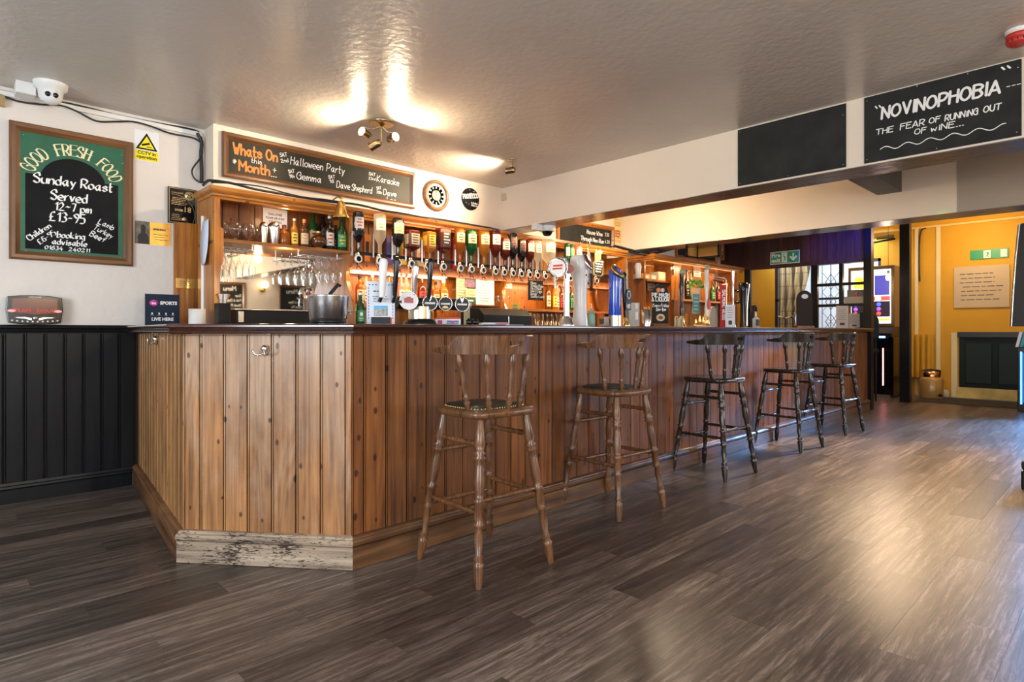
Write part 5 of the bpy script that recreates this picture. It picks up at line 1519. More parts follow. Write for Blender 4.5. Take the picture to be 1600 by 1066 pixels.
t, hw, h = paddle('plain dark wooden paddle board with arched top and hand hole', 1257.5, 25, 454, 2.85, plain('very_dark_wood', (.012, .007, .006), .6, spec=.2), rot=math.radians(-38))
MB().prism([(hw * .42 * math.cos(math.radians(a)), h - hw * .7 + hw * .28 * math.sin(math.radians(a))) for a in range(0, 360, 24)], -.002, .0135).build('hand_hole', plain('pale_hole', (.55, .62, .66), .6), t)

# hand pumps, plant, teal card, optics tubes farther along
PUMPY = 2.8
def pump(label, xp, yt, knob, clipm):
    t = thing('hand_pump', label, 'hand pump', prop_at(xp, PUMPY, CT)); h = PY(xp, yt, PUMPY).z - CT
    MB().lathe([(.04, 0), (.042, .015), (.025, .03), (.03, .05), (.02, .08), (.016, .1)], 16).build('base', M_brass, t)
    MB().turned((0, 0, .09), (0, .0, h * .9), [(0, .012), (.2, .02), (.3, .012), (.5, .014), (.7, .024), (.8, .018), (1, .02)], 12).build('lever', knob, t)
    bd = MB().lathe([(.02, -.008), (.032, 0), (.030, .008), (.001, .010)], 18, (0, -.01, h * .93), M=ro).build('round_badge', plain('badge_olive', (.35, .30, .18), .3), t)
    if clipm: MB().prism([(-.02, h * .28), (.02, h * .28), (.03, h * .38), (.0, h * .46), (-.03, h * .38)], -.03, -.025).build('pump_clip', clipm, t)
    return t


pump('hand pump with round badge and red and white diamond clip', 1104, 412, plain('pump_porcelain', (.6, .58, .55), .2, coat=.5), P_red)
pump('slim dark hand pump behind the potted plant', 1065, 418, M_blackg, None)
t = thing('brass_drip_stand', 'small brass lamp like ornaments on the wooden pump tray', 'ornament', prop_at(1096, 2.68, CT))
for dx, hh in ((-.10, .06), (-.03, .09), (.03, .08)): MB().lathe([(.02, 0), (.022, .005), (.008, .015), (.014, hh * .5), (.006, hh * .8), (.009, hh)], 12, (dx, 0, .014)).build('finial', M_brass, t)
B(-.16, .10, -.04, .06, 0, .014).build('tray', M_pineh, t, .002)
t = thing('potted_plant', 'bushy light green plant in a tapered pale pot above the teal card', 'plant', PY(1087, 462, 4.05) )
r = WY(1087, 12, 4.05) / 2
MB().lathe([(r * 1.0, -.24), (r * .7, -.1), (r * 1.3, .04), (r * 1.45, .10), (r * 1.2, .10)], 18).build('pot', plain('terracotta_pale', (.62, .42, .27), .6), t)
mb = MB(); rr_ = random.Random(4)
for i in range(420):
    a = rr_.uniform(0, 2 * PI); e = rr_.uniform(-.2, PI / 2); q = rr_.uniform(.6, 1) ; R = r * 2.3 * q
    c = Vector((math.cos(a) * math.cos(e) * R, math.sin(a) * math.cos(e) * R, .12 + math.sin(e) * R * .85))
    u = Vector((rr_.uniform(-1, 1), rr_.uniform(-1, 1), rr_.uniform(-1, 1))).normalized() * r * .32; v = u.cross(Vector((rr_.uniform(-1, 1), rr_.uniform(-1, 1), .5))).normalized() * r * .22
    mb.add([c - u, c + v, c + u, c - v], [(0, 1, 2, 3)])
tag(mb.build('foliage', plain('leaf_light_green', (.25, .42, .08), .5, var=.5, vscale=30), t), kind='stuff')
t = thing('plant_stand', 'slim pale shelf post carrying the potted plant', 'stand', (t.location.x, 4.05, BCZ))
B(-.05, .05, .08, .12, 0, PY(1087, 462, 4.05).z - BCZ - .24).build('post', M_pine, t)
wall_sheet('teal chalk card with pale frame under the potted plant', 1083, 1093, 460, 489, P_teal, Y=3.97, n=4, ink=M_white, name='teal_card', cat='card', seed=11)

# copper pipe font with red panel
t = thing('beer_font', 'copper pipe beer font bent at the top with tall red lettered panel', 'beer font', prop_at(1131, 2.82, CT))
zt = PY(1130, 436, 2.82).z - CT; xl = PY(1112, 436, 2.82).x - t.location.x; s = WY(1131, 1, 2.82)
MB().tube([(0, 0, 0), (0, 0, zt - .06), (-.008, 0, zt - .03), (-.03, 0, zt - .008), (-.06, 0, zt), (xl - .02, 0, zt)], .034, 18).build('pipe', M_copper, t)
for z in (.02, zt - .08): MB().cyl((0, 0, z), (0, 0, z + .03), .040, 18).build('collar', M_copper, t)
pnl = MB().prism([(-4.5 * s, 0), (4.5 * s, 0), (4.5 * s, zt * .86), (-4.5 * s, zt * .86)], -.004, .012).build('panel', plain('wine_red_panel', (.42, .02, .04), .35), t, loc=(-.105, -.05, .0), rot=(0, 0, CROT))
st_, w_ = strokes('MADRI', 5.5 * s, 1.2)
mb = MB(); ribbon_mesh(mb, strokes('SALMONE WEISS', 5.0 * s, .95)[0], 1.1 * s, None, -.006, lambda p: (2.6 * s - p[1] * 1.0, zt * .78 - p[0] * .82) if False else (-2.6 * s + p[1], zt * .76 - p[0] * .82))
mb.build('lettering', M_paper, pnl)
MB().cyl((xl, -.0, zt), (xl, -.03, zt - .07), .014, 10).build('nozzle', M_copper, t)

t, hw, h = cam_card('small white menu card with printed border beside the copper font', 1141, 15, 476, 2.72, P_menu)
textlines(t, -hw * .7, hw * .7, h * .4, h * .92, 5, M_print, t=.25, seed=21); B(-hw * .35, hw * .35, -.002, 0, h * .12, h * .3).build('picture', P_blk, t)
# black pump handles beyond
t = thing('beer_font', 'tall black curved beer font with chrome strip, last before the screen', 'beer font', prop_at(1162, 2.85, CT))
h = PY(1162, 442, 2.85).z - CT
MB().lathe([(.05, 0), (.045, .05), (.042, h * .5), (.06, h * .82), (.066, h * .95), (.05, h)], 20, sy=.8).build('column', M_blackg, t)
MB().tube([(-.02, -.044, .02), (-.012, -.040, h * .4), (.01, -.042, h * .75), (.02, -.05, h * .97)], .008, 8).build('strip', M_chrome, t)
t = thing('hand_pump', 'black and chrome twin lever pump beside the dark curved font', 'hand pump', prop_at(1150, 2.95, CT)); h = PY(1150, 424, 2.95).z - CT
MB().turned((-.06, 0, 0), (-.07, .0, h), [(0, .03), (.1, .014), (.5, .012), (.6, .02), (.75, .012), (1, .016)], 10).build('lever', M_chrome, t)
for z in (h * .45, h * .65): MB().turned((-.06, 0, z), (.05, -.02, z), [(0, .008), (.3, .014), (.6, .018), (1, .008)], 10).build('handle', M_blackg, t)
t = thing('hand_soap', 'pale blue pump bottle with dark label near the screen', 'bottle', prop_at(1181, 2.85, CT))
MB().lathe([(.034, 0), (.036, .004), (.036, .10), (.014, .115), (.013, .125)], 14).build('body', liquid('soap_blue', (.45, .55, .62), .4), t)
MB().cyl((0, 0, .125), (0, 0, .165), .007, 8).tube([(0, 0, .165), (-.03, -.01, .168)], .007, 6).build('pump', M_wplas, t)
label_patch(t, .036, .02, .09, P_blk)
t = thing('telephone', 'black handset shape standing behind the pump bottle', 'telephone', prop_at(1178, 2.95, CT))
MB().tube([(-.03, 0, 0), (-.04, 0, .17), (-.02, 0, .23), (.02, 0, .235), (.04, 0, .19)], [.03, .022, .025, .025, .02], 12).build('handset', M_black, t)
# papers at the counter end
for lbl, xc, wp, yt, sd, Y in [('tall cream menu sheet standing near the end of the bar', 1316, 19, 478, 31, 2.75), ('shorter cream menu sheet leaning at the very end of the bar', 1335, 17, 490, 32, 2.7)]:
    t, hw, h = cam_card(lbl, xc, wp, yt, Y, plain('cream_grey_paper', (.42, .38, .35), .7), rot=math.radians(-40))
    textlines(t, -hw * .75, hw * .75, h * .35, h * .9, 6, M_print, t=.2, seed=sd); B(-hw * .4, hw * .4, -.002, 0, h * .14, h * .25).build('picture', P_blk, t)
# small goods on the farther unit's shelves
def fbx(lbl, x0, x1, y0, yb, mat, Y=4.45, name='box', cat='box', group=None, z=None):
    a = PY(x0, yb, Y); b_ = PY(x1, y0, Y); zz = a.z if z is None else z
    t = thing(name, lbl, cat, ((a.x + b_.x) / 2, Y, zz), 0, group); hw = (b_.x - a.x) / 2
    B(-hw, hw, -.02, .12, 0, b_.z - zz).build('body', mat, t, .004)
    B(-hw * .6, hw * .6, -.0215, -.0205, (b_.z - zz) * .25, (b_.z - zz) * .7).build('label', P_cream, t)
    return t


fbx('wooden tea box on the shelf of the farther unit', 1001, 1014, 429, 440, M_pineh, z=1.755)
fbx('grey box next to the wooden tea box', 1015, 1024, 430, 440, plain('grey_box', (.18, .17, .16), .6), z=1.755)
fbx('pale brown box against the upright of the farther unit', 1027, 1038, 426, 440, plain('kraft', (.42, .32, .22), .7), z=1.755)
t = thing('measuring_jug', 'pale grey jug standing on the shelf of the farther unit', 'jug', (PY(997, 430, 4.45).x, 4.45, 1.755))
MB().lathe([(.035, 0), (.04, .005), (.035, .08), (.045, .16), (.03, .2)], 14).build('body', plain('pale_grey_plastic', (.4, .42, .45), .4), t)
for lbl, x0, x1, y0, y1, m in [('orange notice on the lit back of the farther unit', 996, 1007, 444, 455, P_org), ('cream notice on the lit back of the farther unit', 1012, 1023, 443, 454, P_cream), ('white note on the back boards by the plant', 1084, 1095, 423, 432, M_paper), ('small bright card on the lit panel beside the tubes', 1057, 1067, 462, 469, M_paper), ('white notice with print beside the barrel end', 936, 950, 453, 472, P_white)]:
    wall_sheet(lbl, x0, x1, y0, y1, m, Y=4.64, n=2, seed=x0)
for i, (xp, lbl) in enumerate([(1051, 'tall clear tube dispenser filled with amber beside the upright'), (1056, 'second tall clear tube dispenser filled with amber')]):
    p = PY(xp, 412, 4.35); t = thing('tube_dispenser', lbl, 'dispenser', (p.x, 4.35, 1.5), 0)
    MB().cyl((0, 0, .0), (0, 0, .33), .026, 12).build('amber_column', L_gold, t); MB().cyl((0, 0, .33), (0, 0, p.z - 1.5), .026, 12).build('clear_column', M_glass, t); MB().cyl((0, 0, p.z - 1.5), (0, 0, p.z - 1.48), .03, 12).build('cap', M_chrome, t)
for lbl, xp, yt, wp, m, la, cp in [
    ('dark bottle with orange and red label on the farther shelf', 1064, 415, 7, L_brown, P_org, P_red), ('pale blue spirit bottle on the farther shelf', 1060, 420, 6, L_clear, P_blu, M_wplas),
    ('black bottle with grey crest on the farther shelf', 1073, 422, 7, L_dark, P_blk, M_black), ('dark green bottle near the notice on the farther shelf', 1079, 424, 6, L_dgreen, P_grn, M_black),
    ('dark bottle beside the copper font on the farther shelf', 1122, 440, 7, L_dark, P_red, M_black), ('leafy green topped bottle by the copper font', 1113, 442, 8, L_green, P_grn, M_black), ('tall clear bottle at the screen end of the farther shelf', 1141, 430, 6, L_clear, P_white, M_chrome)]:
    p = PY(xp, yt, 4.48); bottle(lbl, p.x, 4.48, 1.525, max(.16, p.z - 1.525), WY(xp, wp, 4.48) / 2, m, la, P_white, cp, 'tall', group='bottles on the farther shelf')
bb_ = thing('paper_bag', 'crumpled pale paper bag on the counter behind the pumps', 'bag', (PY(1110, 490, 4.2).x, 4.2, BCZ))
MB().prism([(-.09, 0), (.09, 0), (.1, .12), (.07, .27), (.03, .3), (-.04, .28), (-.1, .15)], -.04, .05).build('bag', plain('bag_paper', (.5, .45, .4), .8, bump=.6, bscale=20), bb_)
padl = thing('card_stand', 'pair of small arched cream card holders on the bar before the plant', 'card holder', prop_at(1060, 2.7, CT))
for dx in (-.03, .045):
    MB().tube([(dx - .025, 0, 0), (dx - .025, 0, .07), (dx - .012, 0, .088), (dx + .012, 0, .088), (dx + .025, 0, .07), (dx + .025, 0, 0)], .005, 6).build('arch', P_cream, padl)
    B(dx - .02, dx + .02, .002, .005, .0, .07).build('card', plain('olive_card', (.25, .25, .1), .6), padl)
brl = thing('barrel_end', 'dark wooden barrel end mounted in the back bar beside the white notice', 'barrel', (PY(945, 460, 4.60).x, 4.60, PY(945, 460, 4.6).z))
MB().lathe([(.001, .0), (.24, 0), (.24, .02), (.26, .03), (.26, -.03), (.24, -.04)], 28, M=Matrix.Rotation(PI / 2, 3, 'X'), sx=.75).build('barrel_head', M_pinedk, brl)

for o_ in C.objects:
    if o_.name.startswith('hanging_chalkboard') or o_.name.startswith('bottle_opener_bar'):
        MB().tube([(0, .006, .0), (.0, .03, .16), (0, .16, 2.03 - o_.location.z)], .003, 6).build('hook', M_steel, o_)
    if o_.name == 'receipt':
        o_.children[0].data.transform(Matrix.Translation((0, 0, 0)))
        for v in o_.children[0].data.vertices:
            if v.co.z < 0: v.co.z = BCZ - o_.location.z
# ================================================================== BOARDS AND SIGNS ON THE WALLS
def framed(name, label, cat, cx, y, cz, w_, h, fw, face, depth=.03, fmat=None, rotz=0, loc=None):
    t = thing(name, label, cat, loc or (cx, y, cz), rotz)
    hw, hh = w_ / 2, h / 2
    B(-hw + fw * .6, hw - fw * .6, -.008, .0, -hh + fw * .6, hh - fw * .6).build('panel', face, t)
    if fw > .002:
        f = fmat or M_frame
        prof = [(0, 0), (0, -depth * .7), (fw * .2, -depth), (fw * .55, -depth), (fw * .8, -depth * .6), (fw, -.008), (fw, 0)]
        cs = [(-hw, -hh), (hw, -hh), (hw, hh), (-hw, hh)]
        ins = [(1, 1), (-1, 1), (-1, -1), (1, -1)]
        for i in range(4):
            a, b_ = cs[i], cs[(i + 1) % 4]; ia, ib = ins[i], ins[(i + 1) % 4]
            vs = [(a[0] + ia[0] * o, d, a[1] + ia[1] * o) for o, d in prof] + [(b_[0] + ib[0] * o, d, b_[1] + ib[1] * o) for o, d in prof]
            n = len(prof)
            MB().add(vs, [(k, k + 1, n + k + 1, n + k) for k in range(n - 1)] + [tuple(range(n)), tuple(range(n, 2 * n))]).build('frame_rail', (M_framez if f is M_frame else M_pine) if i % 2 else f, t)
    return t


# the green and black food board
BX, BZ = .652, 1.963
t = framed('food_board', 'green framed chalkboard advertising good fresh food and sunday roast', 'chalkboard', BX, 4.878, BZ, .667, .866, .055, M_green)
pol = [(.398, 1.603), (.898, 1.603), (.898, 2.083), (.832, 2.083)] + [(.648 + .178 * math.cos(math.radians(a)), 2.052 + .162 * math.sin(math.radians(a))) for a in range(10, 171, 8)] + [(.464, 2.083), (.398, 2.083)]
ch = MB().prism([(x - BX, z - BZ) for x, z in pol], -.0095, -.008).build('chalk_panel', M_chalk, t)
arch = 'GOOD FRESH FOOD'
mb = MB(); lh = .072
angs = []
adv = {' ': 1.3, 'E': .9, 'F': .86, 'S': .9, 'R': 1.0}
tot = sum(adv.get(c, 1.08) for c in arch); pos = 0
for c in arch:
    a_ = adv.get(c, 1.08); u = (pos + a_ / 2) / tot; pos += a_
    if c == ' ': continue
    ang = math.radians(167 - 152 * u)
    cx, cz = .648 + .214 * math.cos(ang), 2.050 + .186 * math.sin(ang)
    st_, w2 = strokes(c, lh, .58)
    ca, sa = math.cos(ang - PI / 2), math.sin(ang - PI / 2)
    ribbon_mesh(mb, st_, .0088, 0.0, -.0102, lambda p: (cx - BX + (p[0] - w2 / 2) * ca - p[1] * sa, cz - BZ + (p[0] - w2 / 2) * sa + p[1] * ca))
    for ln in st_:          # small serifs on stroke ends
        for p in (ln[0], ln[-1]):
            if c in 'FREH' or (c == 'D'):
                ribbon_mesh(mb, [[(p[0] - .008, p[1]), (p[0] + .008, p[1])]], .0035, None, -.0103, lambda p: (cx - BX + (p[0] - w2 / 2) * ca - p[1] * sa, cz - BZ + (p[0] - w2 / 2) * sa + p[1] * ca))
mb.build('arched_lettering', M_cream, t)
nb = math.radians(35)


def fw(text, x, z, h, pen, sq=.8, rot=0, x1=None, slant=.06):
    if x1 is not None:
        _, w0 = strokes(text, h, 1.0); L_ = (x1 - x) / math.cos(rot); sq = L_ / w0
    return (text, x - BX, z - BZ, h, pen, nb, slant, sq, 'l', rot)


write(t, [fw('Sunday Roast', .438, 2.030, .062, .0095, x1=.862), fw('Served', .526, 1.934, .062, .0095, x1=.718), fw('12~7 pm', .549, 1.868, .052, .0085, x1=.742), fw('£13-95', .519, 1.795, .060, .009, x1=.707),
          fw('Children', .421, 1.652, .034, .0058, rot=.74, x1=.530), fw('£6-95', .472, 1.634, .032, .0058, rot=.74, x1=.556), fw('booking', .560, 1.690, .040, .0075, x1=.706), fw('advisable', .534, 1.643, .038, .007, x1=.718),
          fw('01634  240211', .497, 1.607, .024, .0055, x1=.734), fw('Lamb', .780, 1.808, .036, .006, rot=-.42, x1=.864), fw('Turkey', .752, 1.768, .036, .006, rot=-.48, x1=.858), fw('Beef', .732, 1.722, .036, .006, rot=-.45, x1=.815)], M_white, y=-.0105)
mb = MB()
for x, z in ((.39, 2.32), (.92, 2.30), (.925, 2.24), (.40, 1.59), (.915, 1.585)): mb.ball((x - BX, -.009, z - BZ), .004, 8, 4)
tag(mb.build('screws', M_steel, t), kind='stuff')

# the what's on board
BX, BZ = 2.36, 2.386
t = framed('whats_on_board', 'long dark chalkboard in oak frame with orange heading above the shelving', 'chalkboard', BX, 4.676, BZ, 1.70, .335, .048, plain('board_olive_black', (.020, .019, .012), .5, spec=.25, var=.2))
def ww(text, x, z, h, pen, x1=None, nib_=None, rot=-.0, slant=.1, bx=BX, bz=BZ):
    sq = .8
    if x1 is not None: sq = (x1 - x) / math.cos(rot) / strokes(text, h, 1.0)[1]
    return (text, x - BX, z - BZ, h, pen, nib_, slant, sq, 'l', rot)


write(t, [ww('Whats On', 1.592, 2.408, .078, .0135, 1.92, None, slant=0), ww('Month', 1.634, 2.288, .074, .0135, 1.86, None, slant=0)], M_orange, y=-.0095)
write(t, [ww('this', 1.722, 2.362, .036, .004, 1.80), ww('...', 1.875, 2.285, .03, .006, 1.915), ww('*', 1.585, 2.33, .04, .004), ww('+', 1.885, 2.32, .04, .004),
          ww('SAT', 1.945, 2.452, .028, .004, 2.00, rot=.25), ww('2nd', 1.953, 2.408, .028, .004, 2.01, rot=.25), ww('Halloween', 2.028, 2.410, .062, .0055, 2.30), ww('Party', 2.335, 2.412, .062, .0055, 2.495),
          ww('SAT', 2.012, 2.335, .026, .004, 2.06, rot=.25), ww('9th', 2.020, 2.298, .026, .004, 2.06, rot=.2), ww('Gemma', 2.078, 2.303, .056, .0055, 2.285),
          ww('SAT', 2.353, 2.352, .026, .004, 2.41, rot=.2), ww('16', 2.363, 2.318, .026, .004, 2.40, rot=.2), ww('Dave', 2.425, 2.290, .054, .0055, 2.545), ww('Shepherd', 2.565, 2.290, .054, .0055, 2.76),
          ww('SAT', 2.732, 2.450, .026, .004, 2.795), ww('23rd', 2.730, 2.412, .022, .0035, 2.795), ww('Karaoke', 2.812, 2.407, .056, .0055, 3.04),
          ww('SAT', 2.810, 2.335, .024, .004, 2.855, rot=.2), ww('30th', 2.808, 2.303, .022, .0035, 2.86), ww('Dave', 2.878, 2.300, .050, .0055, 3.01), ww('Lea', 2.915, 2.248, .040, .005, 3.01)], M_white, y=-.0095)

# clock and prosecco disc
rX = Matrix.Rotation(PI / 2, 3, 'X')
t = thing('wall_clock', 'round dark framed wall clock with green numeral ring and cream centre', 'clock', (3.462, 4.676, 2.383))
MB().lathe([(.148, 0), (.148, .02), (.138, .034), (.120, .034), (.114, .018)], 36, M=rX).build('frame', M_frame, t)
fa = MB().lathe([(.0001, .012), (.115, .012), (.115, .008)], 36, M=rX).build('face', M_wplas, t)
MB().lathe([(.050, .0135), (.092, .0135)], 36, M=rX, smooth=False).build('numeral_ring', plain('clock_green', (.03, .25, .13), .5), fa)
MB().lathe([(.0001, .0138), (.05, .0138), (.05, .012)], 28, M=rX).build('centre', P_cream, fa)
for k in range(12):
    a = PI / 2 - k * PI / 6
    MB().add([(math.cos(a) * r + s * .006 * -math.sin(a), -.0145, math.sin(a) * r + s * .006 * math.cos(a)) for r, s in ((.066, -1), (.066, 1), (.086, 1), (.086, -1))], [(0, 1, 2, 3)]).build('numeral', M_wplas, fa)
MB().prism([(-.004, -.004), (.03, -.07), (.036, -.068), (.004, .004)], -.018, -.016).build('hand', M_wplas, t)
MB().prism([(-.003, 0), (-.012, .05), (-.006, .052), (.004, .0)], -.020, -.018).build('hand', P_red, t)
t = thing('prosecco_sign', 'round black prosecco sign dotted with white bubbles', 'sign', (3.894, 4.676, 2.415))
MB().lathe([(.0001, .012), (.112, .012), (.112, 0)], 36, M=rX).build('disc', M_chalk, t)
write(t, [('PROSECCO', -.098, -.010, .042, .009, None, 0, .62, 'l', .18), ('By The Glass', .008, -.045, .014, .003, None, 0, .62), ('All Day Long', .008, -.068, .014, .003, None, 0, .62)], M_white, y=-.0135)
mb = MB(); rr_ = random.Random(12)
for i in range(40):
    a = rr_.uniform(0, 2 * PI); q = math.sqrt(rr_.uniform(0, 1)) * .1; x, z = q * math.cos(a), q * math.sin(a)
    if -.03 < z - x * .18 < .05: continue
    if x > 0 and z < -.03: continue
    rad = rr_.uniform(.002, .004)
    mb.add([(x + rad * math.cos(k * PI / 3), -.013, z + rad * math.sin(k * PI / 3)) for k in range(6)], [tuple(range(6))])
mb.build('bubbles', M_white, t)

# cctv sign
t = thing('cctv_sign', 'yellow and white warning sign with camera triangle on the recess wall', 'sign', (1.072, 4.879, 2.395))
B(-.078, .078, -.003, 0, -.108, .108).build('plate', M_paper, t)
yel = plain('sign_yellow', (.85, .72, .02), .4)
B(-.074, .074, -.004, -.003, -.104, -.035).build('yellow_band', yel, t)
MB().prism([(-.068, -.028), (.068, -.028), (0, .092)], -.0045, -.003).build('triangle_border', M_blackg, t)
MB().prism([(-.050, -.018), (.050, -.018), (0, .070)], -.0052, -.0045).build('triangle', yel, t)
MB().prism([(-.034, .008), (.016, .026), (.020, .014), (-.028, -.004)], -.006, -.0052).box(.0, .03, -.006, -.0052, -.008, -.003).build('camera_symbol', M_blackg, t)
printed(t, 'CCTV in\noperation', 0, -.062, .032, M_blackg, y=-.0045, bold=.0008)

# age check sign, gold plaque, pine board, sports card
t = thing('age_check_sign', 'black sign with gold print about being over 18 beside the pipe', 'sign', (1.300, 4.866, 1.998))
gold = plain('gold_print', (.62, .45, .20), .35, .5)
B(-.096, .096, -.006, .012, -.132, .132).build('plate', M_blackg, t)
fr = MB()
for a in ((-.09, .09, -.126, -.1235), (-.09, .09, .1235, .126), (-.09, -.0875, -.126, .126), (.0875, .09, -.126, .126)): fr.box(a[0], a[1], -.0075, -.006, a[2], a[3])
fr.build('border', gold, t)
MB().lathe([(.0001, .0075), (.033, .0075), (.033, .006)], 24, (.045, 0, .08), M=rX).build('number_disc', gold, t)
printed(t, '25', .045, .066, .042, M_blackg, y=-.0085, bold=.001); printed(t, '18', .030, -.042, .055, gold, y=-.0078, bold=.001); printed(t, 'OVER', -.025, -.040, .022, gold, y=-.0078, bold=.0008); printed(t, 'CHALLENGE', -.035, .088, .014, gold, y=-.0078)
textlines(t, -.078, .04, .002, .062, 5, gold, y=-.0078, t=.35, seed=3); textlines(t, -.078, 0, -.11, -.06, 4, gold, y=-.0078, t=.3, seed=4)
mb = MB(); ribbon_mesh(mb, [[(x, z) for x, z in arc(-.06, -.06, .14, -25, 95, 24)]], .0018, None, -.0077); mb.build('curved_line', gold, t)
MB().lathe([(.0001, .0075), (.014, .0075), (.014, .006)], 16, (.01, 0, -.095), M=rX).build('emblem', gold, t)
t = thing('brass_plaque', 'shiny golden memorial plaque with a small dark portrait', 'plaque', (1.112, 4.879, 1.777))
B(-.113, .113, -.004, 0, -.080, .080).build('plate', plain('gold_plate', (.85, .52, .12), .25, 1.0), t)
B(-.113, -.02, -.0048, -.004, -.080, .080).build('photo', plain('photo_dark', (.16, .13, .10), .5, var=.5, vscale=30), t)
MB().prism([(-.095, -.08), (-.025, -.08), (-.03, -.02), (-.05, .0), (-.045, .04), (-.06, .06), (-.078, .045), (-.075, .0), (-.095, -.02)], -.0055, -.0048).build('figure', plain('photo_black', (.03, .025, .022), .6), t)
textlines(t, .0, .10, .015, .045, 1, M_print, y=-.0048, t=.5, seed=14); textlines(t, .0, .10, -.05, .005, 3, M_print, y=-.0048, t=.25, seed=15)
t = thing('pine_post', 'upright pine board fixed to the recess wall under the age check sign', 'board', (1.330, 4.868, 1.118))
B(-.088, .088, -.012, .012, .0, .76).build('board', M_pine, t, .002)
t = thing('brass_badge', 'small worn brass label on the pine board', 'plaque', (1.325, 4.853, 1.43))
B(-.073, .073, -.003, .002, -.038, .038).build('plate', M_brass, t, .002); textlines(t, -.05, .05, -.02, .02, 3, M_print, y=-.0035, t=.3, seed=16)
t = thing('sports_card', 'navy tent card with sports live here print at the wall end of the bar', 'card', (PY(254, 500, 4.6).x, 4.6, 1.112))
hw = WY(254, 36, 4.6) / 2 * 1.33; h = PY(254, 460, 4.6).z - 1.112
B(-hw, hw, 0, .004, 0, h).build('card', plain('navy_card', (.010, .020, .042), .5, spec=.2), t)
MB().prism([(-hw, 0), (hw, 0), (hw, .002), (-hw, .002)], 0, .06).build('foot', plain('navy_card', (.018, .035, .075)), t)
MB().lathe([(.0001, .0015), (.022, .0015), (.022, 0)], 20, (-hw * .5, 0, h * .72), M=rX, sx=1.2, sy=1).build('logo_disc', plain('magenta', (.55, .05, .32), .4), t)
printed(t, 'tnt', -hw * .5, h * .68, .022, M_paper, y=-.003, bold=.001); printed(t, 'SPORTS', hw * .35, h * .68, .030, M_paper, y=-.002, bold=.0015)
printed(t, 'LIVE HERE', 0, h * .17, .030, M_paper, y=-.002, bold=.0012)
mb = MB()
for i in range(4): mb.box(-hw * .6 + i * hw * .4 - .008, -hw * .6 + i * hw * .4 + .008, -.0015, 0, h * .34, h * .35).box(-hw * .6 + i * hw * .4 - .004, -hw * .6 + i * hw * .4 + .004, -.0015, 0, h * .37, h * .42)
mb.build('sport_icons', M_paper, t)
t = thing('waste_pipe', 'white pipe running down beside the pine side panel', 'pipe', (1.327, 4.55, 1.112))
px_ = PY(317, 420, 4.55).x; t.location.x = px_; MB().cyl((0, 0, 0), (0, 0, PY(317, 338, 4.55).z - 1.112), WY(317, 5.5, 4.55) / 2, 14).build('pipe', M_wplas, t)
t = thing('paper_roll', 'short white card tube standing at the foot of the pipe on the bar', 'roll', (PY(308, 500, 4.3).x, 4.3, 1.112))
r = WY(308, 24, 4.3) / 2; MB().lathe([(r, 0), (r, PY(308, 483, 4.3).z - 1.112), (r * .35, PY(308, 483, 4.3).z - 1.112), (r * .35, .01)], 24).build('roll', plain('off_white_tube', (.68, .67, .64), .7), t)
t = thing('rota_sheet', 'curling white printed sheet taped to the pine side panel', 'sheet', (1.345, 4.50, 1.75))
ax = PX(321, 345, 1.345); bx_ = PX(321, 414, 1.345)
mb = MB(); n = 8
for k in range(n + 1):
    z = ax.z + (bx_.z - ax.z) * k / n
    for j, y in enumerate((PX(316, 380, 1.345).y, PX(327, 380, 1.345).y)): mb.v.append((-.004 - .025 * (k / n) ** 3 * j - .01 * math.sin(k / n * 3) * (1 - j), y - 4.50, z - 1.75))
for k in range(n): mb.f.append((2 * k, 2 * k + 1, 2 * k + 3, 2 * k + 2)); mb.sm.append(True)
o = mb.build('sheet', plain('cool_paper', (.62, .68, .80), .7), t); o.modifiers.new('thick', 'SOLIDIFY').thickness = .001
t = thing('beer_mats_pile', 'few loose papers lying on the wall end of the bar top', 'papers', (1.1, 4.3, 1.112), .3)
for i in range(3): B(-.1 + .02 * i, .1, -.08, .08 - .02 * i, .003 * i, .003 * i + .002).build('sheet', (P_menu, P_blk, P_menu)[i], t)

# electronic darts scorer standing on the dado rail
t = thing('darts_scoreboard', 'black electronic darts scorer with dark red display on the dado rail', 'scoreboard', (.442, 4.83, 1.1185))
w_ = .141; h = .186
ol = [(-w_ * .93, 0.012), (-w_ * .5, .004), (0, 0), (w_ * .5, .004), (w_ * .93, .012), (w_, h * .5), (w_ * .97, h * .93), (w_ * .5, h * .985), (0, h), (-w_ * .5, h * .985), (-w_ * .97, h * .93), (-w_, h * .5)]
MB().prism(ol, -.025, .04).build('casing', M_blackg, t, .004)
MB().prism([(-w_ * .8, h * .42), (0, h * .34), (w_ * .8, h * .42), (w_ * .8, h * .86), (0, h * .90), (-w_ * .8, h * .86)], -.029, -.025).build('display', plain('dark_red_display', (.06, .004, .004), .15, emit=.06, ecol=(.5, .02, .015)), t)
led = plain('red_led', (.6, .03, .02), emit=.22, ecol=(1, .04, .02))
printed(t, 'TEAM   DOUG', 0, h * .42, .030, led, y=-.031, sx=1.1)
for s in (-1, 1):
    MB().lathe([(.0001, .004), (.014, .003), (.017, 0)], 14, (s * w_ * .8, -.027, h * .46), M=rX, sx=1.3, sy=.5).build('lamp', plain('red_lamp', (.9, .15, .15), emit=1.1, ecol=(1, .25, .25)), t)
for i in range(10):
    x = -w_ * .8 + i * w_ * 1.6 / 9; MB().lathe([(.0001, .004), (.0045, .003), (.0055, 0)], 10, (x, -.026, h * .10 + (x / w_) ** 2 * h * .06), M=rX).build('button', M_wplas, t)
MB().lathe([(.0001, .004), (.010, .003), (.012, 0)], 14, (0, -.027, h * .22), M=rX).build('dial', M_steel, t)
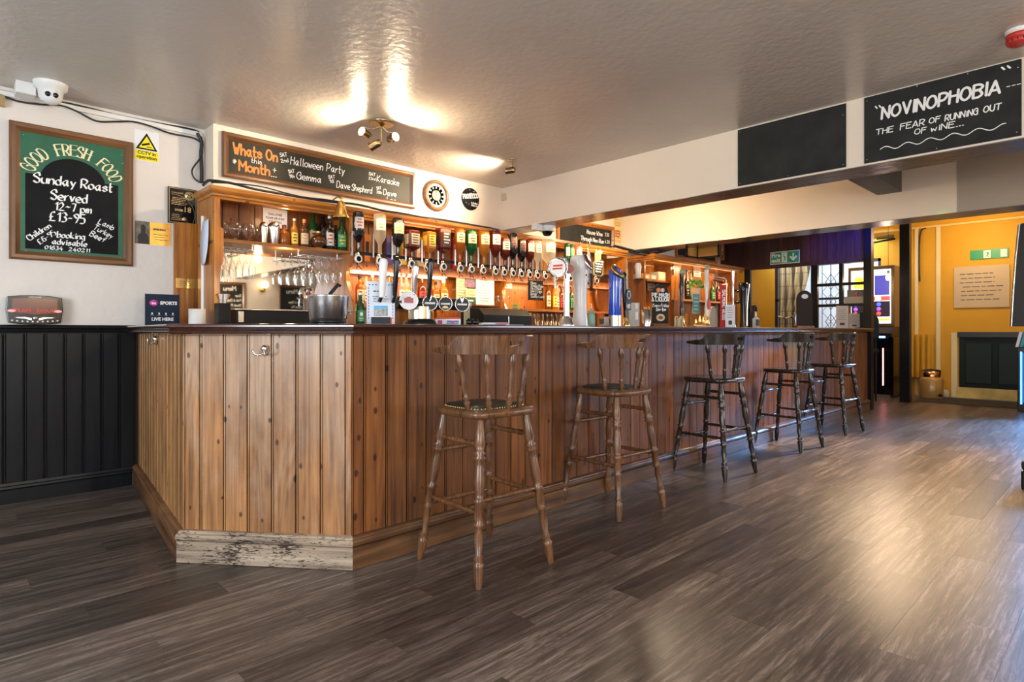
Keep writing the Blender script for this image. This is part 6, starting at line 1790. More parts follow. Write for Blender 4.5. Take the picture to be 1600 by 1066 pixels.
for s in (-1, 1): MB().prism([(s * .018, h * .15), (s * .05, h * .20), (s * .10, h * .24), (s * .05, h * .25), (s * .018, h * .22)], -.0265, -.025).build('trim_strip', M_steel, t)
printed(t, 'DARTS SCORER', 0, h * .915, .009, M_paper, y=-.0265)

# cctv domes, trunking, cables
t = thing('cctv_camera', 'white dome cctv camera under the ceiling above the food board', 'camera', (PZ(79, 143, 2.6).x + .0, 4.62, 2.6))
cpos = PY(79, 150, 4.62); t.location = (cpos.x, 4.62, 2.6)
MB().lathe([(.045, -.115), (.060, -.09), (.066, -.04), (.085, -.03), (.088, 0)], 26).build('housing', M_wplas, t)
eye = MB().ball((0, -.012, -.075), .058, 20, 12).build('eyeball', M_wplas, t)
for dx in (-.020, .018): MB().lathe([(.0001, .06), (.013, .06), (.015, .05)], 14, (dx, -.012, -.085), M=rX).build('lens', M_blackg, eye)
p0 = PY(24, 137, 4.70); p1 = PY(56, 150, 4.70)
t = thing('junction_box', 'white surface junction box under the ceiling by the dome camera', 'junction box', ((p0.x + p1.x) / 2, 4.70, 2.6)); B(-(p1.x - p0.x) / 2, (p1.x - p0.x) / 2, -.02, .10, -.075, 0).build('box', M_wplas, t, .003)
t = thing('cable_trunking', 'white mini trunking along the top of the recess wall', 'trunking', (.9, 4.88, 2.57)); B(-3.8, .53, -.022, 0, -.03, .0).build('channel', M_wplas, t)
t = thing('sensor', 'small brass coloured sensor box at the picture edge by the junction box', 'sensor', (PY(3, 155, 4.86).x, 4.86, PY(3, 158, 4.86).z)); B(-.014, .014, -.02, .02, -.032, .032).build('box', plain('old_brass', (.35, .25, .10), .4, .6), t)


def cable(label, pts, r=.006, name='cable', group='black cables'):
    t = thing(name, label, 'cable', pts[0], 0)
    sm = []
    P3 = [Vector(p) for p in pts]
    for i in range(len(P3) - 1):
        a, b_, c, d = P3[max(i - 1, 0)], P3[i], P3[i + 1], P3[min(i + 2, len(P3) - 1)]
        for k in range(4):
            q = k / 4; sm.append(.5 * ((2 * b_) + (-a + c) * q + (2 * a - 5 * b_ + 4 * c - d) * q * q + (-a + 3 * b_ - 3 * c + d) * q ** 3))
    sm.append(P3[-1]); base = P3[0].copy()
    MB().tube([p - base for p in sm], r, 8).build('sheath', M_cable, t)


Yc = 4.868
cable('main black cable clipped along the top of the recess wall to the corner', [PY(x, y, Yc) for x, y in [(0, 142), (60, 155), (110, 163), (180, 180), (245, 193), (300, 203), (313, 212), (314, 235)]], .010)
cable('thin black cable sagging from the dome camera towards the corner', [PY(x, y, Yc - .012) for x, y in [(0, 148), (28, 158), (62, 163), (95, 165), (120, 174), (150, 189), (180, 190), (207, 190), (235, 197), (265, 208), (300, 215), (313, 222)]], .006)
cable('black cables dropping down the recess corner in a bundle', [PY(x, y, Yc - .012) for x, y in [(308, 208), (315, 222), (314, 240), (315, 262), (315, 285)]], .013)
cable('loose black cable loop bulging from the recess corner', [PY(x, y, Yc - .02) for x, y in [(315, 225), (316, 240), (311, 250), (302, 262), (300, 270), (304, 279), (313, 285), (318, 284)]], .006)
cable('black cable along the top of the first cornice under the whats on board', [PY(x, y, 4.345) for x, y in [(317, 290), (323, 284), (330, 282), (360, 286), (400, 296), (440, 303), (480, 310), (520, 316), (560, 320), (620, 334), (690, 343), (740, 352), (778, 359), (800, 368), (850, 374), (905, 381), (962, 386), (990, 396), (1008, 399)]], .009)
cable('thin second cable looping above the bell on the cornice', [PY(x, y, 4.338) for x, y in [(330, 285), (370, 287), (410, 292), (440, 300), (475, 308), (510, 312), (545, 318), (590, 327), (640, 335), (700, 347), (770, 357)]], .005)
cable('thick black cable bundle bridging the gap between the two cornices', [PY(x, y, 4.32) for x, y in [(960, 384), (980, 389), (1000, 394), (1020, 396), (1040, 392), (1062, 386)]], .014)

t = thing('dome_camera', 'small white dome camera with black eye under the beam soffit', 'camera', (4.50, PX(855, 362, 4.50).y, 2.15))
s = .0058
MB().lathe([(.075, -.055), (.080, -.05), (.085, -.01), (.085, 0)], 24).build('housing', M_wplas, t)
MB().lathe([(.0001, -.105), (.03, -.10), (.048, -.08), (.055, -.055)], 20).build('eye', M_blackg, t)
B(-.20, -.10, -.03, .03, -.06, .0).build('cable_box', M_wplas, t, .003)
t = thing('wall_sensor', 'small cream alarm sensor in the corner above the cornice', 'sensor', (PY(790, 309, 4.66).x - .02, 4.66, PY(790, 309, 4.66).z)); B(-.03, .03, -.04, .02, -.035, .035).build('case', P_cream, t, .006)
MB().ball((0, -.042, -.02), .01, 8, 5).build('lens', P_cream, t)

# ceiling spot clusters
def spot_head(t, c, d, lit, mat=M_steel):
    c = Vector(c); d = Vector(d).normalized(); q = d.to_track_quat('Z', 'Y').to_matrix()
    h = MB().lathe([(.010, -.055), (.024, -.05), (.028, -.03), (.031, .03), (.034, .035), (.030, .033), (.026, .0)], 18, c, M=q).build('spot_head', mat, t)
    if lit: MB().lathe([(.0001, .036), (.026, .034), (.027, .02)], 16, c, M=q).build('lit_bulb', plain('lit_spot_bulb', (1, .9, .7), emit=60, ecol=(1, .80, .50)), h)
    else: MB().lathe([(.0001, .028), (.026, .026), (.027, .02)], 16, c, M=q).build('lamp_glass', M_mirror, h)


ct = PZ(596, 192, 2.6)
t = thing('ceiling_spot_cluster', 'brass three headed ceiling spot with two lit bulbs over the bar', 'ceiling light', ct)
MB().lathe([(.085, -.012), (.09, -.008), (.09, 0)], 30).build('ceiling_plate', plain('antique_brass', (.45, .33, .17), .25, 1.0), t)
MB().lathe([(.012, -.03), (.03, -.012)], 16).build('boss', M_brass, t)
rvec = Vector((RX, RY, 0)); fvec = Vector((FX, FY, 0))
M_ab = MATS['antique_brass']
MB().cyl((0, 0, -.02), (0, 0, -.135), .006, 8).build('stem', M_ab, t)
hl = -rvec * .115 - fvec * .03 + Vector((0, 0, -.085)); hr = rvec * .085 - fvec * .0 + Vector((0, 0, -.11)); hm = -rvec * .05 + Vector((0, 0, -.165))
for hpos in (hl, hr): MB().tube([(0, 0, -.02), Vector(hpos) * .5 + Vector((0, 0, -.01)), Vector(hpos) + Vector((0, 0, .04))], .005, 8).build('arm', M_ab, t)
spot_head(t, hl, -rvec * .5 - fvec * .9 + Vector((0, 0, .15)), True, M_ab)
spot_head(t, hr, rvec * .75 - fvec * .7 + Vector((0, 0, .05)), True, M_ab)
spot_head(t, hm, -rvec + Vector((0, 0, -.45)) + fvec * .2, False, M_ab)
wl, wr = ct + hl, ct + hr
light('SPOT', 'cluster_bulb_a', wl + (-rvec * .5 - fvec * .9).normalized() * .045, 34, WARM2, .025, aim=wl - rvec * 1.2 - fvec * .9 + Vector((0, 0, .15)), spot=165, blend=.6)
light('SPOT', 'cluster_bulb_b', wr + (rvec * .75 - fvec * .7).normalized() * .045, 36, WARM2, .025, aim=wr + rvec * 1.2 - fvec * .6 + Vector((0, 0, .1)), spot=165, blend=.6)
c2 = PZ(800, 250, 2.6)
t = thing('ceiling_spot', 'single brass ceiling spot turned to the clock wall', 'ceiling light', c2)
MB().lathe([(.035, -.01), (.04, -.006), (.04, 0)], 22).build('ceiling_plate', M_ab, t)
MB().cyl((0, 0, -.01), (0, 0, -.06), .007, 8).build('stem', M_ab, t)
h2 = -rvec * .02 + Vector((0, 0, -.095)); spot_head(t, h2, -rvec + fvec * .25 + Vector((0, 0, -.05)), True, M_ab)
light('SPOT', 'single_spot_bulb', c2 + h2 + (-rvec + fvec * .2) * .045, 85, WARM2, .03, aim=c2 + h2 - rvec * 1.0 + fvec * .32 + Vector((0, 0, .02)), spot=130, blend=.9)

# brass bell
bp_ = PY(533, 311, 4.22)
t = thing('brass_bell', 'polished brass bell hanging from the cornice over the spirits', 'bell', (bp_.x, 4.22, bp_.z)); s = WY(533, 1, 4.22)
MB().lathe([(13.5 * s, -30 * s), (13.5 * s, -28.5 * s), (10 * s, -23 * s), (7 * s, -14 * s), (6 * s, -7 * s), (4 * s, -4 * s), (.0001, -3 * s)], 28).build('bell', M_brass, t)
MB().lathe([(2 * s, -4 * s), (1.5 * s, -1 * s), (2.4 * s, 1 * s), (.0001, 3 * s)], 14).build('crown', M_brass, t)
MB().tube([(0, 0, 2 * s), (0, .06, 5 * s), (0, .13, 3 * s)], .006, 8).build('bracket', M_brass, t)
MB().cyl((0, 0, -8 * s), (0, 0, -33 * s), .004, 6).ball((0, 0, -33 * s), .012, 10, 6).build('clapper', M_black, t)

# blackboards on the beam
RB = -PI / 2
t = thing('blank_blackboard', 'blank blackboard screwed to the front of the ceiling beam', 'chalkboard', (4.349, (2.072 + 1.332) / 2, 2.375), RB)
B(-.371, .371, -.008, 0, -.208, .214).build('panel', M_board, t)
mb = MB()
for x, z in ((-.355, .195), (.355, .14), (-.355, -.19), (.355, -.19), (0, -.2)): mb.ball((x, -.008, z), .004, 8, 4)
tag(mb.build('screws', M_steel, t), kind='stuff')
BY, BZ = (1.222 + .440) / 2, 2.378
t = thing('wine_blackboard', 'blackboard on the beam with white writing about running out of wine', 'chalkboard', (4.349, BY, BZ), RB)
B(-.391, .391, -.008, 0, -.212, .214).build('panel', M_board, t)


def bw(text, yl, z, h, pen, yr=None, rot=0, slant=.1):
    x = BY - yl; x1 = BY - yr; sq = (x1 - x) / strokes(text, h, 1.0)[1]
    return (text, x, z - BZ, h, pen, None, slant, sq, 'l', rot)


write(t, [bw('"', 1.162, 2.470, .05, .008, 1.13), bw('NOVINOPHOBIA', 1.122, 2.430, .072, .0135, .535, slant=.08), bw('"', .530, 2.520, .05, .009, .492), bw('---', .505, 2.44, .03, .004, .445),
          bw('THE', 1.155, 2.335, .034, .0055, 1.06), bw('FEAR', 1.02, 2.335, .036, .006, .895), bw('OF', .870, 2.338, .032, .0055, .815), bw('RUNNiNG', .790, 2.333, .034, .006, .635), bw('OUT', .608, 2.335, .034, .006, .530),
          bw('OF', .945, 2.288, .032, .0055, .885), bw('wiNE...', .860, 2.286, .034, .0055, .700)], M_white, y=-.0095)
mb = MB(); pts = [(BY - 1.13 + .622 * i / 60, 2.238 - BZ + .012 * math.sin(i / 60 * 2 * PI * 5.3)) for i in range(61)]
ribbon_mesh(mb, [pts], .005, None, -.0095); mb.build('wavy_line', M_white, t)
mb = MB()
for x, z in ((-.375, .19), (.375, .17), (-.375, -.19), (.37, -.19), (0, -.2), (-.1, .205), (.15, .205)): mb.ball((x, -.008, z), .004, 8, 4)
tag(mb.build('screws', M_steel, t), kind='stuff')

# fire alarm sounder
ap = PZ(1592, 47, 2.6)
t = thing('fire_alarm_sounder', 'round red fire alarm sounder on white base at the ceiling edge', 'alarm', (ap.x, ap.y, 2.6))
MB().lathe([(.048, -.02), (.055, -.014), (.056, 0)], 26).build('base', M_wplas, t)
red = plain('alarm_red', (.50, .03, .02), .35)
MB().lathe([(.035, -.075), (.046, -.072), (.052, -.06), (.052, -.046), (.050, -.044), (.050, -.040), (.053, -.038), (.053, -.022), (.048, -.02)], 28).build('sounder', red, t)
mb = MB()
for i in range(14):
    a = 2 * PI * i / 14; mb.box(.051 * math.cos(a) - .002, .051 * math.cos(a) + .002, .051 * math.sin(a) - .002, .051 * math.sin(a) + .002, -.062, -.050)
mb.build('grille_slots', M_black, t)

# boards on the wall past the first beam
t = framed('drinks_board', 'pine framed price chalkboard half hidden by the beam soffit', 'chalkboard', 5.75, 4.676, 2.235, 1.10, .36, .05, M_board, fmat=M_pineh)
write(t, [('House Wine', .0, .04, .05, .008, None, .1, .8), ('Through New Rum', -.12, -.05, .05, .008, None, .1, .75), ('3.50', .36, .05, .04, .006), ('4.20', .36, -.04, .04, .006), ('5.00', .36, -.11, .04, .006), ('Large Rose', -.12, -.12, .045, .006)], M_white, y=-.0095)
t = thing('beer_sign', 'small narrow cream sign lettered beer in red beside the drinks board', 'sign', (6.385, 4.676, 2.37))
B(-.08, .08, -.006, 0, -.145, .165).build('plate', plain('sign_cream_yellow', (.80, .62, .25), .5), t)
printed(t, 'BEER', 0, -.07, .125, plain('sign_red', (.35, .02, .01), .5), y=-.0075, bold=.003, sx=.42); printed(t, 'COLD', 0, .07, .085, plain('sign_orange', (.50, .16, .05), .5), y=-.0075, bold=.001, sx=.5)
mb = MB()
for a in ((-.07, .07, -.135, -.132), (-.07, .07, .152, .155), (-.06, .06, -.115, -.111), (-.06, .06, -.085, -.081)): mb.box(a[0], a[1], -.0075, -.006, a[2], a[3])
mb.build('border', MATS['sign_red'], t)
t = framed('chalk_menu', 'dark framed chalkboard with white scrawl above the farther unit', 'chalkboard', 8.42, 4.676, 2.36, 1.25, .42, .05, M_board, fmat=M_pineh)
write(t, [('Wines', .0, -.02, .09, .012, None, .2, .9), ('Rose', .2, -.1, .05, .008)], M_white, y=-.0095)
t = framed('small_menu_board', 'small orange framed blackboard beside the dark screen', 'chalkboard', 9.06, 4.60, 2.36, .10, .30, .02, M_board, fmat=M_pineh)
write(t, [('ALE', -.02, .06, .04, .008), ('GIN', -.02, .0, .04, .008), ('RUM', -.02, -.06, .04, .008)], M_white, y=-.0095)
# hanging sign box near the farther unit
t = thing('hanging_sign', 'small dark framed lantern sign with warm amber faces over the farther unit', 'lantern', (PY(1081, 403, 3.9).x, 3.9, PY(1081, 403, 3.9).z))
am_ = plain('amber_pane', (.45, .22, .04), .5)
for sx in (-.13, .13): B(sx - .012, sx + .012, -.012, .012, .0, .26).build('post', M_black, t)
B(-.142, .142, -.012, .012, -.0, .02).build('rail', M_black, t); B(-.118, .118, -.004, .004, .02, .24).build('pane', am_, t)
B(.13, .15, -.012, -.30, .0, .02).build('rail', M_black, t); B(.138, .142, -.012, -.28, .02, .24).build('pane', am_, t); B(.13, .15, -.30, -.28, .0, .26).build('post', M_black, t)
MB().cyl((0, 0, .24), (0, 0, 2.92 - t.location.z), .008, 8).build('hanger', M_black, t)
# ================================================================== END SCREEN, POSTS AND THE FAR ROOM
SX = 9.17       # plane of the dark glazed screen
struct('trim_end_post', B(SX - .02, SX + .10, 2.49, 2.585, 0, 2.92), M_blackwood)
scr = thing('glazed_screen', 'dark timber screen with barred openings and blue lit boards at the bar end', 'screen', (SX, 2.59, 0))
LX, LY = SX, 2.59


def ls(mb): return lo(mb, LX, LY)


ls(B(SX, SX + .06, 2.585, 4.67, 1.09, 1.125)).build('sill', M_redwood, scr)
ls(B(SX, SX + .06, 2.585, 4.67, 2.03, 2.09)).build('head_rail', M_redwood, scr)
ls(B(SX + .01, SX + .05, 2.585, 4.67, 0, 1.09)).build('lower_panel', M_blackwood, scr)
y = 2.585; f0 = None
while y < 4.66:
    o = MB().prism([(-.0, 0), (-.0, .112), (.012, .114), (.012, -.002)], 2.09, 2.92, 'z')
    if f0 is None: f0 = o.build('board', M_redwood, scr, loc=(.0, y - LY, 0))
    else:
        c = f0.copy(); C.objects.link(c); c.location = (.0, y - LY, 0)
    y += .116
ls(B(SX + .012, SX + .05, 2.585, 4.67, 2.09, 2.92)).build('backing', M_redwood, scr)
def mull(y0, y1, z0=1.125, z1=2.03): ls(B(SX - .005, SX + .055, y0, y1, z0, z1)).build('mullion', M_blackwood, scr)


mull(3.185, 3.275); mull(4.18, 4.27); mull(4.45, 4.67)
ybar = PX(1314, 450, SX).y; mull(ybar - .022, ybar + .022)
for yp in (444, 477):
    z = PX(1314, yp, SX).z; ls(B(SX - .0, SX + .05, 2.585, 3.19, z - .02, z + .02)).build('glazing_bar', M_blackwood, scr)
ls(B(SX + .02, SX + .024, 3.275, 4.18, 1.125, 2.03)).build('pane', M_glassw, scr)
# fire exit sign
t = thing('fire_exit_sign', 'green and white fire exit sign on the dark screen boards', 'sign', (SX - .004, 3.645, 2.18), RB)
B(-.215, .215, -.006, 0, -.095, .095).build('plate', M_paper, t)
gr_ = plain('exit_green', (.01, .30, .13), .4)
B(-.203, .203, -.0075, -.006, -.083, .083).build('field', gr_, t)
printed(t, 'Fire\nexit', -.13, .012, .085, M_paper, y=-.009, bold=.003)
B(-.045, .035, -.0085, -.0075, -.075, .075).build('door_symbol', M_paper, t)
MB().prism([(-.02, -.055), (.0, -.01), (-.025, .02), (-.01, .03), (.01, .005), (.025, .0), (.005, -.02), (.02, -.055), (.008, -.055), (-.002, -.03), (-.01, -.055)], -.0095, -.0085).lathe([(.0001, .0095), (.011, .0095), (.011, .0085)], 12, (-.012, 0, .045), M=rX).build('running_figure', gr_, t)
MB().prism([(.115, .06), (.135, .06), (.135, -.01), (.165, .02), (.185, .0), (.125, -.06), (.065, .0), (.085, .02), (.115, -.01)], -.009, -.0075).build('arrow', M_paper, t)
# goods on the screen's shelf
t = thing('storage_tray', 'cream box with red packet on the screen glazing bar', 'box', (SX + .14, PX(1332, 470, SX).y, PX(1332, 477, SX).z + .021), RB)
B(-.13, .13, -.06, .06, 0, .10).build('box', plain('cream_box', (.42, .38, .26), .6), t, .004); B(.0, .03, -.02, .02, .1, .16).build('packet', P_red, t); B(-.11, .12, .0, .05, .1, .20).build('lid', plain('grey_box', (.18, .17, .16)), t)
# second post
struct('trim_second_post', B(10.55, 10.68, 2.36, 2.49, 0, 2.92), M_blackwood)

# window of the far room with its lattice and curtain
win = thing('window_1', None, None, (WX + .05, wy0, wz0)); win['kind'] = 'structure'; win.name = 'window_1'
def lw(mb): return lo(mb, WX + .05, wy0, wz0)


wfr = plain('dark_window_frame', (.015, .016, .02), .35)
for a in ((wy0, wy0 + .05, wz0, wz1), (wy1 - .05, wy1, wz0, wz1), (wy0, wy1, wz0, wz0 + .05), (wy0, wy1, wz1 - .05, wz1)): lw(B(WX + .02, WX + .08, *a)).build('window_frame', wfr, win)
ym = PX(1313, 460, WX).y
lw(B(WX + .02, WX + .08, ym - .03, ym + .03, wz0, wz1)).build('mullion', wfr, win)
lw(B(WX + .02, WX + .08, wy0, wy1, 1.66, 1.70)).build('transom', wfr, win)
lw(B(WX + .05, WX + .054, wy0, wy1, wz0, wz1)).build('pane', M_glassw, win)
mb = MB()
yc_ = (ym + 4.12) / 2
for zc in (1.25, 1.62, 1.99):
    pts = [(yc_ - .09, zc), (yc_, zc + .15), (yc_ + .09, zc), (yc_, zc - .15), (yc_ - .09, zc)]
    mb.tube([(WX + .06, a - wy0, b_ - wz0) for a, b_ in pts], .007, 6)
    mb.v = mb.v
mb.tube([(WX + .06, yc_ - wy0, 0), (WX + .06, yc_ - wy0, wz1 - wz0)], .008, 6)
mb.tube([(WX + .06, yc_ + .15 - wy0, 0), (WX + .06, yc_ + .15 - wy0, wz1 - wz0)], .006, 6).tube([(WX + .06, yc_ - .15 - wy0, 0), (WX + .06, yc_ - .15 - wy0, wz1 - wz0)], .006, 6)
for zz in (1.25, 1.62, 1.99):
    for s in (-1, 1): mb.tube([(WX + .06, yc_ - wy0 - .15, zz + .18 * s - wz0 - .0), (WX + .06, yc_ - wy0 + .15, zz - .18 * s - wz0)], .004, 6)
mb.v = [(x - WX - .05, y, z) for x, y, z in mb.v]
mb.build('leaded_lattice', wfr, win)
# curtain
crt = plain('checked_curtain', (.42, .33, .17), .8, var=.45, vscale=4)
m, nt, N, L, b = new_mat('tartan_curtain')
geo = N.new('ShaderNodeNewGeometry'); sp = N.new('ShaderNodeSeparateXYZ'); L.new(geo.outputs['Position'], sp.inputs[0])
w1 = N.new('ShaderNodeTexWave'); w1.bands_direction = 'Y'; w1.inputs['Scale'].default_value = 2.2; w1.inputs['Distortion'].default_value = .3
w2 = N.new('ShaderNodeTexWave'); w2.bands_direction = 'Z'; w2.inputs['Scale'].default_value = 1.3; w2.wave_profile = 'SAW'
L.new(geo.outputs['Position'], w1.inputs[0]); L.new(geo.outputs['Position'], w2.inputs[0])
r1 = N.new('ShaderNodeValToRGB'); r1.color_ramp.elements[0].color = (.10, .075, .05, 1); r1.color_ramp.elements[0].position = .15; r1.color_ramp.elements[1].color = (.50, .40, .22, 1); r1.color_ramp.elements[1].position = .45
r2 = N.new('ShaderNodeValToRGB'); r2.color_ramp.elements[0].color = (.25, .2, .15, 1); r2.color_ramp.elements[0].position = .02; r2.color_ramp.elements[1].position = .10
L.new(w1.outputs['Fac'], r1.inputs[0]); L.new(w2.outputs['Fac'], r2.inputs[0])
mxx = N.new('ShaderNodeMix'); mxx.data_type = 'RGBA'; mxx.blend_type = 'MULTIPLY'; mxx.inputs['Factor'].default_value = .7
L.new(r1.outputs[0], mxx.inputs['A']); L.new(r2.outputs[0], mxx.inputs['B']); L.new(mxx.outputs['Result'], b.inputs['Base Color']); b.inputs['Roughness'].default_value = .9
cu = thing('curtain', 'brown checked curtain tied back at the far window', 'curtain', (WX - .06, 4.5, 1.1))
yL, yR = PX(1217, 420, WX - .06).y, PX(1268, 420, WX - .06).y; yT = PX(1240, 470, WX - .06).y
mb = MB(); nz, ny = 24, 40; ztop, zti, zbo = 2.5, 1.33, .92
for i in range(nz + 1):
    z = ztop + (zbo - ztop) * i / nz
    if z > zti: k = ((ztop - z) / (ztop - zti)) ** 1.6
    else: k = 1 - .25 * (zti - z) / (zti - zbo)
    a = yL ; c_ = yR + (yL - .30 - yR) * k
    for j in range(ny + 1):
        v = j / ny; y = a + (c_ - a) * v
        mb.v.append((.035 * math.sin(v * 2 * PI * 6.5) * (1 - .4 * k), y - 4.5, z - 1.1))
for i in range(nz):
    for j in range(ny): mb.f.append((i * (ny + 1) + j, i * (ny + 1) + j + 1, (i + 1) * (ny + 1) + j + 1, (i + 1) * (ny + 1) + j)); mb.sm.append(True)
mb.build('drape', m, cu)
MB().tube([(-.05, yL - 4.5, zti - 1.1 + .03), (-.06, yL - 4.5 - .15, zti - 1.1 - .01), (-.05, yL - 4.5 - .3, zti - 1.1 + .02)], .02, 8).build('tie_back', m, cu)
# daylight outside that window
street = thing('street_backdrop', 'pale sunlit rendered wall across the yard outside the lattice window', 'wall', (WX + 2.2, 4.0, 0))
B(0, .1, -2.6, 2.6, 0, 3.4).build('render', plain('outdoor_render', (.75, .80, .86), .8, var=.12, vscale=3), street)
B(-.01, 0, -.5, .4, .0, 1.7).build('gate', plain('outdoor_gate_green', (.25, .4, .38), .6), street)

# fruit machine
fm = thing('fruit_machine', 'tall dark fruit machine with bright colourful screen beyond the end post', 'fruit machine', (11.25, 3.02, 0), RB)
hw = .34
B(-hw, hw, -.25, .3, .03, .98).build('lower_cabinet', M_blackg, fm, .01)
MB().prism([(-.34, .98), (-.34, 1.04), (-.20, 1.14), (.3, 1.14), (.3, .98)], -hw, hw, 'x').build('button_deck', M_black, fm, .005)
B(-hw, hw, -.18, .3, 1.14, 2.14).build('upper_cabinet', plain('brass_brown', (.25, .17, .08), .3, .7), fm, .015)
sc = B(-hw + .05, hw - .05, -.19, -.18, 1.20, 2.08).build('screen', plain('screen_glow', (.55, .60, .75), .3, emit=1.3, ecol=(.75, .82, 1.0)), fm)
def em(n_, c_, e=1.5): return plain(n_, c_, .4, emit=e, ecol=c_)


cols = [em('lit_yellow', (1, .75, .05)), em('lit_red', (.9, .06, .05)), em('lit_green', (.1, .6, .12)), em('lit_violet', (.25, .08, .6)), em('lit_orange', (1, .4, .05)), em('lit_blue', (.06, .12, .75)), em('lit_white', (1, 1, .95)), em('lit_navy', (.05, .05, .3), 1)]
MB().prism([(-.26, 1.78), (.0, 1.76), (.03, 1.84), (-.24, 1.88)], -.194, -.19).build('title_flash', cols[0], sc); MB().prism([(-.25, 1.90), (-.02, 1.88), (.0, 1.94), (-.22, 1.98)], -.194, -.19).build('title_flash', cols[0], sc)
MB().prism([(-.27, 1.68), (.03, 1.68), (.03, 1.75), (-.27, 1.76)], -.194, -.19).build('title_band', cols[5], sc); MB().prism([(.06, 1.66), (.27, 1.66), (.27, 1.98), (.06, 1.98)], -.194, -.19).build('night_panel', cols[7], sc)
B(-.28, .28, -.194, -.19, 1.57, 1.64).build('prize_row', cols[1], sc)
r5 = random.Random(9)
for i in range(5): B(-.26 + i * .11, -.18 + i * .11, -.197, -.194, 1.58, 1.63).build('prize_tile', cols[(i * 2) % 7], sc)
for i in range(3):
    for j in range(3):
        x = -.22 + i * .17; z = 1.34 + j * .075
        MB().lathe([(.0001, .199), (.032, .199), (.032, .19)], 12, (x, 0, z + .02), M=rX).build('reel_symbol', cols[(i * 3 + j * 2 + 1) % 6], sc)
B(-.28, .28, -.1925, -.19, 1.31, 1.56).build('reel_window', plain('reel_back', (.05, .04, .08), .3), sc)
B(-.28, .28, -.194, -.19, 1.24, 1.28).build('prize_row', cols[4], sc)
MB().lathe([(.0001, .345), (.001, .344)], 6, M=rX)
B(-.25, -.10, -.345, -.338, .985, 1.03).build('red_digits_panel', plain('digits_black', (.01, .01, .01), .3), fm); printed(fm, '2.0', -.17, .99, .05, cols[1], y=-.347, bold=.001)
B(-.3, -.02, -.346, -.34, .965, .98).build('red_light_bar', em('lit_red2', (1, .1, .1), 4), fm); B(.0, .25, -.346, -.34, .965, .995).build('blue_light_bar', em('lit_blue2', (.2, .45, 1), 4), fm)
B(.19, .205, -.262, -.25, .20, .80).build('neon_strip', em('lit_pink', (1, .28, .28), 5), fm)
B(-.3, .3, -.27, .3, 0, .05).build('plinth', plain('machine_foot', (.15, .12, .1), .5), fm)
# chair back / stool head in front of it
t = thing('round_backed_chair', 'dark padded chair with rounded back before the fruit machine', 'chair', (10.3, 2.90, 0), math.radians(120))
MB().prism([(-.2, .95)] + [(.2 * math.cos(math.radians(a)), 1.22 + .16 * math.sin(math.radians(a))) for a in range(180, -1, -20)] + [(.2, .95)], -.03, .03).build('backrest', plain('dark_teal_vinyl', (.006, .010, .013), .5, spec=.2), t, .02)
B(-.2, .2, -.36, .02, .74, .80).build('seat', MATS['dark_teal_vinyl'], t, .02)
for sx in (-.16, .16):
    for sy in (-.32, -.0): MB().cyl((sx, sy, 0), (sx, sy, .76), .015, 8).build('leg', M_black, t)
    MB().cyl((sx, 0, .76), (sx, 0, 1.0), .012, 8).build('back_post', M_black, t)
# hanging bulb
lp = PX(1388, 431, 10.6)
t = thing('pendant_bulb', 'bare glowing bulb hanging before the fruit machine', 'pendant lamp', (10.6, lp.y, lp.z))
MB().lathe([(.0001, -.075), (.025, -.065), (.036, -.035), (.03, .0), (.014, .03)], 16).build('bulb', plain('glow_bulb', (1, .9, .75), emit=14, ecol=(1, .78, .5)), t)
MB().cyl((0, 0, .03), (0, 0, .08), .017, 12).build('lamp_holder', M_brass, t); MB().cyl((0, 0, .08), (0, 0, 2.92 - lp.z), .003, 6).build('flex', M_black, t)
light('POINT', 'pendant_bulb_light', (10.5, lp.y - .0, lp.z - .09), 8, WARM2, .03)
# black gun shaped bracket on the yellow wall
bkp = PX(1380, 375, 11.85)
t = thing('wall_bracket', 'dark iron bracket lamp on the yellow wall above the fruit machine', 'bracket', bkp)
MB().tube([(.08, .25, -.02), (0, .15, -.03), (0, -.18, 0)], .018, 8).build('arm', M_black, t); MB().turned((0, .1, .04), (0, -.16, .05), [(0, .03), (.5, .035), (.8, .045), (1, .03)], 10).build('lamp_head', plain('dull_olive', (.12, .10, .03), .5), t)

# yellow wall furniture: cornice strip, trunking, dado, skirting
struct('trim_far_cornice', B(WX - .03, WX, YMIN, 6.3, 2.80, 2.83), plain('cream_yellow', (.78, .55, .20), .5))
def trunk(lbl, xp, y0, y1, w_, X=WX):
    a = PX(xp, y0, X - .02); b_ = PX(xp, y1, X - .02)
    t = thing('pipe_trunking', lbl, 'trunking', (X - .02, a.y, b_.z)); B(-.0, .02, -w_ / 2, w_ / 2, 0, a.z - b_.z).build('channel', plain('cream_trunking', (.75, .62, .35), .5), t)


trunk('cream vertical trunking on the yellow wall, nearer the second post', 1432, 358, 620, .05)
trunk('cream vertical trunking on the yellow wall down to the stoneware jar', 1466, 352, 620, .06)
trunk('thin cream pipe on the yellow wall next to the green panelled dado', 1491, 520, 621, .08)
cable('thin dark cable curving down the yellow wall', [PX(x, y, WX - .02) for x, y in [(1447, 356), (1440, 360), (1437, 375), (1436, 410), (1437, 440)]], .012)
dd = struct('trim_far_dado', B(WX - .03, WX, YMIN, 1.98, .16, 1.06), plain('deep_teal_paint', (.004, .010, .011), .5, spec=.2))
for i in range(12):
    y1 = 1.90 - i * .42; 
    MB().box(WX - .045, WX - .03, y1 - .34, y1, .24, .88).build('panel', plain('deep_teal_panel', (.004, .013, .013), .45, spec=.25), dd, .008)
struct('trim_far_dado_rail', B(WX - .06, WX, YMIN, 2.0, .98, 1.06), plain('teal_rail', (.008, .016, .016), .4))
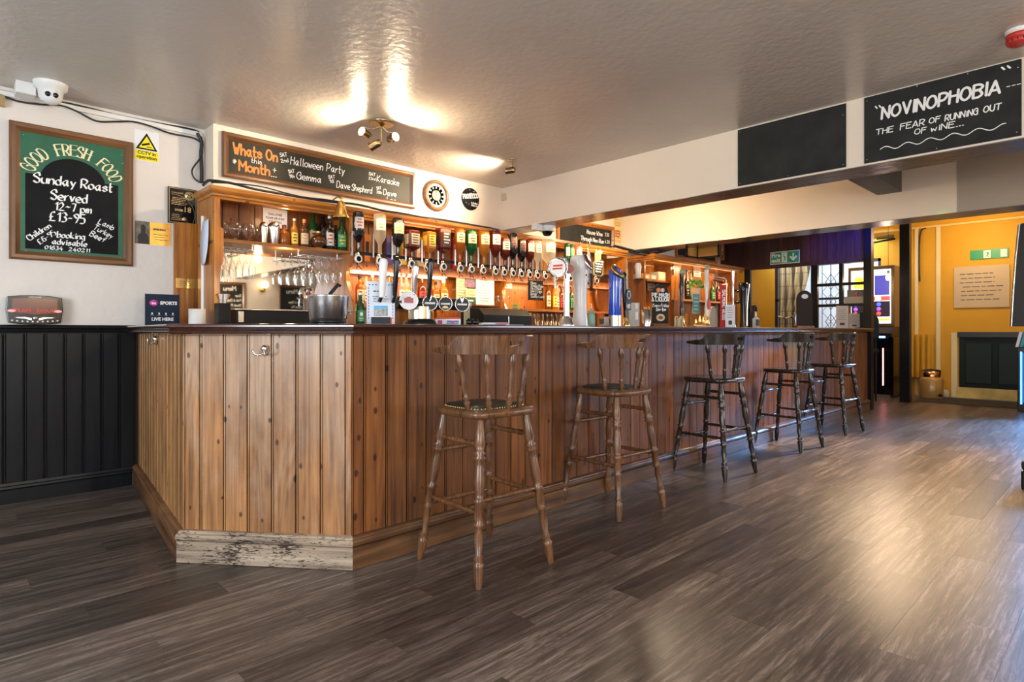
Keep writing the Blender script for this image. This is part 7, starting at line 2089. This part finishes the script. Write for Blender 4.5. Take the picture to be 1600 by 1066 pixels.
struct('baseboard_far', B(WX - .035, WX, YMIN, 2.02, 0, .17), plain('yellow_skirting', (.62, .47, .14), .45, var=.25, vscale=5, bump=.4, bscale=20))
# exit sign on the yellow wall
t = thing('emergency_exit_sign', 'long green emergency exit sign on the yellow wall', 'sign', (WX - .006, 1.60, 2.29), RB)
B(-.24, .24, -.01, 0, -.075, .075).build('plate', gr_, t); B(-.07, .02, -.012, -.01, -.06, .06).build('door_symbol', M_paper, t); B(.14, .22, -.012, -.01, -.06, .06).build('door_symbol', M_paper, t)
MB().prism([(-.045, -.045), (-.02, .0), (-.04, .02), (-.01, .035), (.0, .0), (-.015, -.02), (.0, -.045), (-.015, -.045), (-.025, -.02), (-.035, -.045)], -.0135, -.012).build('running_figure', gr_, t)
# stoneware jar with copper pan
jp = PZ(1459, 621, 0)
t = thing('stoneware_jar', 'brown stoneware jar with dark tap on the floor by the yellow wall', 'jar', (jp.x - .15, jp.y, 0))
MB().lathe([(.15, 0), (.16, .02), (.165, .30), (.14, .33), (.12, .34)], 26).build('body', plain('stoneware', (.42, .24, .07), .3, coat=.4), t)
MB().cyl((-.10, -.12, .06), (-.13, -.15, .06), .02, 10).build('tap', M_black, t)
t = thing('copper_pan', 'copper pan with dark lid resting on the stoneware jar', 'pan', (jp.x - .15, jp.y, .342))
MB().lathe([(.12, 0), (.13, .09), (.12, .09), (.11, .01)], 24).build('pan', M_copper, t); MB().lathe([(.13, .09), (.12, .11), (.03, .125), (.0001, .125)], 20).build('lid', M_black, t); MB().cyl((.12, 0, .07), (.26, .05, .09), .012, 8).build('handle', M_black, t)
j2 = PZ(1478, 620, 0)
t = thing('small_jug', 'small white jug beside the brown stoneware jar', 'jug', (j2.x - .1, j2.y, 0)); MB().lathe([(.05, 0), (.06, .03), (.06, .09), (.045, .12)], 16).build('body', plain('cream_glaze', (.6, .52, .38), .3), t); MB().tube([(.05, 0, .1), (.085, 0, .09), (.08, 0, .04), (.058, 0, .03)], .008, 6).build('handle', M_black, t)
# mat line / rug beneath
t = thing('door_mat', 'dark flat door mat on the floor before the yellow wall', 'mat', (11.2, 1.6, 0)); B(-.45, .5, -1.0, .75, .0005, .008).build('mat', plain('dark_mat', (.03, .028, .026), .9, bump=.5, bscale=200), t)
t = thing('cream_notice_board', 'pale notice board on the yellow wall below the exit sign', 'notice board', (WX - .012, 1.70, 1.75), RB); B(-.35, .35, -.012, 0, -.30, .36).build('board', plain('notice_cream', (.55, .42, .28), .6), t); textlines(t, -.28, .28, -.2, .28, 7, M_print, y=-.0135, t=.2, seed=41)
t = thing('yellow_radiator', 'low yellow ribbed radiator panel beside the second post', 'radiator', (WX - .06, 2.62, .30), RB)
for i in range(7): MB().cyl((-.24 + i * .08, -.02, 0), (-.24 + i * .08, -.02, .72), .03, 8).build('rib', M_yellow, t)
B(-.3, .3, .0, .03, 0, .72).build('back', M_yellow, t)

# tilted tv / black panel at the picture edge
tvp = PX(1580, 430, 8.9)
t = thing('tall_black_screen', 'tall black screen with rounded top and thin silver edge at the picture edge', 'screen', (8.9, tvp.y, 1.13), math.radians(-62))
ol = [(-.02, 0), (-.04, .0), (.75, 0), (.75, .95)] + [(.35 + .40 * math.cos(math.radians(a)), .95 + .24 * math.sin(math.radians(a))) for a in range(10, 100, 15)] + [(.06, 1.19), (.035, 1.17), (-.0, .3)]
ol = [(0, 0), (.75, 0), (.75, .95)] + [(.35 + .40 * math.cos(math.radians(a)), .95 + .22 * math.sin(math.radians(a))) for a in range(10, 100, 15)] + [(.10, 1.18), (.075, 1.165), (.045, .8), (.02, .4)]
o = MB().prism(ol, 0, .04).build('panel', plain('matt_black', (.006, .006, .007), .5), t, .004)
MB().tube([(.0, -.002, 0), (.02, -.002, .4), (.045, -.002, .8), (.075, -.002, 1.165), (.10, -.002, 1.18)], .006, 6).build('edge_trim', M_steel, t)
MB().lathe([(.0001, .01), (.018, .01), (.02, 0)], 12, (.15, 0, .37), M=rX).build('knob', M_chrome, t)
MB().cyl((.4, .03, 0), (.4, .03, -1.13), .03, 12).build('stand', M_black, t)
# jukebox / fridge at the edge
t = thing('lit_fridge', 'black under counter fridge with blue lit glass at the picture edge', 'fridge', (10.45, .80, 0), RB)
B(-.30, .30, -.02, .55, 0, .86).build('cabinet', M_blackg, t, .008)
B(-.26, .26, -.026, -.02, .12, .78).build('glass_door', plain('blue_glow_glass', (.01, .05, .12), .1, emit=.5, ecol=(.03, .15, .45)), t)
B(-.27, -.25, -.03, -.02, .10, .80).build('lit_edge', plain('blue_led', (.1, .4, 1), emit=2.5, ecol=(.1, .4, 1)), t)
for i in range(4): B(-.22 + .11 * i, -.14 + .11 * i, -.029, -.0265, .5, .7).build('bottle_label', (P_menu, P_red, P_teal, P_yel)[i], t)
t = thing('leaflet_rack', 'leaflets fanned in a rack on top of the lit fridge', 'leaflets', (10.45, .98, .862), RB)
for i in range(6): MB().prism([(-.14 + .045 * i, 0), (-.11 + .045 * i, 0), (-.07 + .045 * i, .2), (-.10 + .045 * i, .2)], -.02 + .01 * i, .06 + .01 * i).build('leaflet', (M_paper, P_teal, P_menu, P_blu, P_menu, M_paper)[i], t)
# furniture corner just inside the frame
fc = PZ(1601, 757, 0)
t = thing('table_leg_block', 'dark corner of a low seat just inside the picture edge', 'seat', (fc.x, fc.y - .22, 0)); B(-.2, .25, -.3, .22, 0.0, .13).build('base', M_blackwood, t, .01); B(-.2, .25, -.3, .22, .13, .20).build('cushion', plain('dark_seat', (.015, .013, .013), .6), t, .02)

# ================================================================== BEHIND THE CAMERA (seen only in mirrors and gloss)
def back_window(n_, x0, x1, z0, z1, Y=YMIN):
    wn_ = thing('window_%d' % n_, None, None, (x0, Y, z0)); wn_['kind'] = 'structure'
    for a in ((0, .06, 0, z1 - z0), (x1 - x0 - .06, x1 - x0, 0, z1 - z0), (0, x1 - x0, 0, .06), (0, x1 - x0, z1 - z0 - .06, z1 - z0), ((x1 - x0) / 2 - .03, (x1 - x0) / 2 + .03, 0, z1 - z0)):
        B(a[0], a[1], -.08, -.02, a[2], a[3]).build('window_frame', M_wplas, wn_)
    B(0, x1 - x0, -.052, -.048, 0, z1 - z0).build('pane', M_glassw, wn_)


back_window(2, -1.9, .7, .7, 2.2); back_window(3, 7.4, 10.0, .75, 2.25)
for i, (x, lb) in enumerate([(4.3, 'chalk menu board hung behind the viewpoint beside the window'), (5.6, 'second chalk menu board hung behind the viewpoint'), (6.5, 'third chalk menu board hung behind the viewpoint')]):
    t = framed('rear_menu_board', lb, 'chalkboard', -x, -YMIN - .01, 1.6, .6, .95, .05, M_board, rotz=PI, loc=(x, YMIN + .01, 1.6))
    write(t, [('Menu', 0, .3, .09, .012, None, .1, .8, 'c')] + [(s_, -.22, .18 - .1 * k, .05, .008, None, .1, .7) for k, s_ in enumerate(['Soup', 'Fish & Chips', 'Steak Pie', 'Burger', 'Salad', 'Pudding'])], M_white, y=-.0095)

t = thing('wall_lamp', 'brass wall lamp with glowing glass hung behind the viewpoint between menu boards', 'wall lamp', (4.95, YMIN + .02, 1.95), PI)
MB().cyl((0, 0, 0), (0, -.02, 0), .06, 16).build('backplate', M_brass, t); MB().tube([(0, -.02, 0), (0, -.12, -.02), (0, -.14, .04)], .01, 8).build('arm', M_brass, t)
MB().ball((0, -.14, .10), .07, 14, 9).build('globe', plain('glow_globe', (1, .9, .7), emit=9, ecol=(1, .78, .48)), t)
